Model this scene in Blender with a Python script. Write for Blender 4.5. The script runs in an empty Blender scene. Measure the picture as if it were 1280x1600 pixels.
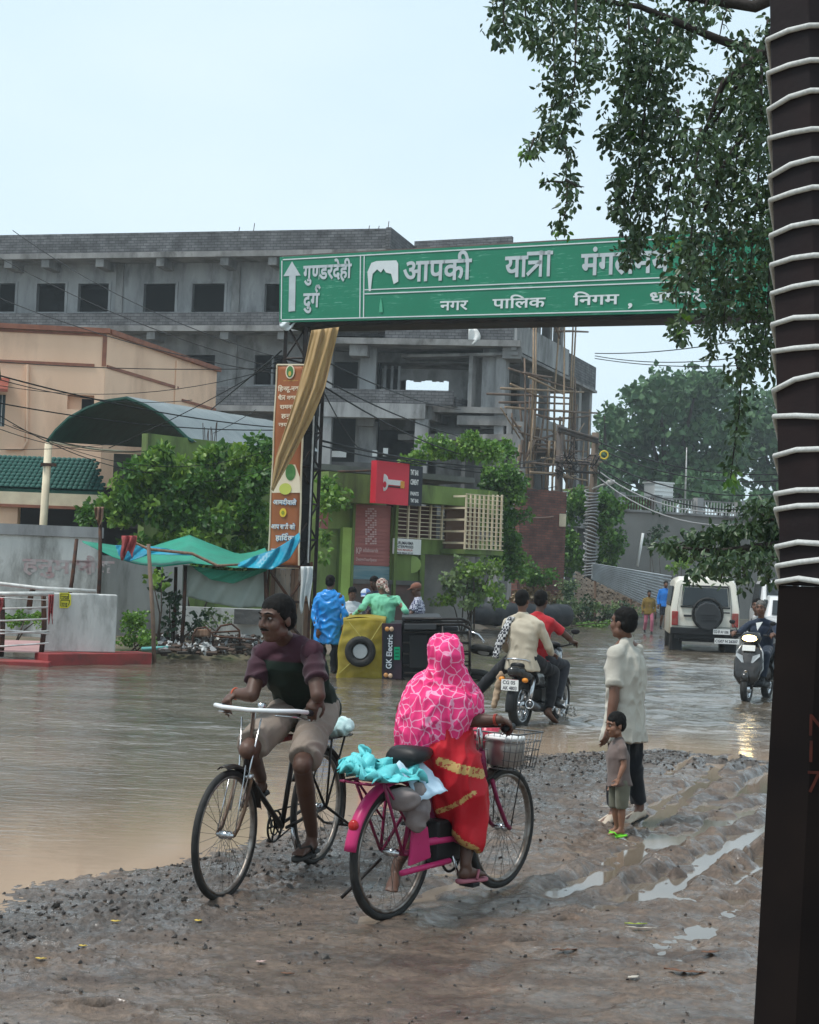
import bpy, bmesh, math, random
import numpy as np
from mathutils import Vector, Matrix, noise, Quaternion
random.seed(7)
R = math.radians
SC = bpy.context.scene
COL = SC.collection

# ---------------------------------------------------------------- camera
F_PX = 2300.0
CAM_H = 1.8
PITCH = R(2.32)
ROLL = R(2.2)
cam_data = bpy.data.cameras.new("camera")
cam_data.sensor_fit = 'HORIZONTAL'
cam_data.sensor_width = 36.0
cam_data.lens = 36.0 * F_PX / 1280.0
cam_data.clip_start = 0.1
cam_data.clip_end = 3000
cam = bpy.data.objects.new("camera", cam_data)
COL.objects.link(cam)
CM = Matrix.Rotation(math.pi / 2 + PITCH, 3, 'X') @ Matrix.Rotation(ROLL, 3, 'Z')
cam.matrix_world = Matrix.Translation((0, 0, CAM_H)) @ CM.to_4x4()
SC.camera = cam

# ---------------------------------------------------------------- sky, sun, exposure
SUN_EL, SUN_AZ = R(62), R(250)
world = bpy.data.worlds.new("World")
SC.world = world
world.use_nodes = True
wn = world.node_tree
wn.nodes.clear()
w_out = wn.nodes.new('ShaderNodeOutputWorld')
w_bg = wn.nodes.new('ShaderNodeBackground')
w_sky = wn.nodes.new('ShaderNodeTexSky')
w_sky.sky_type = 'NISHITA'
w_sky.sun_disc = False
w_sky.sun_elevation = SUN_EL
w_sky.sun_rotation = SUN_AZ
w_tc = wn.nodes.new('ShaderNodeTexCoord')
w_map = wn.nodes.new('ShaderNodeMapping')
w_map.inputs['Scale'].default_value = (1, 1, 2.6)
w_no = wn.nodes.new('ShaderNodeTexNoise')
w_no.inputs['Scale'].default_value = 1.6
w_no.inputs['Detail'].default_value = 4
w_ramp = wn.nodes.new('ShaderNodeValToRGB')
w_ramp.color_ramp.elements[0].position = .3
w_ramp.color_ramp.elements[0].color = (3.5, 4.65, 5.3, 1)
w_ramp.color_ramp.elements[1].position = .7
w_ramp.color_ramp.elements[1].color = (4.4, 5.25, 5.75, 1)
w_mix = wn.nodes.new('ShaderNodeMix')
w_mix.data_type = 'RGBA'
w_mix.inputs[0].default_value = .9
L = wn.links.new
L(w_tc.outputs['Generated'], w_map.inputs[0])
L(w_map.outputs[0], w_no.inputs['Vector'])
L(w_no.outputs['Fac'], w_ramp.inputs[0])
L(w_sky.outputs[0], w_mix.inputs[6])
L(w_ramp.outputs[0], w_mix.inputs[7])
L(w_mix.outputs[2], w_bg.inputs[0])
w_bg.inputs[1].default_value = .1
L(w_bg.outputs[0], w_out.inputs[0])
sun_data = bpy.data.lights.new("sun", 'SUN')
sun_data.energy = 1.5
sun_data.angle = R(14)
sun_data.color = (1, .97, .92)
sun = bpy.data.objects.new("sun", sun_data)
COL.objects.link(sun)
_sd = Vector((math.sin(SUN_AZ) * math.cos(SUN_EL), math.cos(SUN_AZ) * math.cos(SUN_EL), math.sin(SUN_EL)))
sun.rotation_euler = _sd.to_track_quat('Z', 'Y').to_euler()
SC.view_settings.view_transform = 'Standard'
SC.view_settings.look = 'None'
SC.view_settings.gamma = 1
SC.view_settings.use_curve_mapping = False
SC.view_settings.exposure = 0.95
SC.cycles.max_bounces = 6
SC.cycles.transparent_max_bounces = 8
SC.cycles.caustics_reflective = False
SC.cycles.caustics_refractive = False
SC.cycles.use_denoising = True

# ---------------------------------------------------------------- pixel <-> place
def ray(px, py):
    return CM @ Vector(((px - 640) / F_PX, (800 - py) / F_PX, -1))
def P(px, py, Y):
    d = ray(px, py)
    t = Y / d.y
    return Vector((d.x * t, Y, CAM_H + d.z * t))
def G(px, py, z=0.0):
    d = ray(px, py)
    t = (z - CAM_H) / d.z
    return Vector((d.x * t, d.y * t, z))
def V(*a):
    return Vector(a)

# ---------------------------------------------------------------- objects
def empty(name, loc, label=None, cat=None, group=None, rz=0.0):
    o = bpy.data.objects.new(name, None)
    o.empty_display_size = .1
    COL.objects.link(o)
    o.location = loc
    o.rotation_euler = (0, 0, rz)
    tag(o, label, cat, group)
    return o
def tag(o, label=None, cat=None, group=None, kind=None):
    if label: o['label'] = label
    if cat: o['category'] = cat
    if group: o['group'] = group
    if kind: o['kind'] = kind
    return o
def basis(o):
    m = Matrix.Translation(o.location) @ o.rotation_euler.to_matrix().to_4x4() @ Matrix.Diagonal((*o.scale, 1))
    if o.parent:
        m = basis(o.parent) @ o.matrix_parent_inverse @ m
    return m
def link(name, me, parent=None, local=False):
    o = bpy.data.objects.new(name, me)
    COL.objects.link(o)
    if parent is not None:
        o.parent = parent
        if not local:
            o.matrix_parent_inverse = basis(parent).inverted()
    return o
def copy_tree(o, parent=None):
    c = o.copy()
    COL.objects.link(c)
    if parent is not None: c.parent = parent
    for ch in list(o.children): copy_tree(ch, c)
    return c

class MB:
    """collects shapes, then makes ONE mesh object"""
    def __init__(s):
        s.v = []; s.f = []; s.m = []; s.mi = 0
    def add(s, vs, fs):
        b = len(s.v)
        s.v.extend([tuple(v) for v in vs])
        s.f.extend([tuple(i + b for i in f) for f in fs])
        s.m.extend([s.mi] * len(fs))
        return s
    def box(s, c, size, M=None):
        x, y, z = size[0] / 2, size[1] / 2, size[2] / 2
        vs = [Vector((i * x, j * y, k * z)) for i in (-1, 1) for j in (-1, 1) for k in (-1, 1)]
        if M is not None: vs = [M @ v for v in vs]
        c = Vector(c)
        return s.add([v + c for v in vs], [(0, 1, 3, 2), (4, 6, 7, 5), (0, 4, 5, 1), (2, 3, 7, 6), (0, 2, 6, 4), (1, 5, 7, 3)])
    def hexa(s, a, b):
        """a: 4 bottom corners, b: 4 top corners"""
        return s.add(list(a) + list(b), [(3, 2, 1, 0), (4, 5, 6, 7), (0, 1, 5, 4), (1, 2, 6, 5), (2, 3, 7, 6), (3, 0, 4, 7)])
    def wallbox(s, A, B, z0, z1, t, off=0.0):
        """vertical slab from A to B (xy), from z0 to z1 (may be pairs), thickness t behind the line (to the left-hand normal)"""
        A = Vector((A[0], A[1], 0)); B = Vector((B[0], B[1], 0))
        d = (B - A).normalized(); n = Vector((-d.y, d.x, 0))
        z0 = z0 if isinstance(z0, tuple) else (z0, z0); z1 = z1 if isinstance(z1, tuple) else (z1, z1)
        p = [A + n * off, B + n * off, B + n * (off + t), A + n * (off + t)]
        zz0 = [z0[0], z0[1], z0[1], z0[0]]; zz1 = [z1[0], z1[1], z1[1], z1[0]]
        return s.hexa([q + Vector((0, 0, z)) for q, z in zip(p, zz0)], [q + Vector((0, 0, z)) for q, z in zip(p, zz1)])
    def cyl(s, p0, p1, r0, r1=None, n=10, cap=True):
        return s.tube([p0, p1], [r0, r0 if r1 is None else r1], n, cap)
    def tube(s, pts, r, n=8, cap=True, closed=False, squash=None):
        pts = [Vector(p) for p in pts]
        k = len(pts)
        rs = list(r) if isinstance(r, (list, tuple)) else [r] * k
        t0 = (pts[1] - pts[0]).normalized()
        u = t0.orthogonal().normalized() if squash is None else (squash[0] - t0 * squash[0].dot(t0)).normalized()
        vs = []
        for i, p in enumerate(pts):
            if closed: t = pts[(i + 1) % k] - pts[i - 1]
            else: t = pts[min(i + 1, k - 1)] - pts[max(i - 1, 0)]
            t = t.normalized() if t.length > 1e-9 else t0
            u = (u - t * u.dot(t))
            u = u.normalized() if u.length > 1e-6 else t.orthogonal().normalized()
            w = t.cross(u)
            sq = 1 if squash is None else squash[1]
            for j in range(n):
                a = 2 * math.pi * j / n
                vs.append(p + (u * math.cos(a) + w * math.sin(a) * sq) * rs[i])
        fs = []
        for i in range(k if closed else k - 1):
            for j in range(n):
                a = i * n + j; b = i * n + (j + 1) % n; i2 = (i + 1) % k
                fs.append((a, b, i2 * n + (j + 1) % n, i2 * n + j))
        if cap and not closed:
            fs.append(tuple(reversed(range(n)))); fs.append(tuple(range((k - 1) * n, k * n)))
        return s.add(vs, fs)
    def ell(s, c, rad, M=None, nu=14, nv=9):
        vs = [Vector((0, 0, 1))]; c = Vector(c)
        for i in range(1, nv):
            a = math.pi * i / nv
            for j in range(nu):
                b = 2 * math.pi * j / nu
                vs.append(Vector((math.sin(a) * math.cos(b), math.sin(a) * math.sin(b), math.cos(a))))
        vs.append(Vector((0, 0, -1)))
        fs = []
        for j in range(nu): fs.append((0, 1 + j, 1 + (j + 1) % nu))
        for i in range(nv - 2):
            for j in range(nu):
                a = 1 + i * nu + j; b = 1 + i * nu + (j + 1) % nu
                fs.append((a, a + nu, b + nu, b))
        e = len(vs) - 1; q = 1 + (nv - 2) * nu
        for j in range(nu): fs.append((e, q + (j + 1) % nu, q + j))
        rad = rad if hasattr(rad, '__len__') else (rad,) * 3
        out = []
        for v in vs:
            v = Vector((v.x * rad[0], v.y * rad[1], v.z * rad[2]))
            if M is not None: v = M @ v
            out.append(v + c)
        return s.add(out, fs)
    def caps(s, p0, p1, r0, r1=None, n=12):
        """tapered capsule"""
        p0 = Vector(p0); p1 = Vector(p1); r1 = r0 if r1 is None else r1
        d = p1 - p0
        t = d.normalized() if d.length > 1e-6 else Vector((0, 0, 1))
        pts = []; rs = []
        for i in range(4):
            a = R(8 + 82 * i / 3); pts.append(p0 - t * r0 * math.cos(a)); rs.append(r0 * math.sin(a))
        for i in range(4):
            a = R(90 - 82 * i / 3); pts.append(p1 + t * r1 * math.cos(a)); rs.append(r1 * math.sin(a))
        return s.tube(pts, rs, n)
    def loft(s, rings, n=20, power=2.0):
        """rings: (centre, half-axis vector a, half-axis vector b); closed at both ends"""
        vs = []
        for c, a, b in rings:
            c = Vector(c)
            for j in range(n):
                t = 2 * math.pi * j / n
                ca, sa = math.cos(t), math.sin(t)
                e = 2.0 / power
                vs.append(c + Vector(a) * (abs(ca) ** e * (1 if ca >= 0 else -1)) + Vector(b) * (abs(sa) ** e * (1 if sa >= 0 else -1)))
        fs = []
        k = len(rings)
        for i in range(k - 1):
            for j in range(n):
                fs.append((i * n + j, i * n + (j + 1) % n, (i + 1) * n + (j + 1) % n, (i + 1) * n + j))
        fs.append(tuple(reversed(range(n)))); fs.append(tuple(range((k - 1) * n, k * n)))
        return s.add(vs, fs)
    def torus(s, c, axis, R0, r, n=40, m=8, squash=1.0):
        c = Vector(c); ax = Vector(axis).normalized(); u = ax.orthogonal().normalized(); w = ax.cross(u)
        vs = []; fs = []
        for i in range(n):
            a = 2 * math.pi * i / n; d = u * math.cos(a) + w * math.sin(a)
            for j in range(m):
                b = 2 * math.pi * j / m
                vs.append(c + d * (R0 + r * math.cos(b)) + ax * (r * squash * math.sin(b)))
        for i in range(n):
            for j in range(m):
                fs.append((i * m + j, ((i + 1) % n) * m + j, ((i + 1) % n) * m + (j + 1) % m, i * m + (j + 1) % m))
        return s.add(vs, fs)
    def prism(s, poly, d):
        """poly: list of points (3D, planar), extruded by vector d"""
        n = len(poly); d = Vector(d); p = [Vector(q) for q in poly]
        vs = p + [q + d for q in p]
        fs = [tuple(reversed(range(n))), tuple(range(n, 2 * n))] + [(i, (i + 1) % n, n + (i + 1) % n, n + i) for i in range(n)]
        return s.add(vs, fs)
    def grid(s, fn, nu, nv):
        vs = [fn(i / nu, j / nv) for i in range(nu + 1) for j in range(nv + 1)]
        fs = []
        for i in range(nu):
            for j in range(nv):
                a = i * (nv + 1) + j
                fs.append((a, a + nv + 1, a + nv + 2, a + 1))
        return s.add(vs, fs)
    def mesh(s, name, mats, smooth=False):
        me = bpy.data.meshes.new(name)
        me.from_pydata(s.v, [], s.f)
        for m in (mats if isinstance(mats, (list, tuple)) else [mats]): me.materials.append(m)
        if len(set(s.m)) > 1: me.polygons.foreach_set('material_index', s.m)
        if smooth: me.polygons.foreach_set('use_smooth', [True] * len(s.f))
        me.update()
        return me
    def build(s, name, mats, parent=None, smooth=False, local=False, bevel=0.0, fixn=False, solid=0.0, sub=0):
        me = s.mesh(name, mats, smooth)
        if fixn:
            bm = bmesh.new(); bm.from_mesh(me); bmesh.ops.recalc_face_normals(bm, faces=bm.faces); bm.to_mesh(me); bm.free()
        o = link(name, me, parent, local)
        if sub:
            md = o.modifiers.new('sub', 'SUBSURF'); md.levels = md.render_levels = sub
        if solid:
            md = o.modifiers.new('solid', 'SOLIDIFY'); md.thickness = solid; md.offset = 0
        if bevel:
            md = o.modifiers.new('bev', 'BEVEL'); md.width = bevel; md.segments = 2; md.limit_method = 'ANGLE'
        return o

def fbm(v, o=4):
    return noise.fractal(v, 1.0, 2.0, o)
def remesh(mb, name, mats, parent, vox=.01, it=3, wr=0.0, wscale=9.0, wstretch=(1, 1, 1), local=False, hem=0.0, fac=.5):
    """unite the collected closed shapes into ONE continuous skin"""
    me = mb.mesh(name + '_raw', mats)
    bm = bmesh.new(); bm.from_mesh(me); bmesh.ops.recalc_face_normals(bm, faces=bm.faces); bm.to_mesh(me); bm.free()
    t = bpy.data.objects.new('raw', me); COL.objects.link(t)
    a = t.modifiers.new('r', 'REMESH'); a.mode = 'VOXEL'; a.voxel_size = vox; a.use_smooth_shade = True
    if it:
        b = t.modifiers.new('s', 'SMOOTH'); b.iterations = it; b.factor = fac
    dg = bpy.context.evaluated_depsgraph_get()
    me2 = bpy.data.meshes.new_from_object(t.evaluated_get(dg))
    bpy.data.objects.remove(t)
    me2.name = name
    if wr:
        n = len(me2.vertices)
        co = np.empty(n * 3, np.float32); me2.vertices.foreach_get('co', co)
        nr = np.empty(n * 3, np.float32); me2.vertices.foreach_get('normal', nr)
        co = co.reshape(-1, 3); nr = nr.reshape(-1, 3)
        sx, sy, sz = wstretch
        d = np.empty(n, np.float32)
        for i in range(n):
            x, y, z = co[i]
            q = Vector((x * sx * wscale, y * sy * wscale, z * sz * wscale))
            k = noise.noise(q + Vector((noise.noise(q * .5) * 1.6, noise.noise(q * .5 + Vector((7, 3, 1))) * 1.6, 0)))
            d[i] = (1 - abs(k) * 3.2) * .8 + noise.noise(q * .45 + Vector((3, 9, 4))) * .9
        co += nr * (d * wr)[:, None]
        me2.vertices.foreach_set('co', co.ravel()); me2.update()
    if not me2.materials:
        for m in (mats if isinstance(mats, (list, tuple)) else [mats]): me2.materials.append(m)
    o = link(name, me2, parent, local)
    return o

# ---------------------------------------------------------------- materials
MATS = {}
def nt(name):
    m = bpy.data.materials.new(name); m.use_nodes = True
    return m, m.node_tree, m.node_tree.nodes['Principled BSDF']
def mat(name, col, rough=.6, col2=None, scale=6.0, detail=5, bump=0.0, bscale=None, metal=0.0, spec=.25, lo=.35, hi=.65,
        stretch=(1, 1, 1), coat=0.0, trans=0.0, emit=0.0, emcol=None, coord='Object', col3=None, scale3=1.2, wet=0.0, sheen=0.0, alpha=1.0, alphas=None):
    """procedural material: two colours mixed by noise, a third by larger noise, bump by fine noise"""
    if name in MATS: return MATS[name]
    m, t, b = nt(name)
    MATS[name] = m
    N = t.nodes; Lk = t.links.new
    b.inputs['Base Color'].default_value = (*col, 1)
    b.inputs['Roughness'].default_value = rough
    b.inputs['Metallic'].default_value = metal
    b.inputs['Specular IOR Level'].default_value = spec
    b.inputs['Coat Weight'].default_value = coat
    b.inputs['Coat Roughness'].default_value = .08
    b.inputs['Transmission Weight'].default_value = trans
    b.inputs['Sheen Weight'].default_value = sheen
    b.inputs['Alpha'].default_value = alpha
    if emit:
        b.inputs['Emission Color'].default_value = (*(emcol or col), 1); b.inputs['Emission Strength'].default_value = emit
    if col2 or bump or wet or col3 or alphas:
        tc = N.new('ShaderNodeTexCoord'); mp = N.new('ShaderNodeMapping')
        mp.inputs['Scale'].default_value = stretch
        Lk(tc.outputs[coord], mp.inputs[0])
    last = None
    if col2:
        n1 = N.new('ShaderNodeTexNoise'); n1.inputs['Scale'].default_value = scale; n1.inputs['Detail'].default_value = detail
        Lk(mp.outputs[0], n1.inputs['Vector'])
        rp = N.new('ShaderNodeValToRGB')
        rp.color_ramp.elements[0].position = lo; rp.color_ramp.elements[0].color = (*col, 1)
        rp.color_ramp.elements[1].position = hi; rp.color_ramp.elements[1].color = (*col2, 1)
        Lk(n1.outputs['Fac'], rp.inputs[0]); last = rp.outputs[0]
    if col3:
        n3 = N.new('ShaderNodeTexNoise'); n3.inputs['Scale'].default_value = scale3; n3.inputs['Detail'].default_value = 6
        n3.inputs['Roughness'].default_value = .65
        Lk(mp.outputs[0], n3.inputs['Vector'])
        r3 = N.new('ShaderNodeMapRange'); r3.inputs['From Min'].default_value = .48; r3.inputs['From Max'].default_value = .68
        Lk(n3.outputs['Fac'], r3.inputs['Value'])
        mx = N.new('ShaderNodeMix'); mx.data_type = 'RGBA'
        Lk(r3.outputs[0], mx.inputs[0])
        if last: Lk(last, mx.inputs[6])
        else: mx.inputs[6].default_value = (*col, 1)
        mx.inputs[7].default_value = (*col3, 1); last = mx.outputs[2]
    if last: Lk(last, b.inputs['Base Color'])
    if wet:
        n4 = N.new('ShaderNodeTexNoise'); n4.inputs['Scale'].default_value = scale * .4; Lk(mp.outputs[0], n4.inputs['Vector'])
        r4 = N.new('ShaderNodeMapRange'); r4.inputs['From Min'].default_value = .4; r4.inputs['From Max'].default_value = .6
        r4.inputs['To Min'].default_value = rough; r4.inputs['To Max'].default_value = wet
        Lk(n4.outputs['Fac'], r4.inputs['Value']); Lk(r4.outputs[0], b.inputs['Roughness'])
    if alphas:
        n5 = N.new('ShaderNodeTexNoise'); n5.inputs['Scale'].default_value = alphas; Lk(mp.outputs[0], n5.inputs['Vector'])
        r5 = N.new('ShaderNodeMapRange'); r5.inputs['From Min'].default_value = .42; r5.inputs['From Max'].default_value = .46
        Lk(n5.outputs['Fac'], r5.inputs['Value']); Lk(r5.outputs[0], b.inputs['Alpha'])
    if bump:
        n2 = N.new('ShaderNodeTexNoise'); n2.inputs['Scale'].default_value = bscale or scale * 3; n2.inputs['Detail'].default_value = 6
        Lk(mp.outputs[0], n2.inputs['Vector'])
        bp = N.new('ShaderNodeBump'); bp.inputs['Strength'].default_value = 1; bp.inputs['Distance'].default_value = bump
        Lk(n2.outputs['Fac'], bp.inputs['Height']); Lk(bp.outputs[0], b.inputs['Normal'])
    return m
def brickmat(name, c1, c2, mortar, bw=.24, bh=.085, axis='xz', bump=.012, ang=0.0):
    m, t, b = nt(name); N = t.nodes; Lk = t.links.new
    MATS[name] = m
    tc = N.new('ShaderNodeTexCoord'); mp = N.new('ShaderNodeMapping'); mp.vector_type = 'POINT'
    mp.inputs['Rotation'].default_value = (R(90), 0, 0)
    rz = N.new('ShaderNodeMapping'); rz.inputs['Rotation'].default_value = (0, 0, -ang)
    Lk(tc.outputs['Object'], rz.inputs[0]); 
    sx = N.new('ShaderNodeSeparateXYZ'); cx = N.new('ShaderNodeCombineXYZ')
    Lk(rz.outputs[0], sx.inputs[0]); Lk(sx.outputs[0], cx.inputs[0]); Lk(sx.outputs[2], cx.inputs[1])
    br = N.new('ShaderNodeTexBrick')
    br.inputs['Scale'].default_value = 1
    br.inputs['Brick Width'].default_value = bw; br.inputs['Row Height'].default_value = bh
    br.inputs['Mortar Size'].default_value = .014; br.inputs['Mortar Smooth'].default_value = .3
    br.inputs['Color1'].default_value = (*c1, 1); br.inputs['Color2'].default_value = (*c2, 1); br.inputs['Mortar'].default_value = (*mortar, 1)
    Lk(cx.outputs[0], br.inputs['Vector'])
    n = N.new('ShaderNodeTexNoise'); n.inputs['Scale'].default_value = 1.7; n.inputs['Detail'].default_value = 8
    Lk(tc.outputs['Object'], n.inputs['Vector'])
    r = N.new('ShaderNodeMapRange'); r.inputs['From Min'].default_value = .3; r.inputs['From Max'].default_value = .7
    r.inputs['To Min'].default_value = .55; r.inputs['To Max'].default_value = 1.35
    Lk(n.outputs['Fac'], r.inputs['Value'])
    mx = N.new('ShaderNodeMix'); mx.data_type = 'RGBA'; mx.blend_type = 'MULTIPLY'; mx.inputs[0].default_value = 1
    Lk(br.outputs['Color'], mx.inputs[6]); Lk(r.outputs[0], mx.inputs[7]); Lk(mx.outputs[2], b.inputs['Base Color'])
    b.inputs['Roughness'].default_value = .85
    bp = N.new('ShaderNodeBump'); bp.inputs['Distance'].default_value = bump; bp.invert = True
    Lk(br.outputs['Fac'], bp.inputs['Height']); Lk(bp.outputs[0], b.inputs['Normal'])
    return m
def leafmat(name, c1, c2, rough=.45, trans=.25):
    """leaf colour varies from leaf to leaf"""
    m, t, b = nt(name); N = t.nodes; Lk = t.links.new
    MATS[name] = m
    g = N.new('ShaderNodeNewGeometry'); rp = N.new('ShaderNodeValToRGB')
    rp.color_ramp.elements[0].color = (*c1, 1); rp.color_ramp.elements[1].color = (*c2, 1)
    Lk(g.outputs['Random Per Island'], rp.inputs[0]); Lk(rp.outputs[0], b.inputs['Base Color'])
    b.inputs['Roughness'].default_value = rough
    tr = N.new('ShaderNodeBsdfTranslucent'); Lk(rp.outputs[0], tr.inputs[0])
    ms = N.new('ShaderNodeMixShader'); ms.inputs[0].default_value = trans
    Lk(b.outputs[0], ms.inputs[1]); Lk(tr.outputs[0], ms.inputs[2]); Lk(ms.outputs[0], N['Material Output'].inputs[0])
    return m

# ---------------------------------------------------------------- lettering
STROKES = {
    'TRA': (.62, [((0, .7), (.62, .7)), ((.5, .74), (.5, 0)), ((.06, .42), (.5, .42)), ((.47, .42), (.02, .06))]),
    'AA': (.30, [((-.02, .7), (.30, .7)), ((.18, .74), (.18, 0))]),
    'REPH': (0, [((-.18, .72), (-.27, .86)), ((-.27, .86), (-.22, .97)), ((-.22, .97), (-.08, .98)), ((-.08, .98), (0.0, .88))]),
}
_TXT = {}
def glyph_mesh(tx, bold=.018, font_ratio=1.0):
    k = (tx, bold)
    if k in _TXT: return _TXT[k]
    c = bpy.data.curves.new('t', 'FONT'); c.body = tx; c.size = 1; c.offset = bold; c.resolution_u = 3
    o = bpy.data.objects.new('t', c); COL.objects.link(o)
    me = bpy.data.meshes.new_from_object(o.evaluated_get(bpy.context.evaluated_depsgraph_get()))
    bpy.data.objects.remove(o)
    v = [w.co.copy() for w in me.vertices]; f = [tuple(p.vertices) for p in me.polygons]
    bpy.data.meshes.remove(me)
    _TXT[k] = (v, f)
    return v, f
def half_glyph(tx, cut, bold):
    v, f = glyph_mesh(tx, bold)
    x1 = max(p.x for p in v); x0 = min(p.x for p in v)
    lim = x0 + (x1 - x0) * cut
    bm = bmesh.new()
    vs = [bm.verts.new(p) for p in v]
    for q in f:
        try: bm.faces.new([vs[i] for i in q])
        except ValueError: pass
    bmesh.ops.bisect_plane(bm, geom=bm.verts[:] + bm.edges[:] + bm.faces[:], plane_co=(lim, 0, 0), plane_no=(1, 0, 0), clear_outer=True)
    bm.verts.index_update()
    r = ([w.co.copy() for w in bm.verts], [tuple(w.index for w in fc.verts) for fc in bm.faces])
    bm.free()
    return r
def lettering(tokens, origin, right, up, size, width=None, bold=.018, nrm=None, mb=None, lift=0.0):
    """tokens: list of strings / ('half', letter) / 'TRA' / 'REPH'; returns MB with flat letters on a sign"""
    mb = mb or MB()
    if isinstance(tokens, str): tokens = [tokens]
    x = 0.0; acc = []
    for tk in tokens:
        if tk in STROKES:
            adv, st = STROKES[tk]
            h = .036 + bold
            for (a, b) in st:
                a = Vector((a[0] + x, a[1], 0)); b = Vector((b[0] + x, b[1], 0))
                d = (b - a).normalized(); n = Vector((-d.y, d.x, 0)) * h; d = d * h * .6
                acc.append(([a - d - n, b + d - n, b + d + n, a - d + n], [(0, 1, 2, 3)]))
            x += adv
            continue
        if isinstance(tk, tuple): v, f = half_glyph(tk[1], .74, bold)
        else: v, f = glyph_mesh(tk, bold)
        if not v: x += .3; continue
        x0 = min(p.x for p in v); x1 = max(p.x for p in v)
        sp = len(tk) - len(tk.lstrip(' ')) if isinstance(tk, str) else 0
        acc.append(([p + Vector((x - x0 + .25 * sp, 0, 0)) for p in v], f))
        x += x1 - x0 - .02 + .25 * sp
        if isinstance(tk, str): x += .25 * (len(tk) - len(tk.rstrip(' ')))
    sx = size if width is None else width / max(x, 1e-3)
    right = Vector(right).normalized(); up = Vector(up).normalized()
    nrm = nrm or right.cross(up)
    for v, f in acc:
        mb.add([Vector(origin) + right * (p.x * sx) + up * (p.y * size) + nrm * lift for p in v], f)
    return mb
# ---------------------------------------------------------------- numpy noise
_rng = np.random.RandomState(11)
_perm = _rng.permutation(4096)
_vals = _rng.rand(4096).astype(np.float32) * 2 - 1
def vnoise(x, y, seed=0):
    xi = np.floor(x).astype(np.int64); yi = np.floor(y).astype(np.int64)
    fx = x - xi; fy = y - yi
    fx = fx * fx * fx * (fx * (fx * 6 - 15) + 10); fy = fy * fy * fy * (fy * (fy * 6 - 15) + 10)
    def h(a, b): return _vals[_perm[(_perm[(a + seed * 131) & 4095] + b) & 4095]]
    return (h(xi, yi) * (1 - fx) + h(xi + 1, yi) * fx) * (1 - fy) + (h(xi, yi + 1) * (1 - fx) + h(xi + 1, yi + 1) * fx) * fy
def vfbm(x, y, o=4, seed=0, g=.5):
    r = 0; a = 1.0; s = 1.0
    for i in range(o):
        r = r + a * vnoise(x * s + i * 17.3, y * s - i * 9.1, seed + i); a *= g; s *= 2.03
    return r
def sstep(a, b, x):
    t = np.clip((x - a) / (b - a), 0, 1)
    return t * t * (3 - 2 * t)
def npgrid(name, X, Y, Z, mats, parent=None):
    nu, nv = X.shape
    me = bpy.data.meshes.new(name)
    co = np.stack([X, Y, Z], -1).reshape(-1, 3).astype(np.float32)
    idx = np.arange(nu * nv).reshape(nu, nv)
    q = np.stack([idx[:-1, :-1], idx[1:, :-1], idx[1:, 1:], idx[:-1, 1:]], -1).reshape(-1, 4)
    me.vertices.add(len(co)); me.vertices.foreach_set('co', co.ravel())
    me.loops.add(q.size); me.loops.foreach_set('vertex_index', q.ravel().astype(np.int32))
    me.polygons.add(len(q)); me.polygons.foreach_set('loop_start', (np.arange(len(q)) * 4).astype(np.int32))
    me.polygons.foreach_set('loop_total', np.full(len(q), 4, np.int32))
    me.polygons.foreach_set('use_smooth', np.ones(len(q), bool))
    me.update(calc_edges=True)
    for m in (mats if isinstance(mats, (list, tuple)) else [mats]): me.materials.append(m)
    return link(name, me, parent)

# shoreline of the flood, where the mud bank meets the water
SHORE = [(-14, 3.2), (-4.6, 5.4), (-2.95, 6.6), (-2.07, 7.43), (-1.32, 8.9), (-.42, 10.3), (.32, 12.2), (1.12, 14.2), (1.72, 15.1), (2.83, 15.8), (3.75, 14.9), (5.2, 14.6), (8.5, 16.5), (14, 19)]
_sx = np.array([p[0] for p in SHORE]); _sy = np.array([p[1] for p in SHORE])
def shore_d(X, Y):
    """signed distance to the shore, positive on the camera's side"""
    best = np.full(X.shape, 1e9); 
    for (x0, y0), (x1, y1) in zip(SHORE[:-1], SHORE[1:]):
        dx, dy = x1 - x0, y1 - y0
        t = np.clip(((X - x0) * dx + (Y - y0) * dy) / (dx * dx + dy * dy), 0, 1)
        best = np.minimum(best, np.hypot(X - x0 - t * dx, Y - y0 - t * dy))
    return best * np.where(Y < np.interp(X, _sx, _sy), 1, -1)
def seg(X, Y, a, b):
    dx, dy = b[0] - a[0], b[1] - a[1]
    t = np.clip(((X - a[0]) * dx + (Y - a[1]) * dy) / (dx * dx + dy * dy + 1e-9), 0, 1)
    return np.hypot(X - a[0] - t * dx, Y - a[1] - t * dy)
MUD_Z = .02
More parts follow.
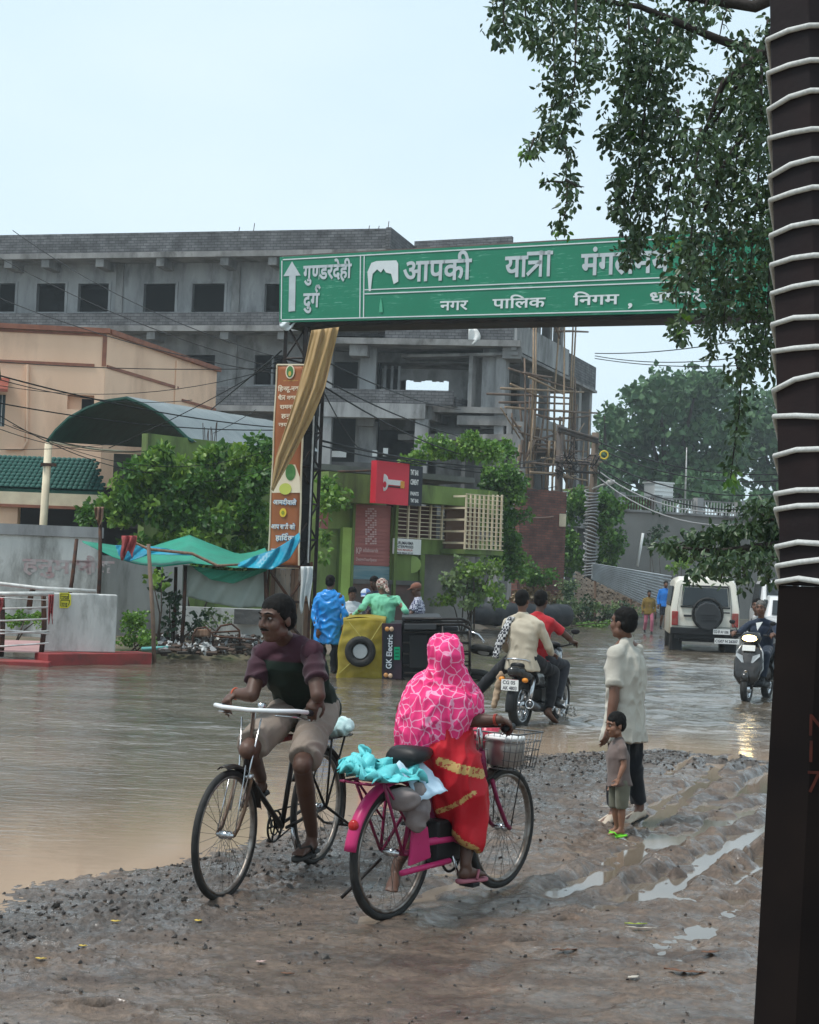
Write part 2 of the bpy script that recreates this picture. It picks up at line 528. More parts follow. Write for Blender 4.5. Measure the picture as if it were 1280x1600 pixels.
# wheel ruts: from pixel to pixel on the mud, width, depth
RUTS = [((1062, 1238), (1190, 1192), .03, .08), ((1000, 1292), (1085, 1240), .03, .075), ((1100, 1300), (1215, 1250), .03, .08), ((1150, 1235), (1215, 1196), .03, .08), ((1020, 1262), (1060, 1228), .03, .08), ((1075, 1300), (1130, 1272), .028, .08), ((930, 1380), (1010, 1338), .03, .075), ((1120, 1385), (1200, 1345), .035, .08), ((1035, 1212), (1090, 1180), .03, .08), ((1110, 1215), (1150, 1180), .03, .08), ((560, 1440), (760, 1365), .03, .04), ((980, 1385), (1040, 1360), .025, .08), ((990, 1402), (1165, 1306), .05, .10), ((1165, 1306), (1290, 1240), .06, .07), ((878, 1392), (935, 1362), .05, .09), ((900, 1384), (925, 1384), .03, .08),
        ((1052, 1402), (1068, 1376), .055, .10), ((1098, 1372), (1104, 1355), .035, .09), ((1120, 1338), (1160, 1358), .02, .08),
        ((1145, 1330), (1175, 1345), .02, .08), ((1160, 1322), (1195, 1318), .025, .08), ((1185, 1330), (1205, 1352), .03, .09),
        ((1078, 1243), (1118, 1192), .05, .08), ((1138, 1250), (1168, 1244), .035, .09), ((1122, 1233), (1136, 1242), .05, .08), ((1183, 1222), (1205, 1208), .05, .08),
        ((1090, 1262), (1250, 1205), .06, .05), ((940, 1330), (1080, 1250), .09, .035), ((960, 1352), (1150, 1262), .08, .04),
        ((1033, 1345), (1052, 1348), .02, .08), ((1015, 1348), (1022, 1352), .02, .08), ((1160, 1400), (1140, 1402), .03, .085), ((862, 1440), (902, 1436), .015, .075), ((888, 1425), (900, 1424), .012, .07),
        ((810, 1477), (838, 1473), .012, .075), ((1040, 1320), (1200, 1255), .05, .04), ((745, 1330), (880, 1262), .07, .03), ((860, 1400), (1000, 1330), .05, .045),
        ((400, 1590), (700, 1440), .05, .022), ((470, 1600), (760, 1470), .05, .022), ((620, 1600), (900, 1440), .05, .02), ((860, 1590), (1100, 1450), .06, .02), ((0, 1560), (380, 1500), .05, .02),
        ((150, 1590), (560, 1480), .04, .018), ((0, 1490), (250, 1462), .04, .015), ((100, 1580), (180, 1572), .012, .075), ((205, 1590), (222, 1588), .01, .075), ((95, 1562), (118, 1556), .008, .075)]
def mud_h(X, Y, fine=True):
    d = shore_d(X, Y) + .22 * vfbm(X * 1.1, Y * 1.1, 3, 5)
    z = np.where(d > 0, MUD_Z * sstep(0, 1.0, d), -.35 * sstep(0, 2.2, -d))
    land = sstep(-.15, .5, d)
    z = z + land * (.006 * vfbm(X * .9, Y * .9, 3, 1) + .006)
    if fine:
        near = np.zeros(X.shape)
        for a, b, w, dp in RUTS:
            A = G(*a, MUD_Z); B = G(*b, MUD_Z)
            wx = X + .035 * vfbm(X * 5, Y * 5, 2, 31); wy = Y + .06 * vfbm(X * 4 + 9, Y * 4, 2, 37)
            r = seg(wx, wy, (A.x, A.y), (B.x, B.y)) / (w * 2)
            z = z - dp * .6 * np.exp(-(r * .95) ** 4) * (.85 + .25 * vnoise(X * 7, Y * 7, 3)) + dp * .16 * np.exp(-((r - 1.9) * 1.5) ** 2)
            near = np.maximum(near, np.exp(-(r * .12) ** 2))
        # churned part on the right
        ch = np.exp(-((X - 1.9) / 1.5) ** 2 - ((Y - 9.6) / 2.9) ** 2)
        rid = 1 - np.abs(vfbm(X * 3.6 + Y * 1.2, Y * 1.5 - X * .3, 3, 8))
        z = z + ch * (.03 * (rid - .66) + .010 * vfbm(X * 11, Y * 9, 3, 12))
        uu = X * .42 + Y * .9; vv_ = X * .9 - Y * .42
        z = z + land * (.022 * vfbm(vv_ * 5.5, uu * .6, 3, 51) * sstep(-.3, .5, vfbm(X * .5, Y * .5, 2, 52)) + .005 * vfbm(X * 9, Y * 8, 3, 21))
        cl = sstep(-.15, .5, vfbm(X * .8, Y * .7, 3, 55))
        z = z + land * (.3 + cl) * (.006 * np.abs(vfbm(X * 15, Y * 13, 3, 22)) + .0045 * np.maximum(0, vfbm(X * 33, Y * 27, 2, 33)))
        z = z + ch * land * (.02 * np.abs(vfbm(X * 9, Y * 7, 3, 57)) - .009 + .022 * vfbm(vv_ * 3.6 + .3 * vnoise(X, Y, 4), uu * .5, 2, 58))
        z = z - .013 * land * sstep(.18, .5, vfbm(vv_ * 1.6, uu * .55, 3, 59)) * sstep(5, 8, Y)
        band = np.exp(-((d - .55) / .75) ** 2)
        z = z + band * (.022 * np.maximum(0, vfbm(X * 13, Y * 13, 3, 44)) + .014 * np.maximum(0, vfbm(X * 28, Y * 28, 2, 45)))
    return z

def mud_material():
    m, t, b = nt('mud'); N = t.nodes; Lk = t.links.new
    tc = N.new('ShaderNodeTexCoord')
    def noi(s, d=6, r=.6, stretch=None):
        n = N.new('ShaderNodeTexNoise'); n.inputs['Scale'].default_value = s; n.inputs['Detail'].default_value = d; n.inputs['Roughness'].default_value = r
        if stretch:
            mp = N.new('ShaderNodeMapping'); mp.inputs['Scale'].default_value = stretch; mp.inputs['Rotation'].default_value = (0, 0, R(-28)); Lk(tc.outputs['Object'], mp.inputs[0]); Lk(mp.outputs[0], n.inputs['Vector'])
        else: Lk(tc.outputs['Object'], n.inputs['Vector'])
        return n
    at = N.new('ShaderNodeAttribute'); at.attribute_name = 'stony'
    a = noi(1.3, 8, .65, (1, 3, 1)); rp = N.new('ShaderNodeValToRGB')
    e = rp.color_ramp.elements
    e[0].position = .33; e[0].color = (.075, .048, .034, 1); e[1].position = .68; e[1].color = (.20, .138, .098, 1)
    Lk(a.outputs['Fac'], rp.inputs[0])
    c = noi(26, 8, .7); r2 = N.new('ShaderNodeMapRange'); r2.inputs['From Min'].default_value = .3; r2.inputs['From Max'].default_value = .72; r2.inputs['To Min'].default_value = .45; r2.inputs['To Max'].default_value = 1.45
    Lk(c.outputs['Fac'], r2.inputs['Value'])
    mx = N.new('ShaderNodeMix'); mx.data_type = 'RGBA'; mx.blend_type = 'MULTIPLY'; mx.inputs[0].default_value = 1
    Lk(rp.outputs[0], mx.inputs[6]); Lk(r2.outputs[0], mx.inputs[7])
    m2 = N.new('ShaderNodeMix'); m2.data_type = 'RGBA'; Lk(at.outputs['Fac'], m2.inputs[0]); Lk(mx.outputs[2], m2.inputs[6])
    g = noi(38, 6, .8); rg = N.new('ShaderNodeValToRGB'); rg.color_ramp.elements[0].position = .4; rg.color_ramp.elements[0].color = (.018, .016, .015, 1)
    rg.color_ramp.elements[1].position = .66; rg.color_ramp.elements[1].color = (.15, .12, .10, 1); Lk(g.outputs['Fac'], rg.inputs[0]); Lk(rg.outputs[0], m2.inputs[7])
    Lk(m2.outputs[2], b.inputs['Base Color'])
    w = noi(2.3, 6, .62, (1, 2.2, 1)); r3 = N.new('ShaderNodeMapRange'); r3.inputs['From Min'].default_value = .44; r3.inputs['From Max'].default_value = .6
    r3.inputs['To Min'].default_value = .09; r3.inputs['To Max'].default_value = .55
    Lk(w.outputs['Fac'], r3.inputs['Value']); Lk(r3.outputs[0], b.inputs['Roughness'])
    f = noi(60, 8, .7); bp = N.new('ShaderNodeBump'); bp.inputs['Distance'].default_value = .012; bp.inputs['Strength'].default_value = 1
    Lk(f.outputs['Fac'], bp.inputs['Height']); Lk(bp.outputs[0], b.inputs['Normal'])
    rc_ = N.new('ShaderNodeMapRange'); rc_.inputs['From Min'].default_value = .56; rc_.inputs['From Max'].default_value = .43; rc_.inputs['To Min'].default_value = .05; rc_.inputs['To Max'].default_value = .6
    Lk(w.outputs['Fac'], rc_.inputs['Value']); Lk(rc_.outputs[0], b.inputs['Coat Weight']); b.inputs['Coat Roughness'].default_value = .17
    f2 = noi(16, 4, .5); b2_ = N.new('ShaderNodeBump'); b2_.inputs['Distance'].default_value = .008; Lk(f2.outputs['Fac'], b2_.inputs['Height']); Lk(b2_.outputs[0], b.inputs['Coat Normal'])
    return m
MUD = mud_material()
# near bank, fan-shaped grid, finer close by
nu, nv = 700, 860
u = np.linspace(-1, 1, nu)[:, None]; vv = np.linspace(0, 1, nv)[None, :]
Yg = 4.4 * (19.0 / 4.4) ** vv + 0 * u
Xg = u * (.33 * Yg + .9) + .15
Zg = mud_h(Xg, Yg)
bank = npgrid('mud_bank', Xg, Yg, Zg, MUD)
tag(bank, kind='structure')
dsh = shore_d(Xg, Yg)
st = np.clip(np.exp(-((dsh - .45 - .3 * vfbm(Xg * 1.4, Yg * 1.4, 3, 61)) / .62) ** 2) * 1.05 - .15, 0, .75).astype(np.float32)
at = bank.data.attributes.new('stony', 'FLOAT', 'POINT'); at.data.foreach_set('value', st.ravel())

# the whole ground: one sheet to the horizon, submerged under the flood, rising to the banks round it
EARTH = mat('earth', (.14, .11, .085), .75, (.2, .16, .12), 1.5, bump=.03, bscale=12, col3=(.07, .09, .035), scale3=.35)
def far_h(X, Y):
    left_bank = sstep(-.6, 1.0, (Y - 27.5) - np.where(X < -2.4, 0, (X + 2.4) * 4.2) + .6 * vfbm(X * .5, Y * .5, 3, 71))
    far_bank = sstep(-1, 2.5, Y - (53.5 + .25 * X) + .8 * vfbm(X * .4, Y * .4, 3, 73) - np.where(X > 6.4, (X - 6.4) * 4, 0))
    far_road = sstep(0, 25, Y - 66)
    z = -.35 + .47 * left_bank
    z = np.maximum(z, -.35 + .55 * far_bank)
    z = np.maximum(z, -.35 + .5 * far_road)
    near = sstep(0, 4, shore_d(X, Y) - 1.2)
    z = np.maximum(z, np.where(Y < 20, -.35 + near * .37, -1))
    return z + .02 * vfbm(X * .7, Y * .7, 3, 77)
ys = np.concatenate([np.linspace(-60, 20, 41), np.linspace(20.5, 90, 140), np.geomspace(92, 1500, 40)])
xs = np.concatenate([-np.geomspace(1500, 32, 20), np.linspace(-30, 30, 121), np.geomspace(32, 1500, 20)])
Xf, Yf = np.meshgrid(xs, ys, indexing='ij')
ground = npgrid('ground', Xf, Yf, far_h(Xf, Yf), EARTH)
tag(ground, kind='structure')

# the flood water: one sheet with real ripples
def water_material():
    m, t, b = nt('flood_water'); N = t.nodes; Lk = t.links.new
    tc = N.new('ShaderNodeTexCoord'); at = N.new('ShaderNodeAttribute'); at.attribute_name = 'shallow'
    n = N.new('ShaderNodeTexNoise'); n.inputs['Scale'].default_value = .5; n.inputs['Detail'].default_value = 5
    mp = N.new('ShaderNodeMapping'); mp.inputs['Scale'].default_value = (1, 2.2, 1); mp.inputs['Rotation'].default_value = (0, 0, R(-30))
    Lk(tc.outputs['Object'], mp.inputs[0]); Lk(mp.outputs[0], n.inputs['Vector'])
    rp = N.new('ShaderNodeValToRGB'); e = rp.color_ramp.elements
    e[0].position = .35; e[0].color = (.085, .07, .05, 1); e[1].position = .65; e[1].color = (.17, .14, .11, 1)
    Lk(n.outputs['Fac'], rp.inputs[0])
    mx = N.new('ShaderNodeMix'); mx.data_type = 'RGBA'; Lk(at.outputs['Fac'], mx.inputs[0]); Lk(rp.outputs[0], mx.inputs[6]); mx.inputs[7].default_value = (.42, .31, .225, 1)
    Lk(mx.outputs[2], b.inputs['Base Color'])
    b.inputs['Roughness'].default_value = .06; b.inputs['IOR'].default_value = 1.65
    n2 = N.new('ShaderNodeTexNoise'); n2.inputs['Scale'].default_value = 9; n2.inputs['Detail'].default_value = 5; n2.inputs['Distortion'].default_value = .6
    mp2 = N.new('ShaderNodeMapping'); mp2.inputs['Scale'].default_value = (.55, 1.3, 1); Lk(tc.outputs['Object'], mp2.inputs[0]); Lk(mp2.outputs[0], n2.inputs['Vector'])
    bp = N.new('ShaderNodeBump'); bp.inputs['Distance'].default_value = .02; bp.inputs['Strength'].default_value = .5
    Lk(n2.outputs['Fac'], bp.inputs['Height']); Lk(bp.outputs[0], b.inputs['Normal'])
    ac = N.new('ShaderNodeAttribute'); ac.attribute_name = 'ruffle'; Lk(ac.outputs['Fac'], bp.inputs['Strength'])
    return m
nu, nv = 560, 900
u = np.linspace(-1, 1, nu)[:, None]; vv = np.linspace(0, 1, nv)[None, :]
Yw = 4.0 * (75.0 / 4.0) ** vv + 0 * u
Xw = u * (.34 * Yw + 1.5)
amp = .3 + .75 * sstep(10, 17, Yw) + .5 * sstep(0, 3, Xw) * sstep(14, 18, Yw)
calm = sstep(-.2, 3.5, -shore_d(Xw, Yw))
amp = amp * calm
wx = Xw + .5 * vfbm(Xw * .35, Yw * .35, 2, 91); wy = Yw + .5 * vfbm(Xw * .3, Yw * .3, 2, 93)
Zw = .008 * vfbm(wx * .9, wy * 2.2, 3, 95) + .006 * vfbm(wx * 2.0 + wy, wy * 4.2 - wx * .6, 2, 97) + .003 * vfbm(wx * 5 - wy, wy * 7, 2, 99)
# wake rings round the moving wheels and the men standing in the flood
for (cx, cy, rr, k) in [(1.35, 17.6, 1.1, .016), (1.9, 19.0, 1.2, .018), (7.0, 34.5, 3.0, .02), (4.7, 22.5, 1.0, .012), (-1.4, 25.2, .9, .01)]:
    r = np.hypot(Xw - cx, (Yw - cy))
    Zw = Zw + k * np.sin(r * 14 / rr) * np.exp(-(r / (rr * 1.5)) ** 2) * calm
Zw = Zw * amp
water = npgrid('flood_water', Xw, Yw, Zw, water_material())
tag(water, kind='structure')
sh = np.clip(np.exp(-((-shore_d(Xw, Yw)) / 1.7) ** 2) + .18 * sstep(.0, .8, vfbm(Xw * .3, Yw * .6, 3, 88)) * sstep(24, 12, Yw), 0, 1).astype(np.float32)
at = water.data.attributes.new('ruffle', 'FLOAT', 'POINT'); at.data.foreach_set('value', (.65 * calm).astype(np.float32).ravel())
at = water.data.attributes.new('shallow', 'FLOAT', 'POINT'); at.data.foreach_set('value', sh.ravel())

# loose stones and clods along the edge of the bank: uncountable
STONE = mat('stone', (.025, .022, .021), .4, (.10, .085, .075), 30, bump=.004, bscale=80)
def pebbles(name, pts, mt, kind='stuff'):
    mb = MB()
    for (x, y, z, r) in pts:
        M = Matrix.Rotation(random.uniform(0, 6), 3, Vector((random.random(), random.random(), random.random() + .1)).normalized())
        b = len(mb.v)
        mb.ell((x, y, z), (r * random.uniform(.7, 1.4), r * random.uniform(.6, 1.1), r * random.uniform(.35, .7)), M, 6, 4)
        for i in range(b, len(mb.v)):
            v = Vector(mb.v[i]); c = Vector((x, y, z)); mb.v[i] = tuple(c + (v - c) * random.uniform(.72, 1.25))
    o = mb.build(name, mt)
    return tag(o, kind=kind)
xs_, ys_, rs_ = [], [], []
for i in range(4500):
    k = random.random(); j = min(int(k * 9) + 2, len(SHORE) - 3)
    (x0, y0), (x1, y1) = SHORE[j], SHORE[j + 1]; tt = random.random()
    d = abs(random.gauss(.1, .62))
    nx, ny = (y1 - y0), -(x1 - x0); ln = math.hypot(nx, ny)
    xs_.append(x0 + (x1 - x0) * tt + nx / ln * d); ys_.append(y0 + (y1 - y0) * tt + ny / ln * d); rs_.append(.004 + .018 * random.random() ** 5)
for i in range(1500):
    y = random.uniform(5.2, 12); xs_.append(random.uniform(-.3, .3) * y); ys_.append(y); rs_.append(.003 + .010 * random.random() ** 3)
xs_ = np.array(xs_); ys_ = np.array(ys_); zz = mud_h(xs_, ys_)
tag(pebbles('gravel', [(x, y, z + r * .15, r) for x, y, z, r in zip(xs_, ys_, zz, rs_) if z > -.03], STONE), 'dark wet gravel and clods strewn along the flood edge', 'gravel')
def ground_z(x, y):
    return float(mud_h(np.array([x]), np.array([y]))[0])
# lumps and half-buried broken tarmac along the bank
TAR = mat('tarmac_lump', (.03, .028, .027), .35, (.09, .08, .07), 20, bump=.006, bscale=60)
_r = random.Random(12); _p = []
for i in range(420):
    j = _r.randint(2, len(SHORE) - 4); (x0, y0), (x1, y1) = SHORE[j], SHORE[j + 1]; t_ = _r.random(); d_ = _r.gauss(.35, .4)
    ln = math.hypot(x1 - x0, y1 - y0); x = x0 + (x1 - x0) * t_ + (y1 - y0) / ln * d_; y = y0 + (y1 - y0) * t_ - (x1 - x0) / ln * d_
    _p.append((x, y, _r.uniform(.010, .026)))
_z = mud_h(np.array([q[0] for q in _p]), np.array([q[1] for q in _p]))
tag(pebbles('broken_tarmac', [(x, y, z - r * .1, r) for (x, y, r), z in zip(_p, _z) if z > -.04], TAR), 'black lumps of broken tarmac half sunk along the flood edge', 'rubble')
# ---------------------------------------------------------------- materials of the place
CONC = mat('raw_concrete', (.20, .195, .19), .85, (.31, .30, .29), 1.2, bump=.02, bscale=9, col3=(.10, .095, .09), scale3=.9, stretch=(1, 1, .5))
CONC_L = mat('pale_plaster', (.36, .36, .36), .85, (.25, .25, .25), 1.4, bump=.01, bscale=9, col3=(.15, .15, .15), scale3=1.1, stretch=(1.3, 1.3, .35))
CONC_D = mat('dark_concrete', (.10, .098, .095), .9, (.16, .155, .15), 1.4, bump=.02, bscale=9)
GBRICK = brickmat('grey_brick', (.15, .15, .155), (.095, .095, .10), (.045, .045, .047), .34, .14, bump=.03)
RBRICK = brickmat('red_brick', (.21, .075, .055), (.13, .05, .04), (.08, .06, .05), .26, .1, bump=.03)
PEACH = mat('peach_paint', (.84, .56, .39), .8, (.78, .51, .35), .8, bump=.004, bscale=30, col3=(.6, .38, .26), scale3=.5, stretch=(1, 1, .35))
TRIM = mat('brown_trim', (.32, .13, .08), .7, (.22, .09, .06), 3)
CREAM = mat('cream_paint', (.72, .62, .45), .7, (.6, .5, .36), 3, bump=.003)
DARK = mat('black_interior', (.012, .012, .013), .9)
SHEETG = mat('dark_green_sheet', (.012, .055, .04), .55, (.02, .085, .062), 2.5, bump=.01)
SHEETGREY = mat('grey_roof_sheet', (.17, .20, .205), .55, (.24, .27, .275), 1.2, bump=.005, col3=(.18, .2, .21), scale3=.6)
TILEG = mat('green_roof_tile', (.02, .09, .075), .6, (.045, .13, .105), 3, bump=.004, col3=(.05, .06, .05), scale3=.8)
TILER = mat('red_roof_tile', (.30, .08, .05), .7, (.2, .05, .035), 6)
LIME = mat('lime_paint', (.20, .275, .085), .85, (.14, .20, .06), 1.4, bump=.004, col3=(.09, .11, .05), scale3=.9, stretch=(1.5, 1.5, .4))
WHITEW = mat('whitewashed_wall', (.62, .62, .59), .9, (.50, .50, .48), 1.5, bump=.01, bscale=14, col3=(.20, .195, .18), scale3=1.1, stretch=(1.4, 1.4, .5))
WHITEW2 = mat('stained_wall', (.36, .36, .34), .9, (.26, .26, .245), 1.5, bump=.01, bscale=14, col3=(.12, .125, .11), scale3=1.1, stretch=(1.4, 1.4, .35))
REDP = mat('red_kerb_paint', (.34, .06, .055), .7, (.25, .045, .045), 3, bump=.004, col3=(.16, .06, .05), scale3=2)
PINKF = mat('pink_paving', (.45, .27, .26), .8, (.38, .22, .21), 3, bump=.004)
STEEL = mat('rusty_steel', (.045, .032, .028), .7, (.11, .05, .03), 6, bump=.002, metal=.3)
STEELW = mat('painted_rail', (.62, .62, .6), .45, (.45, .43, .4), 8, metal=.2)
WOOD = mat('weathered_wood', (.17, .10, .065), .85, (.26, .17, .12), 4, bump=.004, stretch=(6, 6, .6))
BAMBOO = mat('bamboo', (.36, .26, .17), .7, (.24, .165, .11), 7, stretch=(3, 3, 1))
BAMBOO_D = mat('old_bamboo', (.14, .095, .075), .8, (.2, .14, .1), 7)
CABLE = mat('black_cable', (.012, .012, .013), .6)
CABLEG = mat('grey_cable', (.3, .3, .3), .5)
RUBBER = mat('rubber', (.018, .018, .018), .65, (.035, .033, .03), 12, bump=.002)
WHITE = mat('white_paint', (.78, .78, .76), .5)

class Plane:
    """a vertical wall plane through two places given by pixel column and depth"""
    def __init__(s, xa, Ya, xb, Yb, pyref=800):
        a = P(xa, pyref, Ya); b = P(xb, pyref, Yb)
        s.A = Vector((a.x, a.y, 0)); s.B = Vector((b.x, b.y, 0))
        s.d = (s.B - s.A).normalized(); s.n = Vector((-s.d.y, s.d.x, 0)); s.len = (s.B - s.A).length
    def hit(s, px, py):
        """(u, z) on the plane"""
        r = ray(px, py); o = Vector((0, 0, CAM_H))
        t = (s.A - o).dot(s.n) / r.dot(s.n)
        p = o + r * t
        return (p - s.A).dot(s.d), p.z
    def pt(s, u, z, off=0.0):
        return s.A + s.d * u + s.n * off + Vector((0, 0, z))
    def at(s, px, py, off=0.0):
        u, z = s.hit(px, py); return s.pt(u, z, off)
    def box(s, mb, u0, u1, z0, z1, o0, o1):
        """box on the plane, from offset o0 to o1 behind it (negative = towards the viewer)"""
        p = [s.pt(u0, z0, o0), s.pt(u1, z0, o0), s.pt(u1, z0, o1), s.pt(u0, z0, o1)]
        q = [v + Vector((0, 0, z1 - z0)) for v in p]
        return mb.hexa(p, q)
    def pbox(s, mb, x0, y0, x1, y1, o0, o1):
        xm, ym = (x0 + x1) / 2, (y0 + y1) / 2
        u0 = s.hit(x0, ym)[0]; u1 = s.hit(x1, ym)[0]; z1 = s.hit(xm, y0)[1]; z0 = s.hit(xm, y1)[1]
        return s.box(mb, u0, u1, z0, z1, o0, o1)
    def rect(s, x0, y0, x1, y1):
        xm, ym = (x0 + x1) / 2, (y0 + y1) / 2
        return (s.hit(x0, ym)[0], s.hit(x1, ym)[0], s.hit(xm, y1)[1], s.hit(xm, y0)[1])
    def wall(s, mb, u0, u1, z0, z1, holes, o0, o1):
        us = sorted({u0, u1, *[h[0] for h in holes], *[h[1] for h in holes]}); us = [a for a in us if u0 <= a <= u1]
        zs = sorted({z0, z1, *[h[2] for h in holes], *[h[3] for h in holes]}); zs = [a for a in zs if z0 <= a <= z1]
        for za, zb in zip(zs[:-1], zs[1:]):
            run = None
            for ua, ub in zip(us[:-1], us[1:]):
                um, zm = (ua + ub) / 2, (za + zb) / 2
                hole = any(h[0] < um < h[1] and h[2] < zm < h[3] for h in holes)
                if hole:
                    if run: s.box(mb, run[0], run[1], za, zb, o0, o1); run = None
                else: run = (run[0], ub) if run else (ua, ub)
            if run: s.box(mb, run[0], run[1], za, zb, o0, o1)

# ================================================================ the unfinished concrete building
ub = empty('unfinished_building', P(400, 880, 76) * Vector((1, 1, 0)) if False else Vector((-8, 76, 0)), 'grey unfinished concrete building of four storeys with raw brick parapets behind the signboard', 'building')
ZS = [4.8, 8.75, 12.65, 16.75]            # slab undersides
L1 = Plane(-300, 79, 612, 71.5)         # left block: face of the balcony bands
uc = L1.hit(612, 380)[0]
def band(pl, u0, u1, z0, z1, o0=0.0, t=.25, m=None, name='brick_parapet'):
    mb = MB(); pl.box(mb, u0, u1, z0, z1, o0, o0 + t); return mb.build(name, m or GBRICK, ub)
def slab(pl, u0, u1, z, depth, o0=-.12, th=.28, name='concrete_slab'):
    mb = MB(); pl.box(mb, u0, u1, z, z + th, o0, depth); return mb.build(name, CONC, ub)
z_top = L1.hit(300, 362)[1]; zr = L1.hit(300, 402)[1]
band(L1, 0, uc, zr + .25, z_top)
slab(L1, 0, uc, zr, 11)
z3t = L1.hit(300, 488)[1]; z3b = L1.hit(300, 516)[1]
band(L1, 0, uc, z3b + .2, z3t); slab(L1, 0, uc - 1.4, z3b - .05, 4); slab(L1, uc - 1.397, uc, z3b - .05, 1.9)
z2t = L1.hit(390, 604)[1]; z2b = L1.hit(390, 641)[1]
band(L1, 0, uc * .83, z2b + .2, z2t); slab(L1, 0, uc * .83, z2b - .05, 4)
# recessed plastered wall with window openings, upper floor
W1 = []
for (a, b) in [(38, 83), (104, 152), (208, 258), (285, 336), (400, 448), (480, 528), (-40, 4)]:
    W1.append(L1.rect(a, 435, b, 480))
off = 1.35
mb = MB(); L1.wall(mb, -2, uc - .4, z3b + .23, zr, W1, off, off + .25); mb.build('plastered_wall', CONC_L, ub)
for (a, b, c, d) in W1:
    f = MB()
    for (p, q, r_, s_) in [(a - .14, a, c - .14, d + .1), (b, b + .14, c - .14, d + .1), (a, b, c - .14, c), (a, b, d, d + .1)]:
        L1.box(f, p, q, r_, s_, off - .05, off + .2)
    f.build('window_surround', CONC_L, ub)
for x in (12, 70, 155, 250, 350, 425):     # cantilever beams under the slabs
    u_ = L1.hit(x, 415)[0]
    b = MB(); L1.box(b, u_ - .22, u_ + .22, zr - .42, zr - .003, .02, off); b.build('beam', CONC, ub)
for x in (235, 350, 440):
    u_ = L1.hit(x, 525)[0]
    b = MB(); L1.box(b, u_ - .22, u_ + .22, z3b - .45, z3b - .053, .02, off); b.build('beam', CONC, ub)
for x in (-30, 170, 355, 560):
    u_ = L1.hit(x, 450)[0]
    b = MB(); L1.box(b, u_ - .2, u_ + .2, 0, zr - .003, off - .12, off + .3); b.build('column', CONC, ub)
W2 = [L1.rect(383, 548, 428, 598), L1.rect(250, 548, 320, 598), L1.rect(120, 548, 200, 598)]
mb = MB(); L1.wall(mb, -2, uc * .86, z2b + .23, z3b - .05, W2, off, off + .25); mb.build('plastered_wall', CONC, ub)
fr = MB(); a, b, c, d = W2[0]
L1.box(fr, a + .9, a + 1.0, c, d, off + .05, off + .2); L1.box(fr, a, b, c, c + .08, off - .04, off + .2); fr.build('window_frame', CONC_L, ub)
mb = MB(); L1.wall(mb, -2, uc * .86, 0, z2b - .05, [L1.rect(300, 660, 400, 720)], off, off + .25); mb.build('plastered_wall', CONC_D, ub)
mb = MB(); L1.wall(mb, -2, uc - 1.4, 0, zr, [], 4, 4.3); mb.build('rear_wall', mat('painted_shade_wall', (.03, .03, .03), .95), ub)  # near-black colour paints in the shade of an unlit, deeper room
mb = MB(); L1.wall(mb, 0, uc, zr + .28, zr + .4, [], 1, 9); mb.build('roof', CONC_D, ub)
for px_ in (372, 395, 575, 590, 605):
    u_, z_ = L1.hit(px_, 360)
    b = MB(); b.cyl(L1.pt(u_, z_ - .1, .1), L1.pt(u_ + .05, z_ + random.uniform(.2, .55), .1), .02, n=5); b.build('reinforcing_bar', STEEL, ub)
# short return wall and the middle block, set back
S1 = Plane(612, 71.5, 650, 75.5, 370)
for z0, z1 in ((zr + .25, z_top), (z3b + .2, z3t)):
    mb = MB(); S1.box(mb, -.12, S1.len, z0, z1, .01, .26); mb.build('brick_parapet', GBRICK, ub)
mb = MB(); S1.box(mb, 0, S1.len, zr - .003, zr + .247, -.06, 2); mb.build('concrete_slab', CONC, ub)
M1 = Plane(648, 75.5, 800, 73.5, 370)
mt = M1.hit(720, 373)[1]
mb = MB(); M1.box(mb, 0, M1.len, zr + .25, mt, 0, .25); mb.build('brick_parapet', GBRICK, ub)
mb = MB(); M1.box(mb, 0, M1.len, zr, zr + .25, -.1, 9); mb.build('concrete_slab', CONC, ub)
mb = MB(); M1.wall(mb, 0, M1.len, 12.7, zr, [M1.rect(665, 400, 700, 460), M1.rect(730, 400, 770, 460)], 1.2, 1.45); mb.build('plastered_wall', CONC_L, ub)
# front of the middle block below the signboard
C1 = Plane(500, 71.8, 806, 70.5, 570)
q = lambda x, y: C1.hit(x, y)
zA0, zA1 = q(700, 540)[1], q(700, 500)[1]
mb = MB(); C1.box(mb, q(602, 520)[0], q(803, 520)[0], zA0 + .3, zA1 + .1, 0, .25); mb.build('brick_parapet', GBRICK, ub)
mb = MB(); C1.box(mb, q(500, 520)[0], q(601.5, 520)[0], zA0 + .55, zA1 + .1, .9, 1.15); mb.build('brick_parapet', GBRICK, ub)
mb = MB(); C1.box(mb, 0, C1.len + .2, zA0, zA0 + .297, -.15, 8.8); mb.build('concrete_slab', CONC, ub)
for x, w in ((505, .6), (570, .8), (772, 1.3)):
    u_ = q(x, 580)[0]; b = MB(); C1.box(b, u_ - w / 2, u_ + w / 2, 8.9, zA0 - .003, .9, 1.3); b.build('column', CONC_L, ub)
for x in (560, 800):
    u_ = q(x, 540)[0]; b = MB(); C1.box(b, u_ - .45, u_ + .45, zA0 - .55, zA0 - .004, .1, 1.6); b.build('beam', CONC, ub)
sky_hole = C1.rect(614, 582, 692, 609)
door_hole = C1.rect(722, 583, 753, 650)
win_hole = C1.rect(589, 560, 612, 606)
mb = MB(); C1.wall(mb, q(584, 580)[0], q(760, 580)[0], 8.9, zA0 - .8, [sky_hole, door_hole, win_hole], 2.6, 2.8); mb.build('plastered_wall', CONC, ub)
mb = MB(); C1.box(mb, 0, C1.len, zA0 - .5, zA0 - .01, 2.6, 2.9); mb.build('beam', CONC, ub)
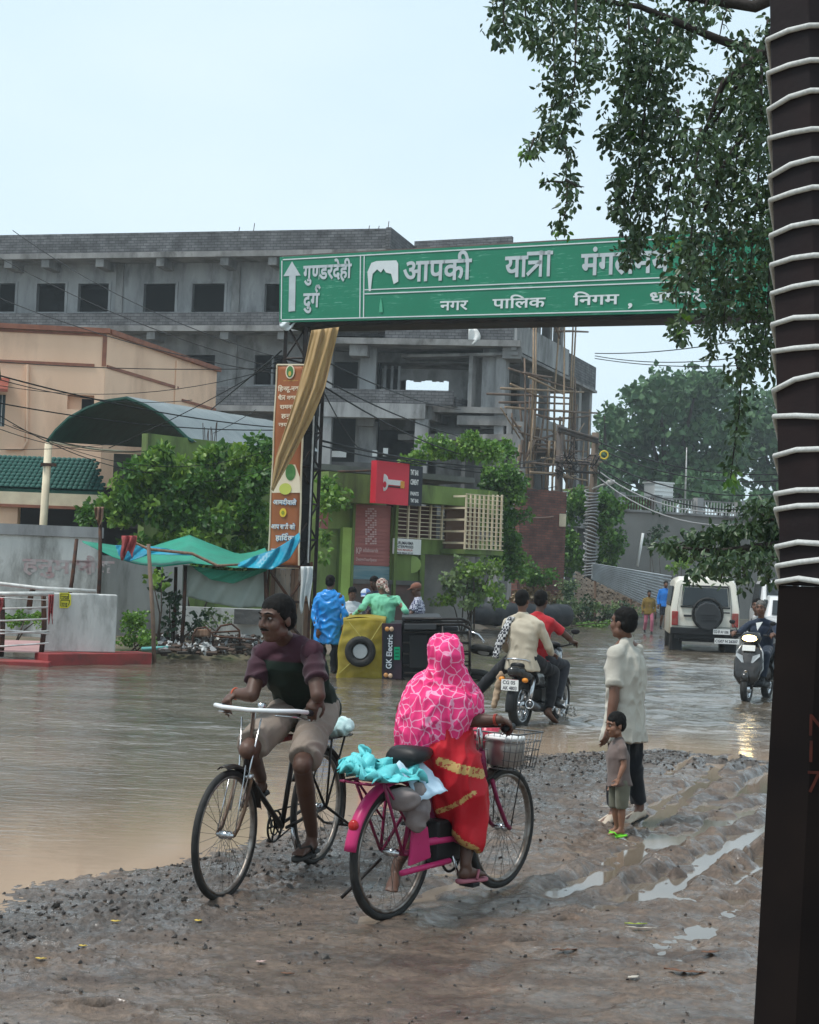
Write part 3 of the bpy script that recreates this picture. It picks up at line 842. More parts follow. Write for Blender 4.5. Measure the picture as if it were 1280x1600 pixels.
# ragged masonry left round the hole in the wall
rg = MB()
for i in range(14):
    u_ = sky_hole[0] + (sky_hole[1] - sky_hole[0]) * i / 13; h_ = random.uniform(.02, .18)
    C1.box(rg, u_ - .1, u_ + .1, sky_hole[2] - .01, sky_hole[2] + h_ * .5, 2.62, 2.78); C1.box(rg, u_ - .1, u_ + .1, sky_hole[3] - h_ * .6, sky_hole[3] + .01, 2.62, 2.78)
tag(rg.build('broken_brickwork', CONC, ub), kind='stuff')
f = MB()
for u_ in (win_hole[0], (win_hole[0] + win_hole[1]) / 2, win_hole[1]): C1.box(f, u_ - .06, u_ + .06, win_hole[2], win_hole[3], 2.5, 2.75)
f.build('window_frame', CONC_L, ub)
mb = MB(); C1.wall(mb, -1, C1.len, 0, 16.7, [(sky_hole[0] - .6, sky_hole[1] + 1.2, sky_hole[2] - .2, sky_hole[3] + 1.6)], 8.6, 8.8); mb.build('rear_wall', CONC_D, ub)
# low band with brick and the deep beam
zB1, zB0 = q(600, 609)[1], q(600, 631)[1]
mb = MB(); C1.box(mb, q(503, 610)[0], q(710, 610)[0], zB0, zB1, -.2, .05); mb.build('brick_parapet', GBRICK, ub)
mb = MB(); C1.box(mb, q(503, 610)[0], q(667, 610)[0], zB0 - .72, zB0 - .003, -.35, .3); mb.build('beam', CONC_L, ub)
mb = MB(); C1.box(mb, 0, C1.len, zB0 - .3, zB0 - .01, .31, 8.6); mb.build('concrete_slab', CONC, ub)
E1 = Plane(710, 71.0, 762, 74.5, 620)
mb = MB(); E1.box(mb, .02, E1.len, zB0 - .05, zB1 - .25, -.1, .15); mb.build('brick_parapet', GBRICK, ub)
E2 = Plane(668, 71.2, 716, 75.5, 640)
mb = MB(); E2.box(mb, .05, E2.len, zB0 - .7, zB0 - .06, -.2, .15); mb.build('beam', CONC, ub)
zC = q(760, 655)[1]
mb = MB(); C1.box(mb, q(713, 650)[0], q(806, 650)[0], zC - .25, zC + .2, .4, 8.6); mb.build('concrete_slab', CONC, ub)
for x in (508, 566, 659, 812):
    u_ = q(x, 690)[0]; w = .65 if x != 566 else .9
    b = MB(); C1.box(b, u_ - w / 2, u_ + w / 2, 0, zB0 - .725, -.25 if x != 566 else 1.5, .2 if x != 566 else 1.9); b.build('column', CONC_L, ub)
mb = MB(); C1.wall(mb, q(675, 700)[0], C1.len, 0, zC - .253, [C1.rect(772, 680, 792, 720), C1.rect(715, 675, 742, 720)], 1.9, 2.1); mb.build('plastered_wall', CONC, ub)
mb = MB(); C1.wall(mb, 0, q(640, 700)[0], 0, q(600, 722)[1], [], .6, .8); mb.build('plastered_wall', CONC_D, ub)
for (x, y, w, h) in ((523, 708, .6, .3), (583, 707, .15, .3), (600, 705, .15, .4)):
    u_, z_ = q(x, y); b = MB(); C1.box(b, u_ - w / 2 * 1.6, u_ + w / 2 * 1.6, z_ - h / 2, z_ + h / 2, .5, .56); b.build('notice_sheet', WHITE, ub)
CLOTHO = mat('orange_cloth', (.62, .12, .05), .8)
u_, z_ = q(755, 607); b = MB(); b.grid(lambda a, c: C1.pt(u_ - .14 + .3 * a * (1 - .4 * c), z_ + 1.1 - 2.2 * c, 2.4 + .06 * math.sin(a * 9)), 8, 6)
tag(b.build('hanging_cloth', CLOTHO, None, True, solid=.01), 'narrow orange cloth hung beside the dark doorway of the unfinished building', 'cloth')
b = MB(); u_, z_ = q(742, 526); b.grid(lambda a, c: C1.pt(u_ - .3 + .6 * a * (.6 + .4 * math.sin(c * 3)), z_ + .4 - .8 * c, -.1 - .08 * math.sin(a * 7 + c * 4)), 8, 6)
tag(b.build('rag', WHITE, None, True, solid=.01), 'white rag snagged on the brick parapet under the signboard', 'rag')
# right-hand face, running away behind the scaffolding
D1 = Plane(806, 70.5, 932, 84, 570)
zt, zb = D1.hit(812, 504)[1], D1.hit(812, 549)[1]
mb = MB(); D1.box(mb, 0, D1.len * .62, zb, zt, 0, .25); mb.build('plastered_parapet', CONC_L, ub)
mb = MB(); D1.box(mb, D1.len * .62 + .01, D1.len, zb - .1, zt - .15, 0, .25); mb.build('brick_parapet', GBRICK, ub)
mb = MB(); D1.box(mb, 0, D1.len, zb - .25, zb - .11, -.1, 6); mb.build('concrete_slab', CONC, ub)
mb = MB(); D1.box(mb, 0, D1.len * .55, 16.6, 17.0, -.6, 6); mb.build('concrete_slab', CONC, ub)
mb = MB(); D1.box(mb, 0, D1.len * .8, 16.2, 16.57, -1.4, .2); mb.build('beam', CONC_D, ub)
for f_ in (.12, .34, .48, .62):
    b = MB(); D1.box(b, D1.len * f_, D1.len * f_ + .45, zt - 1, 16.2, .5, .95); b.build('column', CONC, ub)
mb = MB(); D1.box(mb, 0, D1.len * .75, 8.6, 9.9, .1, .35); mb.build('plastered_parapet', CONC_L, ub)
mb = MB(); D1.box(mb, 0, D1.len * .98, 8.3, 8.59, -.05, 6); mb.build('concrete_slab', CONC, ub)
mb = MB(); D1.wall(mb, 0, D1.len * .72, 9.9, zb - .26, [(2, 3.6, 10, 12), (6, 7.6, 10, 12)], 2.2, 2.4); mb.build('plastered_wall', CONC, ub)
for f_ in (.02, .28, .5, .82, .97):
    b = MB(); D1.box(b, D1.len * f_, D1.len * f_ + .5, 0, zb - .253, .6 if f_ < .8 else .2, 1.1 if f_ < .8 else .7); b.build('column', CONC if f_ > .8 else CONC_L, ub)
mb = MB(); D1.box(mb, 0, D1.len, 4.6, 4.9, 0, 6); mb.build('concrete_slab', CONC, ub)
mb = MB(); D1.box(mb, 0, D1.len * .8, 0, 8.2, 2.4, 2.6); mb.build('plastered_wall', CONC_D, ub)

# bamboo scaffolding against it
sc = empty('bamboo_scaffolding', D1.pt(D1.len / 2, 0, -1.5), 'tangle of tied bamboo poles standing against the right end of the unfinished building', 'scaffolding')
rnd = random.Random(5)
SP = Plane(800, 68.5, 930, 76)
vert = [(838, 500, 834, 668), (853, 500, 845, 770), (866, 505, 858, 765), (880, 500, 871, 690), (895, 500, 884, 760), (903, 500, 895, 740), (812, 560, 812, 700), (822, 640, 818, 765),
        (832, 690, 829, 765), (842, 600, 838, 760), (852, 560, 850, 620), (872, 600, 868, 765), (889, 590, 886, 720), (898, 640, 894, 760), (908, 690, 906, 770), (836, 720, 842, 770), (850, 690, 846, 765), (915, 640, 912, 740)]
for i, (x0, y0, x1, y1) in enumerate(vert):
    b = MB(); o = rnd.uniform(-.6, .6); p0 = SP.at(x1, y1, o); p1 = SP.at(x0, y0, o)
    p0.z -= rnd.uniform(0, 1); mid = (p0 + p1) / 2 + Vector((rnd.uniform(-.12, .12), 0, 0))
    b.tube([p0, mid, p1], [.06, .05, .04], 6); b.build('bamboo_pole', BAMBOO if i % 3 or i < 6 else BAMBOO_D, sc, True)
hor_ = [(775, 607, 905, 613), (770, 615, 900, 622), (800, 628, 918, 631), (800, 636, 900, 642), (815, 640, 915, 646), (790, 576, 895, 610), (806, 590, 860, 616), (805, 583, 850, 590), (825, 648, 870, 658),
        (822, 665, 880, 672), (805, 675, 850, 690), (840, 700, 920, 706), (830, 716, 925, 722), (812, 708, 880, 704), (800, 722, 880, 728), (812, 738, 870, 742), (835, 690, 905, 668), (850, 655, 915, 650), (800, 600, 850, 622), (860, 518, 912, 519), (848, 504, 858, 530)]
for i, (x0, y0, x1, y1) in enumerate(hor_):
    b = MB(); o = rnd.uniform(-.7, .7); b.tube([SP.at(x0, y0, o), SP.at((x0 + x1) / 2, (y0 + y1) / 2 + rnd.uniform(-1, 1), o), SP.at(x1, y1, o)], [.06, .055, .045], 6)
    b.build('bamboo_pole', BAMBOO_D if i % 3 else BAMBOO, sc, True)
for i in range(46):
    x = rnd.uniform(808, 918); y = rnd.uniform(655, 765); o = rnd.uniform(-.6, 1.5); a = rnd.choice([0, 0, 90, 90, 90, 60, 120]) + rnd.uniform(-9, 9); l = rnd.uniform(12, 40)
    b = MB(); b.tube([SP.at(x - l * math.cos(R(a)), y - l * math.sin(R(a)), o), SP.at(x + l * math.cos(R(a)), min(775, y + l * math.sin(R(a))), o)], rnd.uniform(.035, .07), 5)
    b.build('bamboo_pole', rnd.choice([BAMBOO, BAMBOO_D, BAMBOO_D]), sc, True)

# ================================================================ peach house
ph = empty('peach_house', Vector((-11, 49, 0)), 'peach painted house with brown trim lines and flat roof, left of the green awning', 'house')
H1 = Plane(-160, 47.5, 165, 48, 560); H2 = Plane(165, 48, 340, 56.5, 560)
ht = H1.hit(80, 517)[1]
win = H1.rect(105, 617, 147, 640)
mb = MB(); H1.wall(mb, 0, H1.len, 0, ht, [win, H1.rect(-60, 615, 8, 665)], 0, .3); mb.build('wall', PEACH, ph)
mb = MB(); H2.wall(mb, .02, H2.len, 0, ht, [], 0, .3); mb.build('wall', PEACH, ph)
mb = MB(); a, b_, c, d = win; H1.box(mb, a, b_, c, d, .3, .35); mb.build('recess_wall', PEACH, ph)
mb = MB(); H1.box(mb, a + (b_ - a) * .5, b_, c, d - .1, .25, .295); mb.build('window_pane', DARK, ph)
mb = MB(); H1.box(mb, -.1, H1.len + .12, ht, ht + .16, -.14, .4); mb.build('cornice', TRIM, ph)
mb = MB(); H2.box(mb, .13, H2.len + .1, ht + .003, ht + .163, -.14, .4); mb.build('cornice', TRIM, ph)
mb = MB(); H1.box(mb, 0, H1.len, ht - .1, ht - .02, -.04, -.001); mb.build('trim_line', TRIM, ph)
zt1 = H1.hit(80, 568)[1]
mb = MB(); H1.box(mb, 0, H1.len - .35, zt1 - .05, zt1 + .05, -.04, -.001); mb.build('trim_line', TRIM, ph)
mb = MB(); H2.box(mb, .1, H2.len * .62, zt1 - .05, zt1 + .05, -.04, -.001); mb.build('trim_line', TRIM, ph)
mb = MB(); H2.box(mb, H2.len * .66, H2.len, zt1 - .45, zt1 - .35, -.04, -.001); mb.build('trim_line', TRIM, ph)
for pl, x, z0, z1 in ((H1, 163, zt1, ht), (H1, 42, 3, zt1), (H2, 276, 5, ht)):
    u_ = pl.hit(x, 560)[0]; b = MB(); pl.box(b, u_ - .07, u_ + .07, z0, z1 - .1, -.045, -.002); b.build('trim_line', TRIM if x == 163 else PEACH, ph)
mb = MB(); mb.add([H1.pt(0, ht - .3, .3), H1.pt(H1.len, ht - .3, .3), H2.pt(H2.len, ht - .3, .3), H1.pt(0, ht - .3, 9)], [(0, 1, 2, 3)]); mb.build('roof', CONC, ph)
a, b_, c, d = H1.rect(-60, 615, 8, 665)
mb = MB(); H1.box(mb, a, b_, c, d, .12, .16); mb.build('window_pane', mat('dim_glass', (.06, .09, .1), .15), ph)
for k in range(6):
    b = MB(); u_ = a + (b_ - a) * (k + .5) / 6; b.cyl(H1.pt(u_, c, .04), H1.pt(u_, d, .04), .015, n=5); b.build('window_bar', STEELW, ph)
mb = MB(); p0 = H1.at(-60, 595, 0); p1 = H1.at(14, 596, 0)
mb.hexa([p0 + V(0, -1.0, -.45), p1 + V(.25, -1.0, -.45), p1, p0], [p0 + V(0, -1.0, -.35), p1 + V(.25, -1.0, -.35), p1 + V(0, 0, .12), p0 + V(0, 0, .12)]); mb.build('window_canopy', TILER, ph)
b = MB(); b.cyl(H1.at(10, 600, -.9), H1.at(3, 545, -.9), .025, n=5); b.build('rod', STEEL, ph)
b = MB(); b.tube([H1.at(44, 570, -.1), H1.at(43, 690, -.1), H1.at(36, 702, -.1), H1.at(10, 702, -.1)], .045, 6); b.build('drain_pipe', PEACH, ph)

# tiled lean-to awning in front of the house
aw = empty('tiled_awning', Vector((-10, 40, 0)), 'low lean-to roof of dark green tiles over a shaded porch, behind the whitewashed wall', 'awning')
A0 = Plane(-120, 40, 152, 40); A1 = Plane(-120, 42.5, 165, 42.5)
za = A0.hit(60, 765)[1]; zb_ = A1.hit(60, 716)[1]
u0 = 0; u1 = A0.hit(162, 765)[0]; 
NT = 34; NR = 9
base = MB(); base.hexa([A0.pt(u0, za - .08), A0.pt(u1, za - .08), A1.pt(u1 - .05, zb_ - .08), A1.pt(u0, zb_ - .08)], [A0.pt(u0, za), A0.pt(u1, za), A1.pt(u1 - .05, zb_), A1.pt(u0, zb_)]); base.build('roof_deck', SHEETG, aw)
tile_me = None
slope = (A1.pt(0, zb_) - A0.pt(0, za)); sl = slope.normalized(); tw = (u1 - u0) / NT; tl = slope.length / NR
tm = MB(); 
for j in range(5):
    a0 = math.pi * j / 4
n_ = 6; vs = []
for e in (0, 1):
    for j in range(n_ + 1):
        a_ = math.pi * j / n_
        vs.append(Vector((-math.cos(a_) * tw * .5, e * tl * 1.12, math.sin(a_) * (.06 if e == 0 else .035) + (.05 if e == 0 else .0))))
tm.add(vs, [(j, j + 1, n_ + 2 + j, n_ + 1 + j) for j in range(n_)] + [tuple(range(n_, -1, -1))])
tile_me = tm.mesh('tile', TILEG, True)
Mt = Matrix((A0.d, sl, A0.d.cross(sl))).transposed().to_4x4()
k = 0
for r_ in range(NR):
    for c_ in range(NT):
        if c_ < NT * .36 : continue
        k += 1
        o = bpy.data.objects.new('tile', tile_me); COL.objects.link(o); o.parent = aw
        o.matrix_parent_inverse = basis(aw).inverted()
        o.matrix_basis = Matrix.Translation(A0.pt(u0 + tw * (c_ + .5 + (.5 if r_ % 2 else 0)), za) + sl * (tl * r_) + Vector((0, 0, .012))) @ Mt
mb = MB(); A0.box(mb, u0, u1, za - .42, za - .083, -.03, .12); mb.build('beam', CREAM, aw)
mb = MB(); A0.box(mb, u0, u1, za - .5, za - .423, -.06, .2); mb.build('beam_ledge', TRIM, aw)
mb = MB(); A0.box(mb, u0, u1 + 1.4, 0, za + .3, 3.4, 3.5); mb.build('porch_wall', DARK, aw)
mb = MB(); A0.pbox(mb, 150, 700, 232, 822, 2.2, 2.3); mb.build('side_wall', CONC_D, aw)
mb = MB(); A0.pbox(mb, -20, 775, 26, 830, .1, .4); mb.build('post', PEACH, aw)

# barrel-vaulted sheet roof
vr = empty('vaulted_shelter', Vector((-9, 40, 0)), 'arched sheet metal shelter, dark green inside and grey on top, on a cream post', 'shelter')
prof = [(74, 690), (88, 672), (108, 653), (135, 638), (165, 627), (198, 622), (228, 634), (252, 648), (275, 668), (292, 684), (302, 690)]
fp = [P(x, y, 38.5) for x, y in prof]
ridge_back = P(430, 660, 57); ex = ridge_back - P(198, 622, 38.5)
ns = 10
def vault(t0, off_):
    mb = MB(); n = len(fp)
    c = fp[0].lerp(fp[-1], .5)
    vs = []
    for i in range(ns + 1):
        for p in fp:
            w = (p - c).normalized() * off_
            vs.append(p + ex * (i / ns) + w + Vector((0, 0, .03 * math.sin(i * 3.1))))
    fs = [(i * n + j, i * n + j + 1, (i + 1) * n + j + 1, (i + 1) * n + j) for i in range(ns) for j in range(n - 1)]
    mb.add(vs, fs); return mb
vault(0, 0).build('inner_sheet', SHEETG, vr, True)
vault(0, .05).build('outer_sheet', SHEETGREY, vr, True)
b = MB(); b.tube([p for p in fp], .05, 6); b.build('front_hoop', SHEETG, vr)
b = MB(); b.tube([fp[0], P(150, 702, 39), P(228, 708, 39.5)], .03, 5); b.build('tie_rod', CREAM, vr)
b = MB(); p_ = P(76, 692, 38.5); b.cyl(Vector((p_.x - .08, p_.y, 0)), p_, .1, n=10); b.build('post', CREAM, vr, True)
b = MB(); b.box(P(76, 726, 38.4), (.4, .1, .08)); b.build('clamp', STEEL, vr)
# lime green block wall
lw = MB(); GP = Plane(226, 37.5, 440, 41)
GP.box(lw, 0, GP.len, 0, GP.hit(300, 685)[1], 0, .25); o = lw.build('lime_green_wall', LIME, None)
tag(o, 'lime green painted wall top showing above the leafy bush', 'wall')
for (x0, y0) in ((322, 685), (334, 683)):
    for k in range(4):
        b = MB(); p_ = GP.at(x0 + k * 2.6, y0, .1); b.cyl(p_ - V(0, 0, .1), p_ + V(random.uniform(-.05, .05), 0, random.uniform(.2, .45)), .012, n=4)
        tag(b.build('rebar_stub', STEEL), 'thin rusty bar standing on top of the lime green wall', 'rebar', 'rebar stubs on the lime green wall')

# ================================================================ left boundary walls, kerb and rail
WL = Plane(-150, 31, 158, 31.5)
tag((lambda m: (WL.box(m, 0, WL.len, 0, WL.hit(80, 838)[1], 0, .25), m.build('wall', WHITEW))[1])(MB()), 'whitewashed boundary wall with worn pink lettering and a thick coping', 'wall')
wall_main = bpy.data.objects['wall']; wall_main.name = 'whitewashed_wall'
cp = MB(); WL.box(cp, 0, WL.len + .05, WL.hit(80, 838)[1] + .003, WL.hit(80, 821)[1], -.06, .32); cp.build('coping', CONC_L, wall_main)
FADE = mat('faded_pink_paint', (.44, .30, .30), .9, (.46, .43, .42), 9)
mbt = lettering('हनुमान', WL.at(34, 893, -.006), WL.d, V(0, 0, 1), .42, width=1.5, bold=.03); mbt.build('painted_lettering', FADE, wall_main)
mbt = lettering('चौक', WL.at(118, 893, -.006), WL.d, V(0, 0, 1), .38, width=.8, bold=.03); mbt.build('painted_lettering', FADE, wall_main)
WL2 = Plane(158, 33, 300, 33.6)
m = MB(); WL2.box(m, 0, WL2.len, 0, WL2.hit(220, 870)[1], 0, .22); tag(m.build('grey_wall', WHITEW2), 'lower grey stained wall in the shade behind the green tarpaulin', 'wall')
WL3 = Plane(284, 33.2, 425, 33.4)
m = MB(); WL3.box(m, 0, WL3.len, 0, WL3.hit(350, 950)[1], 0, .22); w3 = m.build('plaster_wall', WHITEW); tag(w3, 'low white plastered wall behind the hanging translucent sheet', 'wall')
m = MB(); WL3.pbox(m, 366, 952, 410, 975, -.28, -.05); m.build('brick_footing', CONC_D, w3)
# block + red kerb
BP = Plane(78, 25.3, 190, 25.6)
m = MB(); BP.box(m, 0, BP.len, .2, BP.hit(130, 928)[1], 0, .35); wb = m.build('white_block_wall', WHITEW, None, bevel=.02); tag(wb, 'short thick whitewashed wall with a yellow sticker above the red kerb', 'wall')
KP = Plane(86, 24.7, 248, 26.0); KP0 = Plane(-160, 24.3, 88, 24.5)
m = MB(); KP.box(m, 0, KP.len, -.3, KP.hit(160, 1021)[1], 0, .5); m.wallbox(KP0.A, KP0.B, -.3, KP0.hit(20, 1033)[1], .5); kerb = m.build('kerb', REDP, None, bevel=.015); tag(kerb, kind='structure')
m = MB(); m.add([KP0.pt(0, .19, .5), KP0.pt(KP0.len, .19, .5), KP0.pt(KP0.len, .24, 3.2), KP0.pt(0, .24, 3.2)], [(0, 1, 2, 3)]); tag(m.build('pavement', PINKF, None), kind='structure')
YEL = mat('yellow_sticker', (.75, .68, .05), .5); BLKP = mat('black_print', (.02, .02, .02), .6)
stp = [BP.at(x, y, -.012) for x, y in ((93, 926), (108, 926), (111, 930), (111, 945), (106, 950), (93, 950))]
m = MB(); m.prism(list(reversed(stp)), -BP.n * .004); stk = m.build('sticker', YEL, wb)
b = MB()
for x0, y0, x1, y1 in ((95, 928, 107, 928), (95, 936, 107, 936), (95, 938, 109, 938), (95, 947, 105, 947), (95, 928, 95, 936), (107, 928, 107, 936), (95, 938, 95, 947), (109, 938, 107, 946)):
    b.cyl(BP.at(x0, y0, -.02), BP.at(x1, y1, -.02), .006, n=4)
b.build('sticker_border', BLKP, wb)
lettering('भगत', BP.at(96, 935.5, -.02), BP.d, V(0, 0, 1), .075, width=.11, mb=None).build('sticker_lettering', BLKP, wb)
lettering('राजु', BP.at(96, 946, -.02), BP.d, V(0, 0, 1), .075, width=.10).build('sticker_lettering', BLKP, wb)
rl = empty('pipe_railing', KP0.pt(KP0.len, .2, .3), 'bent white pipe railing with rusty posts at the left edge by the red kerb', 'railing')
def pipe(name, pts, r, m_, par, Y=25.0):
    b = MB(); b.tube([P(x, y, Y) for x, y in pts], r, 7); return b.build(name, m_, par, True)
pipe('handrail', [(-60, 908), (0, 912), (60, 919), (150, 924)], .035, STEELW, rl, 25.5)
pipe('top_rail', [(-60, 926), (5, 928), (84, 928)], .04, STEELW, rl)
for y0, y1 in ((951, 949), (970, 967), (985, 990), (990, 986), (1010, 1005), (934, 938)):
    pipe('rail', [(-40, y0), (5, y0), (76, y1)], .016 if y0 != 934 else .01, STEELW, rl, 24.95)
for x0, x1 in ((3, 2), (68, 64)):
    pipe('post', [(x0, 926), (x0 + 1, 980), (x1, 1026)], .045, STEEL, rl, 25.1)
pipe('rear_post', [(52, 918), (48, 930), (45, 952)], .05, STEEL, rl, 25.6)
REDC = mat('red_cloth', (.42, .09, .09), .85, (.3, .06, .06), 14, bump=.004)
def rag(name, x0, y0, x1, y1, Y, mt_, label, cat='cloth', amp=.05, nu_=10, nv_=12, parent=None):
    m = MB(); sd = random.random() * 9
    m.grid(lambda a, c: P(x0 + (x1 - x0) * (a * (1 - .25 * c) + .1 * c * math.sin(sd + c * 5)), y0 + (y1 - y0) * c * (.8 + .2 * math.sin(a * 6 + sd)), Y + amp * math.sin(a * 14 + sd + c * 3)), nu_, nv_)
    o = m.build(name, mt_, parent, True, solid=.008)
    if label: tag(o, label, cat)
    return o
rag('rag', 76, 929, 84, 976, 24.85, REDC, 'red rag tied to the right post of the pipe railing')
rag('rag', -8, 934, 6, 966, 24.85, REDC, 'red rag tied to the left post of the pipe railing')

# ================================================================ lime green shop
sh_ = empty('green_shop', Vector((-2, 43, 0)), 'lime green single storey shop with pink shutter, grilles and a red sign box', 'shop')
G1 = Plane(495, 41.5, 755, 45.5)
g = lambda x, y: G1.hit(x, y)
PINKS = mat('pink_shutter', (.42, .16, .14), .6, (.35, .13, .12), 3, stretch=(.3, .3, 3))
top = g(540, 787)[1]; ru = g(657, 800)[0]
mb = MB(); G1.wall(mb, 0, ru, 0, top, [G1.rect(511, 826, 529, 990), G1.rect(549, 788, 611, 906), G1.rect(618, 790, 657, 842)], 0, .25); mb.build('wall', LIME, sh_)
mb = MB(); G1.pbox(mb, 495, 741, 586, 786, -.55, .3); mb.build('parapet', LIME, sh_)
mb = MB(); G1.pbox(mb, 586, 760, 753, 788, -.5, .3); mb.build('parapet', LIME, sh_)
mb = MB(); G1.pbox(mb, 745, 768, 757, 806, -.6, .1); mb.build('corner_pier', LIME, sh_)
mb = MB(); G1.pbox(mb, 495, 734, 756, 743, .4, 5); mb.build('roof', CONC_D, sh_)
mb = MB(); G1.pbox(mb, 511, 826, 529, 990, .12, .16); mb.build('door', LIME, sh_)
mb = MB(); G1.pbox(mb, 529, 824, 545, 992, -.12, .0); mb.build('door_pilaster', mat('bright_lime', (.36, .52, .12), .7, (.3, .42, .1), 2), sh_)
mb = MB(); G1.pbox(mb, 497, 800, 511, 826, -.06, -.004); mb.build('pink_panel', PINKS, sh_)
mb = MB(); G1.pbox(mb, 549, 788, 611, 884, .05, .1); shut = mb.build('shutter', PINKS, sh_)
for k in range(16):
    b = MB(); y = 791 + k * 5.8; G1.pbox(b, 549.5, y, 610.5, y + 4.4, .03, .049); b.build('slat', PINKS, sh_)
BLUEP = mat('blue_panel', (.10, .22, .26), .6, (.22, .3, .32), 4, stretch=(.3, .3, 4))
mb = MB(); G1.pbox(mb, 549, 884.5, 611, 906, .02, .1); mb.build('blue_panel', BLUEP, sh_)
mb = MB(); G1.pbox(mb, 540, 906, 655, 913, -.1, .2); mb.build('ledge', CONC_D, sh_)
mb = MB(); G1.pbox(mb, 540, 913, 655, 990, -.05, -.003); mb.build('plinth', mat('stained_plinth', (.15, .09, .08), .9, (.09, .08, .07), 3), sh_)
for x in (546, 613):
    b = MB(); G1.pbox(b, x - 2, 786, x + 2, 990, -.14, -.006); b.build('pillar', LIME, sh_)
PRW = mat('white_print', (.72, .70, .68), .6)
PRP = mat('pale_pink_print', (.62, .42, .40), .6)
b = MB()
for k in range(16):
    y = 794 + k * 3.6
    for j in range(5):
        if (k * 7 + j * 3) % 4: G1.pbox(b, 571.5 + j * 3.6, y, 574.5 + j * 3.6, y + 2.4, .015, .02)
tag(b.build('painted_characters', PRP, sh_), kind='stuff')
lettering(['KP'], G1.at(557, 865, .02), G1.d, V(0, 0, 1), .26, width=.2, bold=.03).build('shop_lettering', PRP, sh_)
lettering(['ellaboards'], G1.at(568, 862, .02), G1.d, V(0, 0, 1), .16, width=.55, bold=.02).build('shop_lettering', PRP, sh_)
lettering(['DesignYourSpace'], G1.at(557, 876, .02), G1.d, V(0, 0, 1), .13, width=.75, bold=.02).build('shop_lettering', PRP, sh_)
mb = MB(); G1.pbox(mb, 611, 842, 654, 866, -.12, -.07); mb.build('name_board', WHITE, sh_)
BLUK = mat('dark_print', (.03, .03, .05), .6); REDK = mat('red_print', (.45, .04, .03), .6)
lettering(['GURUMAHIMA'], G1.at(613, 850, -.125), G1.d, V(0, 0, 1), .13, width=.70, bold=.02).build('board_lettering', BLUK, sh_)
lettering(['ENTERPRISES'], G1.at(613, 855.5, -.125), G1.d, V(0, 0, 1), .11, width=.70, bold=.02).build('board_lettering', BLUK, sh_)
lettering(['PAN MASALA'], G1.at(616, 860, -.125), G1.d, V(0, 0, 1), .08, width=.6).build('board_lettering', REDK, sh_)
lettering(['MOB 98264 55110'], G1.at(616, 865, -.125), G1.d, V(0, 0, 1), .08, width=.6).build('board_lettering', BLUK, sh_)
b = MB(); cc = G1.at(644, 882, -.02); b.ell(cc, .26, Matrix.Diagonal((1, .03, 1)), 20, 6); b.build('painted_disc', mat('pale_lime', (.32, .44, .14), .8), sh_)
# grille windows
mb = MB(); G1.pbox(mb, 616, 789, 692, 843, .3, .4); mb.build('window_shade', mat('brown_interior', (.10, .05, .045), .9), sh_)
for k in range(5):
    b = MB(); x = 618 + k * 17.5; G1.pbox(b, x - .9, 789, x + .9, 843, -.1, -.03); b.build('grille_bar', CREAM, sh_)
for k in range(9):
    b = MB(); y = 791 + k * 6.3; G1.pbox(b, 617, y - .5, 691, y + .5, -.12, -.101); b.build('grille_bar', CREAM, sh_)
J0 = -1.1
mb = MB(); G1.pbox(mb, 694, 776, 746, 858, -.1, 0); mb.build('window_shade', mat('brown_interior2', (.12, .07, .05), .9), sh_)
for k in range(9):
    b = MB(); x = 691 + k * 6.9; G1.pbox(b, x - .8, 774, x + .8, 858, J0, J0 + .06); b.build('grille_bar', CREAM, sh_)
for k in range(13):
    b = MB(); y = 775 + k * 6.9; G1.pbox(b, 690, y - .6, 747, y + .6, J0 - .05, J0 - .003); b.build('grille_bar', CREAM, sh_)
for k in range(5):
    b = MB(); x = 692; y = 776 + k * 18; u_, z_ = g(x, y); G1.box(b, u_ - .02, u_ + .02, z_ - .03, z_ + .03, J0, 0); b.build('grille_bar', CREAM, sh_)
mb = MB(); G1.pbox(mb, 688, 859, 748, 866, J0, .1); mb.build('balcony_ledge', LIME, sh_)
mb = MB(); G1.pbox(mb, 657, 843, 760, 868, .0, .3); mb.build('wall', LIME, sh_)
mb = MB(); G1.pbox(mb, 657, 868, 760, 1000, .6, .8); mb.build('wall', mat('grey_wall_p', (.22, .21, .2), .9, (.3, .28, .26), 2), sh_)
mb = MB(); G1.pbox(mb, 652, 866, 659, 992, -.1, .3); mb.build('pillar', LIME, sh_)
mb = MB(); G1.pbox(mb, 495, 991, 760, 1003, -.4, 1); mb.build('step', CONC_D, sh_)
# red and black sign box
SB = Plane(587, 40.2, 662, 41.6)
sbx = empty('sign_box', SB.pt(0, 4.2), 'projecting red and black shop sign box above the pink shutter', 'sign')
REDS = mat('red_sign', (.66, .035, .06), .35, (.6, .03, .05), 2); BLKS = mat('black_sign', (.02, .022, .03), .35)
mb = MB(); SB.pbox(mb, 588, 722, 639, 788, 0, .22); mb.build('red_panel', REDS, sbx)
mb = MB(); SB.pbox(mb, 639.4, 728, 660, 790, 0, .22); mb.build('black_panel', BLKS, sbx)
for i, y in enumerate((738, 753, 770, 781)):
    lettering(['TMT BAR', 'CEMENT', 'PAINTS'][i % 3], SB.at(641, y + 3.5, -.012), SB.d, V(0, 0, 1), .14 if i > 1 else .2, width=.33, bold=.04).build('sign_lettering', PRW, sbx)
b = MB(); b.ell(SB.at(600, 754, 0), (.13, .02, .24), None, 18, 8); b.build('logo_disc', PRW, sbx, True)
b = MB(); SB.pbox(b, 603, 750, 628, 758, -.02, -.003); b.build('logo_plate', PRW, sbx)
b = MB(); SB.pbox(b, 604, 760, 632, 762, -.02, -.003); b.build('logo_line', BLKP, sbx)
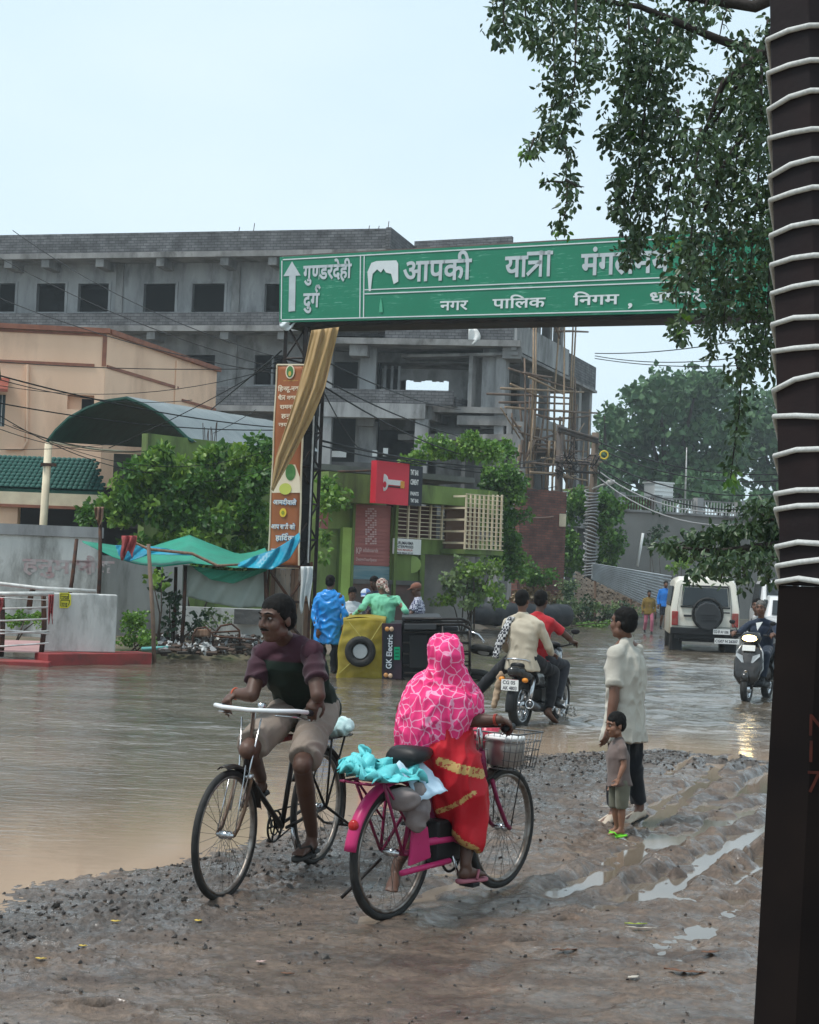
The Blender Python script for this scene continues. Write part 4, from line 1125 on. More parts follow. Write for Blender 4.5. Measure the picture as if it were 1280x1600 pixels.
b = MB(); b.ell(SB.at(600, 757, -.03), (.05, .01, .09), None, 12, 6); b.build('logo_mark', REDS, sbx)
b = MB(); SB.pbox(b, 625, 752, 631, 763, -.03, -.021); b.build('logo_mark', mat('orange_print', (.7, .3, .05), .5), sbx)
for x in (592, 655):
    b = MB(); b.cyl(SB.at(x, 735, .2), SB.at(x, 735, 1.6), .03, n=6); b.build('bracket', STEEL, sbx)
# dark-red brick wall behind the poles
m = MB(); BW = Plane(812, 58, 885, 60); BW.box(m, 0, BW.len, 0, BW.hit(845, 765)[1], 0, .3); tag(m.build('brick_wall', RBRICK), 'old dark red brick wall between the creeper and the electricity poles', 'wall')
# ================================================================ far right: retaining wall with rail, sheet fence, brick stack
rw = empty('retaining_wall', Vector((17, 76, 0)), 'long grey retaining wall with white railing panels on top, beyond the vehicles', 'wall')
RP = Plane(930, 72, 1330, 80)
mb = MB(); z1 = RP.hit(1080, 806)[1]; RP.box(mb, 0, RP.len, 0, z1, 0, .6); mb.build('wall', mat('damp_concrete', (.17, .165, .155), .9, (.235, .225, .21), .6, bump=.01, col3=(.10, .10, .09), scale3=.4, stretch=(1, 1, .4)), rw)
mb = MB(); RP.box(mb, 0, RP.len, z1 + .003, z1 + .12, -.15, .7); mb.build('coping', CONC, rw)
for x in (972, 1030, 1095, 1160, 1230):
    b = MB(); u_ = RP.hit(x, 790)[0]; RP.box(b, u_ - .2, u_ + .2, z1 + .123, z1 + .95, 0, .4); b.build('pier', CONC_L, rw)
for x0, x1 in ((974, 1028), (1034, 1092), (1098, 1156), (1164, 1226)):
    n = 12
    for i in range(n):
        b = MB(); x = x0 + 3 + (x1 - x0 - 6) * i / (n - 1); u_ = RP.hit(x, 795)[0]; b.cyl(RP.pt(u_, z1 + .12, .2), RP.pt(u_, z1 + .78, .2), .035, n=5); b.build('railing_bar', STEELW if x0 > 1030 else STEEL, rw)
    b = MB(); ua, ub_ = RP.hit(x0, 795)[0], RP.hit(x1, 795)[0]; RP.box(b, ua + .2, ub_ - .2, z1 + .78, z1 + .85, .15, .25); b.build('railing_top', CONC, rw)
tk = MB(); tc_ = RP.at(1057, 767, 1.2); tk.tube([tc_ - V(0, 0, .5), tc_ - V(0, 0, .1), tc_ + V(0, 0, .3), tc_ + V(0, 0, .45), tc_ + V(0, 0, .5)], [.48, .5, .49, .36, .2], 20)
tkm = MB(); tkb = MB(); RP.pbox(tkm, 1042, 754, 1072, 781, 1.0, 1.9); tko = tkm.build('water_tank', WHITE, None, bevel=.05); tag(tko, 'white square water tank standing on the far retaining wall', 'tank')
for k in range(3):
    b = MB(); y = 759 + k * 7; RP.pbox(b, 1042, y, 1072, y + 1.2, .96, 1.0); b.build('rib', WHITE, tko)
b = MB(); RP.pbox(b, 1041, 752, 1073, 754.5, .95, 1.95); b.build('lid', WHITE, tko)
b = MB(); p_ = RP.at(1080, 790, .5); b.tube([p_, RP.at(1082, 740, .5), RP.at(1083, 698, .5)], [.05, .04, .02], 6); tag(b.build('flag_pole', STEELW, None, True), 'thin white pole rising beside the white water tank', 'pole')
b = MB(); b.tube([P(996, 885, 62), P(1005, 833, 62)], .055, 6); tag(b.build('leaning_pole', WHITE, None, True), 'short white pole leaning above the corrugated sheet fence', 'pole')
# corrugated sheet fence
CS = mat('galvanised_sheet', (.58, .60, .62), .45, (.45, .46, .47), 2, metal=.2)
FP = Plane(928, 57, 1052, 60)
def corr(a, c):
    u_ = a * FP.len; zt_ = FP.hit(928 + 124 * a, 880 + 20 * a)[1]; zb2 = FP.hit(928 + 124 * a, 905 + 62 * a)[1]
    zz_ = zb2 + (zt_ - zb2) * c
    return FP.pt(u_, zz_, .045 * math.sin(c * math.pi * 2 * 13))
m = MB(); m.grid(corr, 6, 13 * 8); fo = m.build('corrugated_fence', CS, None, True, solid=.006); tag(fo, 'leaning fence of corrugated galvanised sheet with horizontal ridges', 'fence')
for x in (935, 990, 1045):
    b = MB(); p_ = FP.at(x, 960, .15); b.cyl(V(p_.x, p_.y, 0), FP.at(x, 886 + (x - 935) * .12, .15), .05, n=6); b.build('post', WOOD, fo)
# stacked bricks heaped in a slope
HB = mat('stacked_brick', (.50, .42, .34), .85, (.36, .28, .22), 5, bump=.004)
stack = empty('brick_stack', P(945, 965, 59) * V(1, 1, 0), 'sloping stack of pale bricks laid in open rows beside the wrapped pole', 'brick stack')
bm_ = MB(); bm_.box((0, 0, 0), (.24, .12, .075)); bme = bm_.mesh('brick', HB)
rr = random.Random(3); cnt = 0
for r_ in range(14):
    for c_ in range(13):
        u_ = c_ / 12; h_ = r_ / 13
        if h_ > 1 - u_ * .62: continue
        if cnt >= 290: break
        p_ = P(900 + 98 * u_ + (r_ % 2) * 3, 946 - 50 * h_ + 12 * u_, 59.5 - rr.uniform(0, .06))
        cnt += 1
        o = bpy.data.objects.new('brick', bme); COL.objects.link(o); o.parent = stack; o.matrix_parent_inverse = basis(stack).inverted()
        o.matrix_basis = Matrix.Translation(p_) @ Matrix.Rotation(R((30 if r_ % 2 else -18) + rr.uniform(-5, 5)), 4, 'Y') @ Matrix.Scale(1.05, 4)
m = MB(); m.hexa([P(898, 948, 60.2), P(1000, 960, 60.2), P(1000, 960, 61.5), P(898, 948, 61.5)], [P(900, 896, 60.2), P(990, 940, 60.2), P(990, 940, 61), P(900, 896, 61)]); m.build('packing', DARK, stack)
# big black pipe on the far bank
PIPE = mat('black_pipe', (.016, .017, .021), .38, (.03, .031, .036), 2, bump=.01, bscale=3, col3=(.07, .07, .07), scale3=1.2)
pp = MB(); p0, p1 = P(697, 964, 49.5), P(884, 966, 52.5); p0.z = p1.z = .46
ax = (p1 - p0); n_ = 22
ring = [p0 + ax * (i / n_) + V(0, 0, .02 * math.sin(i * 1.9)) for i in range(n_ + 1)]
pp.tube(ring, [.4 + .012 * math.sin(i * 2.3) for i in range(n_ + 1)], 22, cap=False); pp.tube(ring, [.36] * (n_ + 1), 22, cap=False)
po = pp.build('black_pipe', PIPE, None, True); tag(po, 'long fat black pipe lying on the far bank behind the overturned vehicle', 'pipe')
b = MB(); b.torus(p0, ax, .38, .035, 26, 6); b.build('end_rim', PIPE, po, True)
b = MB(); b.torus(p1, ax, .38, .035, 26, 6); b.build('end_rim', PIPE, po, True)
b = MB(); b.cyl(p0 + ax * .1, p0 + ax * .11, .36, n=20); b.build('dark_bore', DARK, po)
# ================================================================ road sign gantry
gn = empty('sign_gantry', V(-2.6, 30.4, 0), 'green overhead road sign in white Devanagari letters on a steel truss gantry', 'road sign')
SGN = Plane(437, 30.0, 1262, 24.6, 450)
def sgn_material():
    m, t, b = nt('sign_green'); N = t.nodes; Lk = t.links.new
    tc = N.new('ShaderNodeTexCoord')
    n = N.new('ShaderNodeTexNoise'); n.inputs['Scale'].default_value = 2.2; n.inputs['Detail'].default_value = 4; Lk(tc.outputs['Object'], n.inputs['Vector'])
    # scratches: thin stretched streaks where old sheeting was peeled off
    mp = N.new('ShaderNodeMapping'); mp.inputs['Rotation'].default_value = (0, R(38), 0); mp.inputs['Scale'].default_value = (1.6, 1, 26)
    Lk(tc.outputs['Object'], mp.inputs[0])
    s = N.new('ShaderNodeTexNoise'); s.inputs['Scale'].default_value = 1.6; s.inputs['Detail'].default_value = 5; s.inputs['Distortion'].default_value = 1.2; Lk(mp.outputs[0], s.inputs['Vector'])
    r1 = N.new('ShaderNodeMapRange'); r1.inputs['From Min'].default_value = .60; r1.inputs['From Max'].default_value = .66; Lk(s.outputs['Fac'], r1.inputs['Value'])
    r2 = N.new('ShaderNodeMapRange'); r2.inputs['From Min'].default_value = .46; r2.inputs['From Max'].default_value = .58; Lk(n.outputs['Fac'], r2.inputs['Value'])
    mu = N.new('ShaderNodeMath'); mu.operation = 'MULTIPLY'; Lk(r1.outputs[0], mu.inputs[0]); Lk(r2.outputs[0], mu.inputs[1])
    mu2 = N.new('ShaderNodeMath'); mu2.operation = 'MULTIPLY'; mu2.inputs[1].default_value = .55; Lk(mu.outputs[0], mu2.inputs[0])
    mx = N.new('ShaderNodeMix'); mx.data_type = 'RGBA'; Lk(mu2.outputs[0], mx.inputs[0])
    rp = N.new('ShaderNodeValToRGB'); rp.color_ramp.elements[0].color = (.002, .15, .075, 1); rp.color_ramp.elements[1].color = (.003, .21, .11, 1); Lk(n.outputs['Fac'], rp.inputs[0])
    Lk(rp.outputs[0], mx.inputs[6]); mx.inputs[7].default_value = (.22, .50, .38, 1)
    Lk(mx.outputs[2], b.inputs['Base Color']); b.inputs['Roughness'].default_value = .42
    return m
SG = sgn_material()
SWH = mat('sign_white', (.66, .70, .70), .5, (.58, .62, .63), 5); SGY = mat('sign_grey', (.50, .55, .57), .5, (.44, .48, .5), 5)
def spt(px, py, off=0.0): return SGN.at(px, py, off)
TL, BL = spt(437, 401.5), spt(436.5, 503.5)
TR, BR = spt(1262, 355), spt(1262, 484)
nn = SGN.n
m = MB(); m.hexa([BL, BR, BR + nn * .06, BL + nn * .06], [TL, TR, TR + nn * .06, TL + nn * .06]); m.build('sign_panel', SG, gn)
def sq_(a, c, off=-.012):
    """point of the face: a 0..1 along, c 0..1 up"""
    return (BL.lerp(BR, a)).lerp(TL.lerp(TR, a), c) + nn * off
rt = (BR - BL).normalized(); rt_top = (TR - TL).normalized(); up_ = (TL - BL).normalized(); H = (TL - BL).length
def bar(name, a0, c0, a1, c1, w, mt_=SWH, off=-.012):
    p, q_ = sq_(a0, c0, off), sq_(a1, c1, off); d = (q_ - p).normalized(); s_ = d.cross(nn).normalized() * w / 2
    b = MB(); b.hexa([p - s_, q_ - s_, q_ - s_ + nn * .008, p - s_ + nn * .008], [p + s_, q_ + s_, q_ + s_ + nn * .008, p + s_ + nn * .008]); return b.build(name, mt_, gn)
def a_of(px): return (SGN.hit(px, 450)[0]) / ((TR - TL).dot(SGN.d))
aD = a_of(566)
bar('border_line', .008, .955, .999, .955, .022); bar('border_line', .006, .035, .999, .04, .022)
bar('border_line', .005, .05, .006, .94, .022, off=-.0125); bar('border_line', aD - .004, .04, aD - .003, .955, .022, off=-.0125); bar('border_line', aD + .004, .04, aD + .005, .955, .022, off=-.0125)
bar('border_line', aD + .006, .385, .999, .40, .022); bar('border_line', aD + .006, .445, .999, .46, .02)
# arrow
aa = a_of(457)
bar('arrow_shaft', aa, .16, aa + .001, .70, .16, SGY, -.014)
p = sq_(aa, .70, -.0145); b = MB(); b.prism([p - rt * .21, p + rt * .21, p + up_ * .3], nn * .006); b.build('arrow_head', SGY, gn)
def signtext(tok, x0, x1, ybase, size, mt_=SWH, bold=.03):
    o_ = SGN.at(x0, ybase, -.016); wd = (SGN.at(x1, ybase) - SGN.at(x0, ybase)).length
    # baseline follows the panel's own slight slope
    d_ = (rt + rt_top).normalized()
    return lettering(tok, o_, d_, V(0, 0, 1), size, width=wd, bold=bold).build('sign_lettering', mt_, gn)
signtext(['ग', 'ु', ('half', 'ण'), 'ड', 'रद', 'े', 'ह', 'ी'] if False else ['गु', ('half', 'ण'), 'डरदेही'], 474, 549, 437, .43, SGY)
signtext(['दुग', 'REPH'], 474, 499, 480, .43, SGY)
signtext(['आपकी'], 630, 736, 440, .60, SGY, .022)
signtext(['या', 'TRA', 'AA'], 789, 862, 433, .60, SGY, .022)
signtext(['मंगलमय'], 908, 1046, 430, .60, SGY, .022)
signtext(['हो'], 1062, 1098, 428, .58, SGY, .04)
signtext(['नगर'], 688, 731, 485, .27, SWH, .02)
signtext(['पालिक' if False else 'पािलक'], 770, 852, 482, .27, SWH, .02)
signtext(['िनगम'], 896, 967, 477, .27, SWH, .02)
signtext([','], 982, 988, 478, .32, SWH, .03)
signtext(['धमतरी'], 1016, 1108, 473, .28, SWH, .02)
# torn white remnant of a peeled picture
rem = [(577, 455), (575, 425), (581, 411), (589, 408), (620, 407), (623, 412), (623, 440), (616, 444), (614, 436), (612, 428), (604, 426), (600, 420), (596, 426), (590, 421), (583, 428), (581, 445), (580, 455)]
b = MB(); b.prism([SGN.at(x, y, -.018) for x, y in rem], nn * .005); b.build('peeled_remnant', SWH, gn)
b = MB(); b.prism([SGN.at(x, y, -.018) for x, y in ((593, 488), (594, 475), (596, 466), (598, 475), (599, 488))], nn * .004); b.build('faded_emblem', mat('faded_green', (.08, .36, .22), .6), gn)
# beam truss behind the panel and its soffit
DSTEEL = mat('dark_steel', (.022, .02, .02), .6, (.05, .035, .03), 5, metal=.3)
def strut(a, c, r=.03, name='strut', mt_=DSTEEL, par=gn):
    b = MB(); b.cyl(a, c, r, n=5); return b.build(name, mt_, par)
dep = nn * .9
for (e0, e1) in ((TL + nn * .1, TR + nn * .1), (BL + nn * .1 + V(0, 0, -.04), BR + nn * .1 + V(0, 0, -.04)), (TL + dep, TR + dep), (BL + dep, BR + dep)):
    strut(e0, e1, .05, 'chord')
NB = 14
for i in range(NB):
    f0, f1 = i / NB, (i + 1) / NB
    strut(BL.lerp(BR, f0) + nn * .1, BL.lerp(BR, f1) + dep); strut(BL.lerp(BR, f1) + nn * .1, BL.lerp(BR, f1) + dep)
    strut(BL.lerp(BR, f0) + dep, TL.lerp(TR, f1) + dep); strut(BL.lerp(BR, f1) + dep, TL.lerp(TR, f1) + dep)
m = MB(); m.hexa([BL + nn * .07 + V(0, 0, -.06), BR + nn * .07 + V(0, 0, -.06), BR + dep + V(0, 0, -.06), BL + dep + V(0, 0, -.06)], [BL + nn * .07 + V(0, 0, -.03), BR + nn * .07 + V(0, 0, -.03), BR + dep + V(0, 0, -.03), BL + dep + V(0, 0, -.03)]); m.build('walkway_plate', DSTEEL, gn)
# tower legs
lx = SGN.d; tw_ = .5; td = .7
T0 = SGN.pt(.12, 0, .12); 
zt_ = BL.z
legs = [T0, T0 + lx * tw_, T0 + lx * tw_ + nn * td, T0 + nn * td]
for l in legs:
    b = MB(); b.box(l + V(0, 0, (zt_ - .3) / 2), (.07, .07, zt_ + .3)); b.build('tower_leg', DSTEEL, gn)
nz = 8
for s in range(4):
    a_, c_ = legs[s], legs[(s + 1) % 4]
    for k in range(nz):
        z0, z1 = .9 + (zt_ - .9) * k / nz, .9 + (zt_ - .9) * (k + 1) / nz
        strut(a_ + V(0, 0, z0), c_ + V(0, 0, z1) if k % 2 else c_ + V(0, 0, z1), .022) if k % 2 == 0 else strut(c_ + V(0, 0, z0), a_ + V(0, 0, z1), .022)
        strut(a_ + V(0, 0, z1), c_ + V(0, 0, z1), .022)
m = MB(); m.box((legs[2] + legs[1]) / 2 + V(0, 0, 3.2), (.03, .7, 3.7)); 
# dark backing sheet fixed along the tower's right side
bk = MB(); a_, c_ = legs[0] + lx * .02 + nn * .3, legs[1] + lx * .12 + nn * .3
bk.hexa([a_ + V(0, 0, 1.95), c_ + V(0, 0, 1.95), c_ + nn * .02 + V(0, 0, 1.95), a_ + nn * .02 + V(0, 0, 1.95)], [a_ + V(0, 0, 5.3), c_ + V(0, 0, 5.3), c_ + nn * .02 + V(0, 0, 5.3), a_ + nn * .02 + V(0, 0, 5.3)]); bk.build('backing_sheet', mat('black_sheet', (.012, .012, .013), .7), gn)
b = MB(); b.cyl(legs[1] + lx * .14 + nn * .2 + V(0, 0, 1.9), legs[1] + lx * .14 + nn * .2 + V(0, 0, 4.9), .02, n=5); b.build('white_edge', STEELW, gn)
# far column, mostly behind the wrapped post
RC = SGN.pt((TR - TL).dot(SGN.d) - .3, 0, .12)
for l in (RC, RC + lx * .62, RC + lx * .62 + nn * td, RC + nn * td):
    b = MB(); b.box(l + V(0, 0, TR.z / 2 - .3), (.07, .07, TR.z)); b.build('tower_leg', DSTEEL, gn)
for k in range(8):
    z0 = .5 + k * .7; strut(RC + V(0, 0, z0), RC + lx * .62 + V(0, 0, z0 + .7), .022); strut(RC + nn * td + V(0, 0, z0), RC + V(0, 0, z0 + .7), .022)
# scrap caught under the panel
b = MB(); b.grid(lambda a, c: P(437 + 34 * a, 503 + 14 * c * (.5 + .5 * math.sin(a * 5)), 29.9 + .05 * math.sin(a * 13 + c * 5)), 10, 6); o = b.build('torn_flex', SWH, None, True, solid=.006); tag(o, 'torn white plastic scrap caught under the left end of the road sign', 'scrap')

# vertical brown banner
bn = empty('vertical_banner', legs[0] * V(1, 1, 0) - nn * .2, 'tall brown vertical banner with an emblem, portrait and lettering, tied to the gantry tower', 'banner')
BRN = mat('brown_flex', (.34, .115, .045), .5, (.30, .10, .04), 1.5)
BT = Plane(428, 29.7, 478, 29.4)
def bq(x, y, off=0.0): return BT.at(x, y, off)
cor = [(433, 570), (476, 569), (467, 884), (419, 887)]
def banner_pt(a, c, off=0.0):
    x0 = cor[0][0] + (cor[3][0] - cor[0][0]) * c; x1 = cor[1][0] + (cor[2][0] - cor[1][0]) * c
    y = cor[0][1] + (cor[3][1] - cor[0][1]) * c
    return bq(x0 + (x1 - x0) * a, y, off + .012 * math.sin(c * 17 + a * 2))
m = MB(); m.grid(lambda a, c: banner_pt(a, c), 6, 36); m.build('flex_sheet', BRN, bn, True, solid=.01)
for e in (0, 1):
    m = MB(); m.tube([banner_pt(e, i / 12, -.002) for i in range(13)], .02, 6); m.build('edge_strip', CREAM, bn)
m = MB(); m.tube([banner_pt(i / 6, 0, .0) for i in range(7)], .018, 6); m.build('edge_strip', CREAM, bn)
m = MB(); m.tube([banner_pt(i / 6, 1, .0) for i in range(7)], .018, 6); m.build('edge_strip', CREAM, bn)
def disc(name, px, py, rx, ry, mt_, off, par, n=20, pl=BT):
    c = pl.at(px, py, off); s_ = c.y / F_PX
    b = MB(); b.prism([c + pl.d * (rx * s_ * math.cos(2 * math.pi * i / n)) + V(0, 0, ry * s_ * math.sin(2 * math.pi * i / n)) for i in range(n)], pl.n * .004)
    return b.build(name, mt_, par)
GOLD = mat('gold_print', (.62, .42, .10), .5); LEAFG = mat('green_print', (.05, .16, .05), .6, (.1, .25, .08), 9)
PCREAM = mat('cream_print', (.78, .66, .50), .6)
disc('emblem', 454, 581, 8, 11, PCREAM, -.02, bn); disc('emblem_core', 454, 581, 6, 9, LEAFG, -.026, bn); disc('emblem_figure', 454, 584, 2.4, 4, GOLD, -.032, bn)
def btext(tok, x0, x1, y, size, mt_=PCREAM, bold=.025, name='banner_lettering', off=-.022):
    return lettering(tok, BT.at(x0, y, off), BT.d, V(0, 0, 1), size, width=(BT.at(x1, y) - BT.at(x0, y)).length, bold=bold).build(name, mt_, bn)
btext(['जय जय श्रीराम'], 443, 467, 596, .03, GOLD, .0)
btext(['िह', ('half', 'न'), 'दू-नव'], 435, 467, 611, .13); btext(['चै', 'TRA', ' नवरा'], 435, 465, 625, .12); btext(['रामनव'], 438, 462, 639, .12); btext(['हनु'], 440, 456, 653, .12); btext(['जय'], 436, 450, 667, .12)
# generic portrait panel: pale sheet, green and yellow shapes
m = MB(); m.prism([BT.at(x, y, -.02) for x, y in ((424, 770), (470, 770), (469, 745), (462, 726), (449, 726), (436, 745), (425, 765))], nn * .004); m.build('portrait_ground', PCREAM, bn)
disc('portrait_head', 455, 738, 9, 13, LEAFG, -.027, bn); disc('portrait_body', 447, 764, 11, 9, mat('yellow_green_print', (.55, .58, .12), .6), -.03, bn)
PBLUE = mat('blue_print', (.12, .30, .48), .5)
for (tok, x0, x1, y, sz) in ((['आमदीवाले'], 427, 464, 788, .13), (['आप सभी को'], 424, 462, 826, .13), (['हािद', 'REPH', 'क'], 431, 460, 844, .14), (['बधाई'], 424, 458, 864, .13)):
    btext(tok, x0, x1, y, sz, PBLUE, .075, 'lettering_outline', -.018); btext(tok, x0 + .4, x1 - .4, y, sz, PRW, .02, off=-.026)
disc('yellow_badge', 443, 801, 6, 7, mat('badge_yellow', (.7, .5, .05), .5), -.02, bn); disc('badge_mark', 443, 801, 3, 3.5, mat('badge_mark', (.25, .28, .03), .5), -.026, bn, 6)

# draped gold-brown cloth hanging down from the sign
KH = mat('khaki_cloth', (.42, .275, .12), .85, (.34, .21, .085), 3, bump=.004, stretch=(4, 4, .5), sheen=.3)
dl = [(487, 516), (478, 560), (465, 610), (449, 660), (431, 715), (424, 765)]; dr = [(530, 511), (518, 560), (508, 605), (488, 655), (458, 712), (427, 768)]
def dpt(lst, c):
    t = c * (len(lst) - 1); i = min(int(t), len(lst) - 2); f = t - i
    return Vector(lst[i]).lerp(Vector(lst[i + 1]), f)
def drape(a, c):
    l, r_ = dpt(dl, c), dpt(dr, c); x = l.lerp(r_, a)
    w = (r_ - l).length / 43
    return P(x.x, x.y, 29.25 + .045 * w * math.sin(a * 15 + c * 2.5) + .03 * w * math.sin(a * 31 + c * 4) * math.sin(c * 7 + a * 3) - .1 * math.sin(c * 3.1))
m = MB(); m.grid(drape, 44, 40); o = m.build('draped_cloth', KH, None, True, solid=.012); tag(o, 'long gold-brown cloth twisted down from the road sign across the brown banner', 'cloth')

# boarded base round the tower
tb = empty('plank_enclosure', V(-2.55, 29.2, 0), 'rough enclosure of weathered planks and rusty angle frame round the gantry foot', 'enclosure')
BE = Plane(416, 29.0, 486, 29.1)
rr = random.Random(9)
x = 421
while x < 482:
    w = rr.uniform(6, 10); b = MB()
    y0 = 889 + rr.uniform(-2, 3)
    BE.pbox(b, x, y0, x + w - .8, 1000, rr.uniform(0, .03), .05 + rr.uniform(0, .02)); b.build('plank', rr.choice([WOOD, WOOD, mat('grey_plank', (.22, .18, .15), .85, (.3, .25, .2), 4, stretch=(6, 6, .6))]), tb); x += w
for x in (418, 484):
    b = MB(); BE.pbox(b, x - 2, 878, x + 2, 1015, -.06, -.003); b.build('frame_post', STEEL, tb)
for y in (885, 940):
    b = MB(); BE.pbox(b, 416, y - 2, 487, y + 2, -.12, -.063); b.build('frame_rail', STEEL, tb)
for a in (((420, 890), (455, 940)), ((482, 890), (450, 938)), ((422, 940), (470, 995))):
    b = MB(); b.cyl(BE.at(*a[0], -.14), BE.at(*a[1], -.14), .03, n=5); b.build('brace', STEEL, tb)
rag('white_sheet', 470, 885, 489, 960, 28.6, SWH, 'dirty white plastic sheet hanging at the right edge of the plank enclosure', 'sheet')

# ================================================================ tarpaulins and poles
TGREEN = mat('green_tarp', (.01, .27, .17), .45, (.015, .2, .13), 2, bump=.01, bscale=5); TBLUE = mat('blue_tarp', (.01, .30, .42), .35, (.02, .2, .32), 3, bump=.012, bscale=6)
def sheet(name, quad, Ys, mt_, label, sag=0.0, amp=.05, n=(26, 14), seed=0, kind='tarpaulin', mtp=None):
    """quad: pixel polyline top (left to right) and bottom (left to right)"""
    top_, bot = quad
    def f(a, c):
        A = dpt(top_, a); B = dpt(bot, a); q_ = A.lerp(B, c); Y = Ys[0] * (1 - c) + Ys[1] * c
        return P(q_.x, q_.y + sag * math.sin(c * math.pi), Y + amp * math.sin(a * 19 + seed + c * 4) + amp * .6 * math.sin(a * 41 + c * 9 + seed))
    m = MB(); m.grid(f, *n); o = m.build(name, mt_, None, True, solid=.006); tag(o, label, kind); return o
sheet('green_tarpaulin', ([(128, 845), (180, 852), (225, 858), (262, 846), (296, 836), (330, 850), (372, 866), (398, 862), (414, 856)], [(130, 848), (180, 872), (215, 882), (250, 886), (300, 880), (340, 884), (372, 888), (400, 884), (430, 880)]), (30.5, 28.4), TGREEN, 'sagging green tarpaulin peaked in the middle, strung on poles over the bank', amp=.04)
sheet('blue_tarpaulin', ([(372, 880), (400, 868), (430, 858), (450, 846), (468, 832)], [(372, 886), (402, 888), (425, 890), (452, 874), (469, 846)]), (28.3, 28.1), TBLUE, 'bright blue tarpaulin end tied up to the gantry tower', amp=.06, seed=2)
sheet('blue_tarpaulin', ([(180, 852), (210, 852), (240, 854), (290, 862)], [(186, 868), (200, 878), (235, 866), (300, 868)]), (28.6, 28.3), TBLUE, 'creased blue tarpaulin strip under the red cloth', amp=.05, seed=4)
TRANS = mat('milky_sheet', (.45, .50, .46), .45, (.36, .41, .37), 1.5, bump=.01, alpha=.8)
sheet('translucent_sheet', ([(286, 882), (330, 890), (380, 894), (420, 890)], [(284, 930), (330, 942), (375, 950), (412, 948)]), (28.9, 28.9), TRANS, 'milky translucent plastic sheet hanging below the green tarpaulin', amp=.04, kind='plastic sheet')
sheet('green_net', ([(300, 884), (340, 890), (380, 893), (418, 888)], [(306, 890), (330, 906), (365, 912), (416, 892)]), (28.7, 28.7), mat('light_green_net', (.05, .34, .22), .6, alpha=.75), 'thin green net swag hanging over the milky sheet', amp=.04, seed=1, kind='net')
for (x0, y0, x1, y1, Y, lab) in ((120, 842, 104, 936, 28, 'leaning thin dark pole behind the white block wall, left end of the tarpaulin'), (157, 800, 154, 940, 28, 'upright dark pole wrapped with dry rags beside the white wall'),
                                (232, 850, 244, 1042, 26.2, 'thin pole standing in the water at the end of the red kerb'), (290, 884, 283, 1000, 28.8, 'dark bamboo pole at the left edge of the milky sheet'),
                                (275, 886, 270, 990, 29.5, 'darker bamboo pole in the shade left of the milky sheet'), (414, 880, 416, 960, 28.8, 'dark pole at the right edge of the milky sheet')):
    b = MB(); p0, p1 = P(x1, y1, Y), P(x0, y0, Y); p0.z -= .4
    b.tube([p0, (p0 + p1) / 2 + V(.02, 0, 0), p1], [.04, .038, .035], 7); tag(b.build('tarp_pole', BAMBOO_D if x0 == 232 else STEEL, None, True), lab, 'pole')
b = MB(); b.tube([P(205, 845, 28.2), P(232, 858, 28.1), P(300, 865, 28.2), P(340, 884, 28.2), P(375, 882, 28.2)], [.02, .03, .03, .03, .02], 6); tag(b.build('ridge_stick', WOOD, None, True), 'long stick tied along the front edge of the tarpaulins', 'stick')
rag('red_cloth', 190, 837, 214, 876, 28.0, REDC, 'faded red cloth slung over the tarpaulin stick', amp=.08)
rag('dry_rag', 148, 792, 163, 822, 27.9, mat('dry_rag', (.32, .2, .13), .9, (.2, .12, .09), 9), 'bundle of dry brown rags tied round the upright pole', amp=.08)
# broken furniture and rubbish on the bank
bench = empty('broken_frame', G(330, 1022, .12), 'rusty bent metal cot frame standing at the water edge among rubbish', 'frame')
def curve_tube(pts, Y, r, name, mt_, par, z=0):
    b = MB(); b.tube([P(x, y, Y) for x, y in pts], r, 6); return b.build(name, mt_, par, True)
curve_tube([(300, 1020), (302, 992), (308, 982), (322, 980), (332, 990), (334, 1022)], 27.4, .02, 'end_hoop', STEEL, bench)
curve_tube([(336, 990), (345, 978), (362, 975), (374, 985), (376, 1018)], 27.9, .02, 'end_hoop', STEEL, bench)
curve_tube([(302, 990), (374, 986)], 27.7, .018, 'side_rail', STEEL, bench); curve_tube([(334, 994), (404, 1000)], 27.5, .018, 'side_rail', STEEL, bench); curve_tube([(404, 1000), (406, 1020)], 27.5, .02, 'leg', STEEL, bench)
b = MB(); b.grid(lambda a, c: P(304 + 26 * a, 983 + 12 * c, 27.5 + .06 * math.sin(a * 5)), 6, 4); b.build('seat_remnant', WOOD, bench, True, solid=.02)
LM = [mat('litter_white', (.6, .6, .58), .6), mat('litter_brown', (.075, .05, .038), .85), mat('litter_grey', (.28, .28, .28), .7), mat('litter_dark', (.04, .035, .03), .8)]
mb = MB(); rr = random.Random(4)
for i in range(900):
    x = rr.uniform(246, 420); y = rr.uniform(985, 1026) ; p_ = G(x, y, .12); mb.mi = rr.choice([0, 1, 1, 1, 1, 2, 3, 3, 3, 1])
    s_ = rr.uniform(.02, .09)
    M = Matrix.Rotation(rr.uniform(0, 6), 3, 'Z') @ Matrix.Rotation(rr.uniform(-.6, .6), 3, 'X')
    if mb.mi in (0, 2): mb.grid(lambda a, c: p_ + V(0, 0, .04 + rr.uniform(0, .12)) + M @ V((a - .5) * s_ * 2, (c - .5) * s_ * 1.6, .05 * math.sin(a * 9 + c * 7)), 2, 2)
    else: mb.box(p_ + V(0, 0, rr.uniform(.02, .15)), (s_ * rr.uniform(1, 4), s_, s_ * .5), M)
tag(mb.build('rubbish', LM), 'heap of mixed rubbish, sticks and plastic along the left bank', 'rubbish', kind='stuff')
b = MB(); b.cyl(G(222, 1014, .2), G(262, 1012, .25), .035, n=8); tag(b.build('pvc_pipe', mat('teal_pipe', (.12, .36, .34), .5), None, True), 'short teal plastic pipe lying on the rubbish', 'pipe')

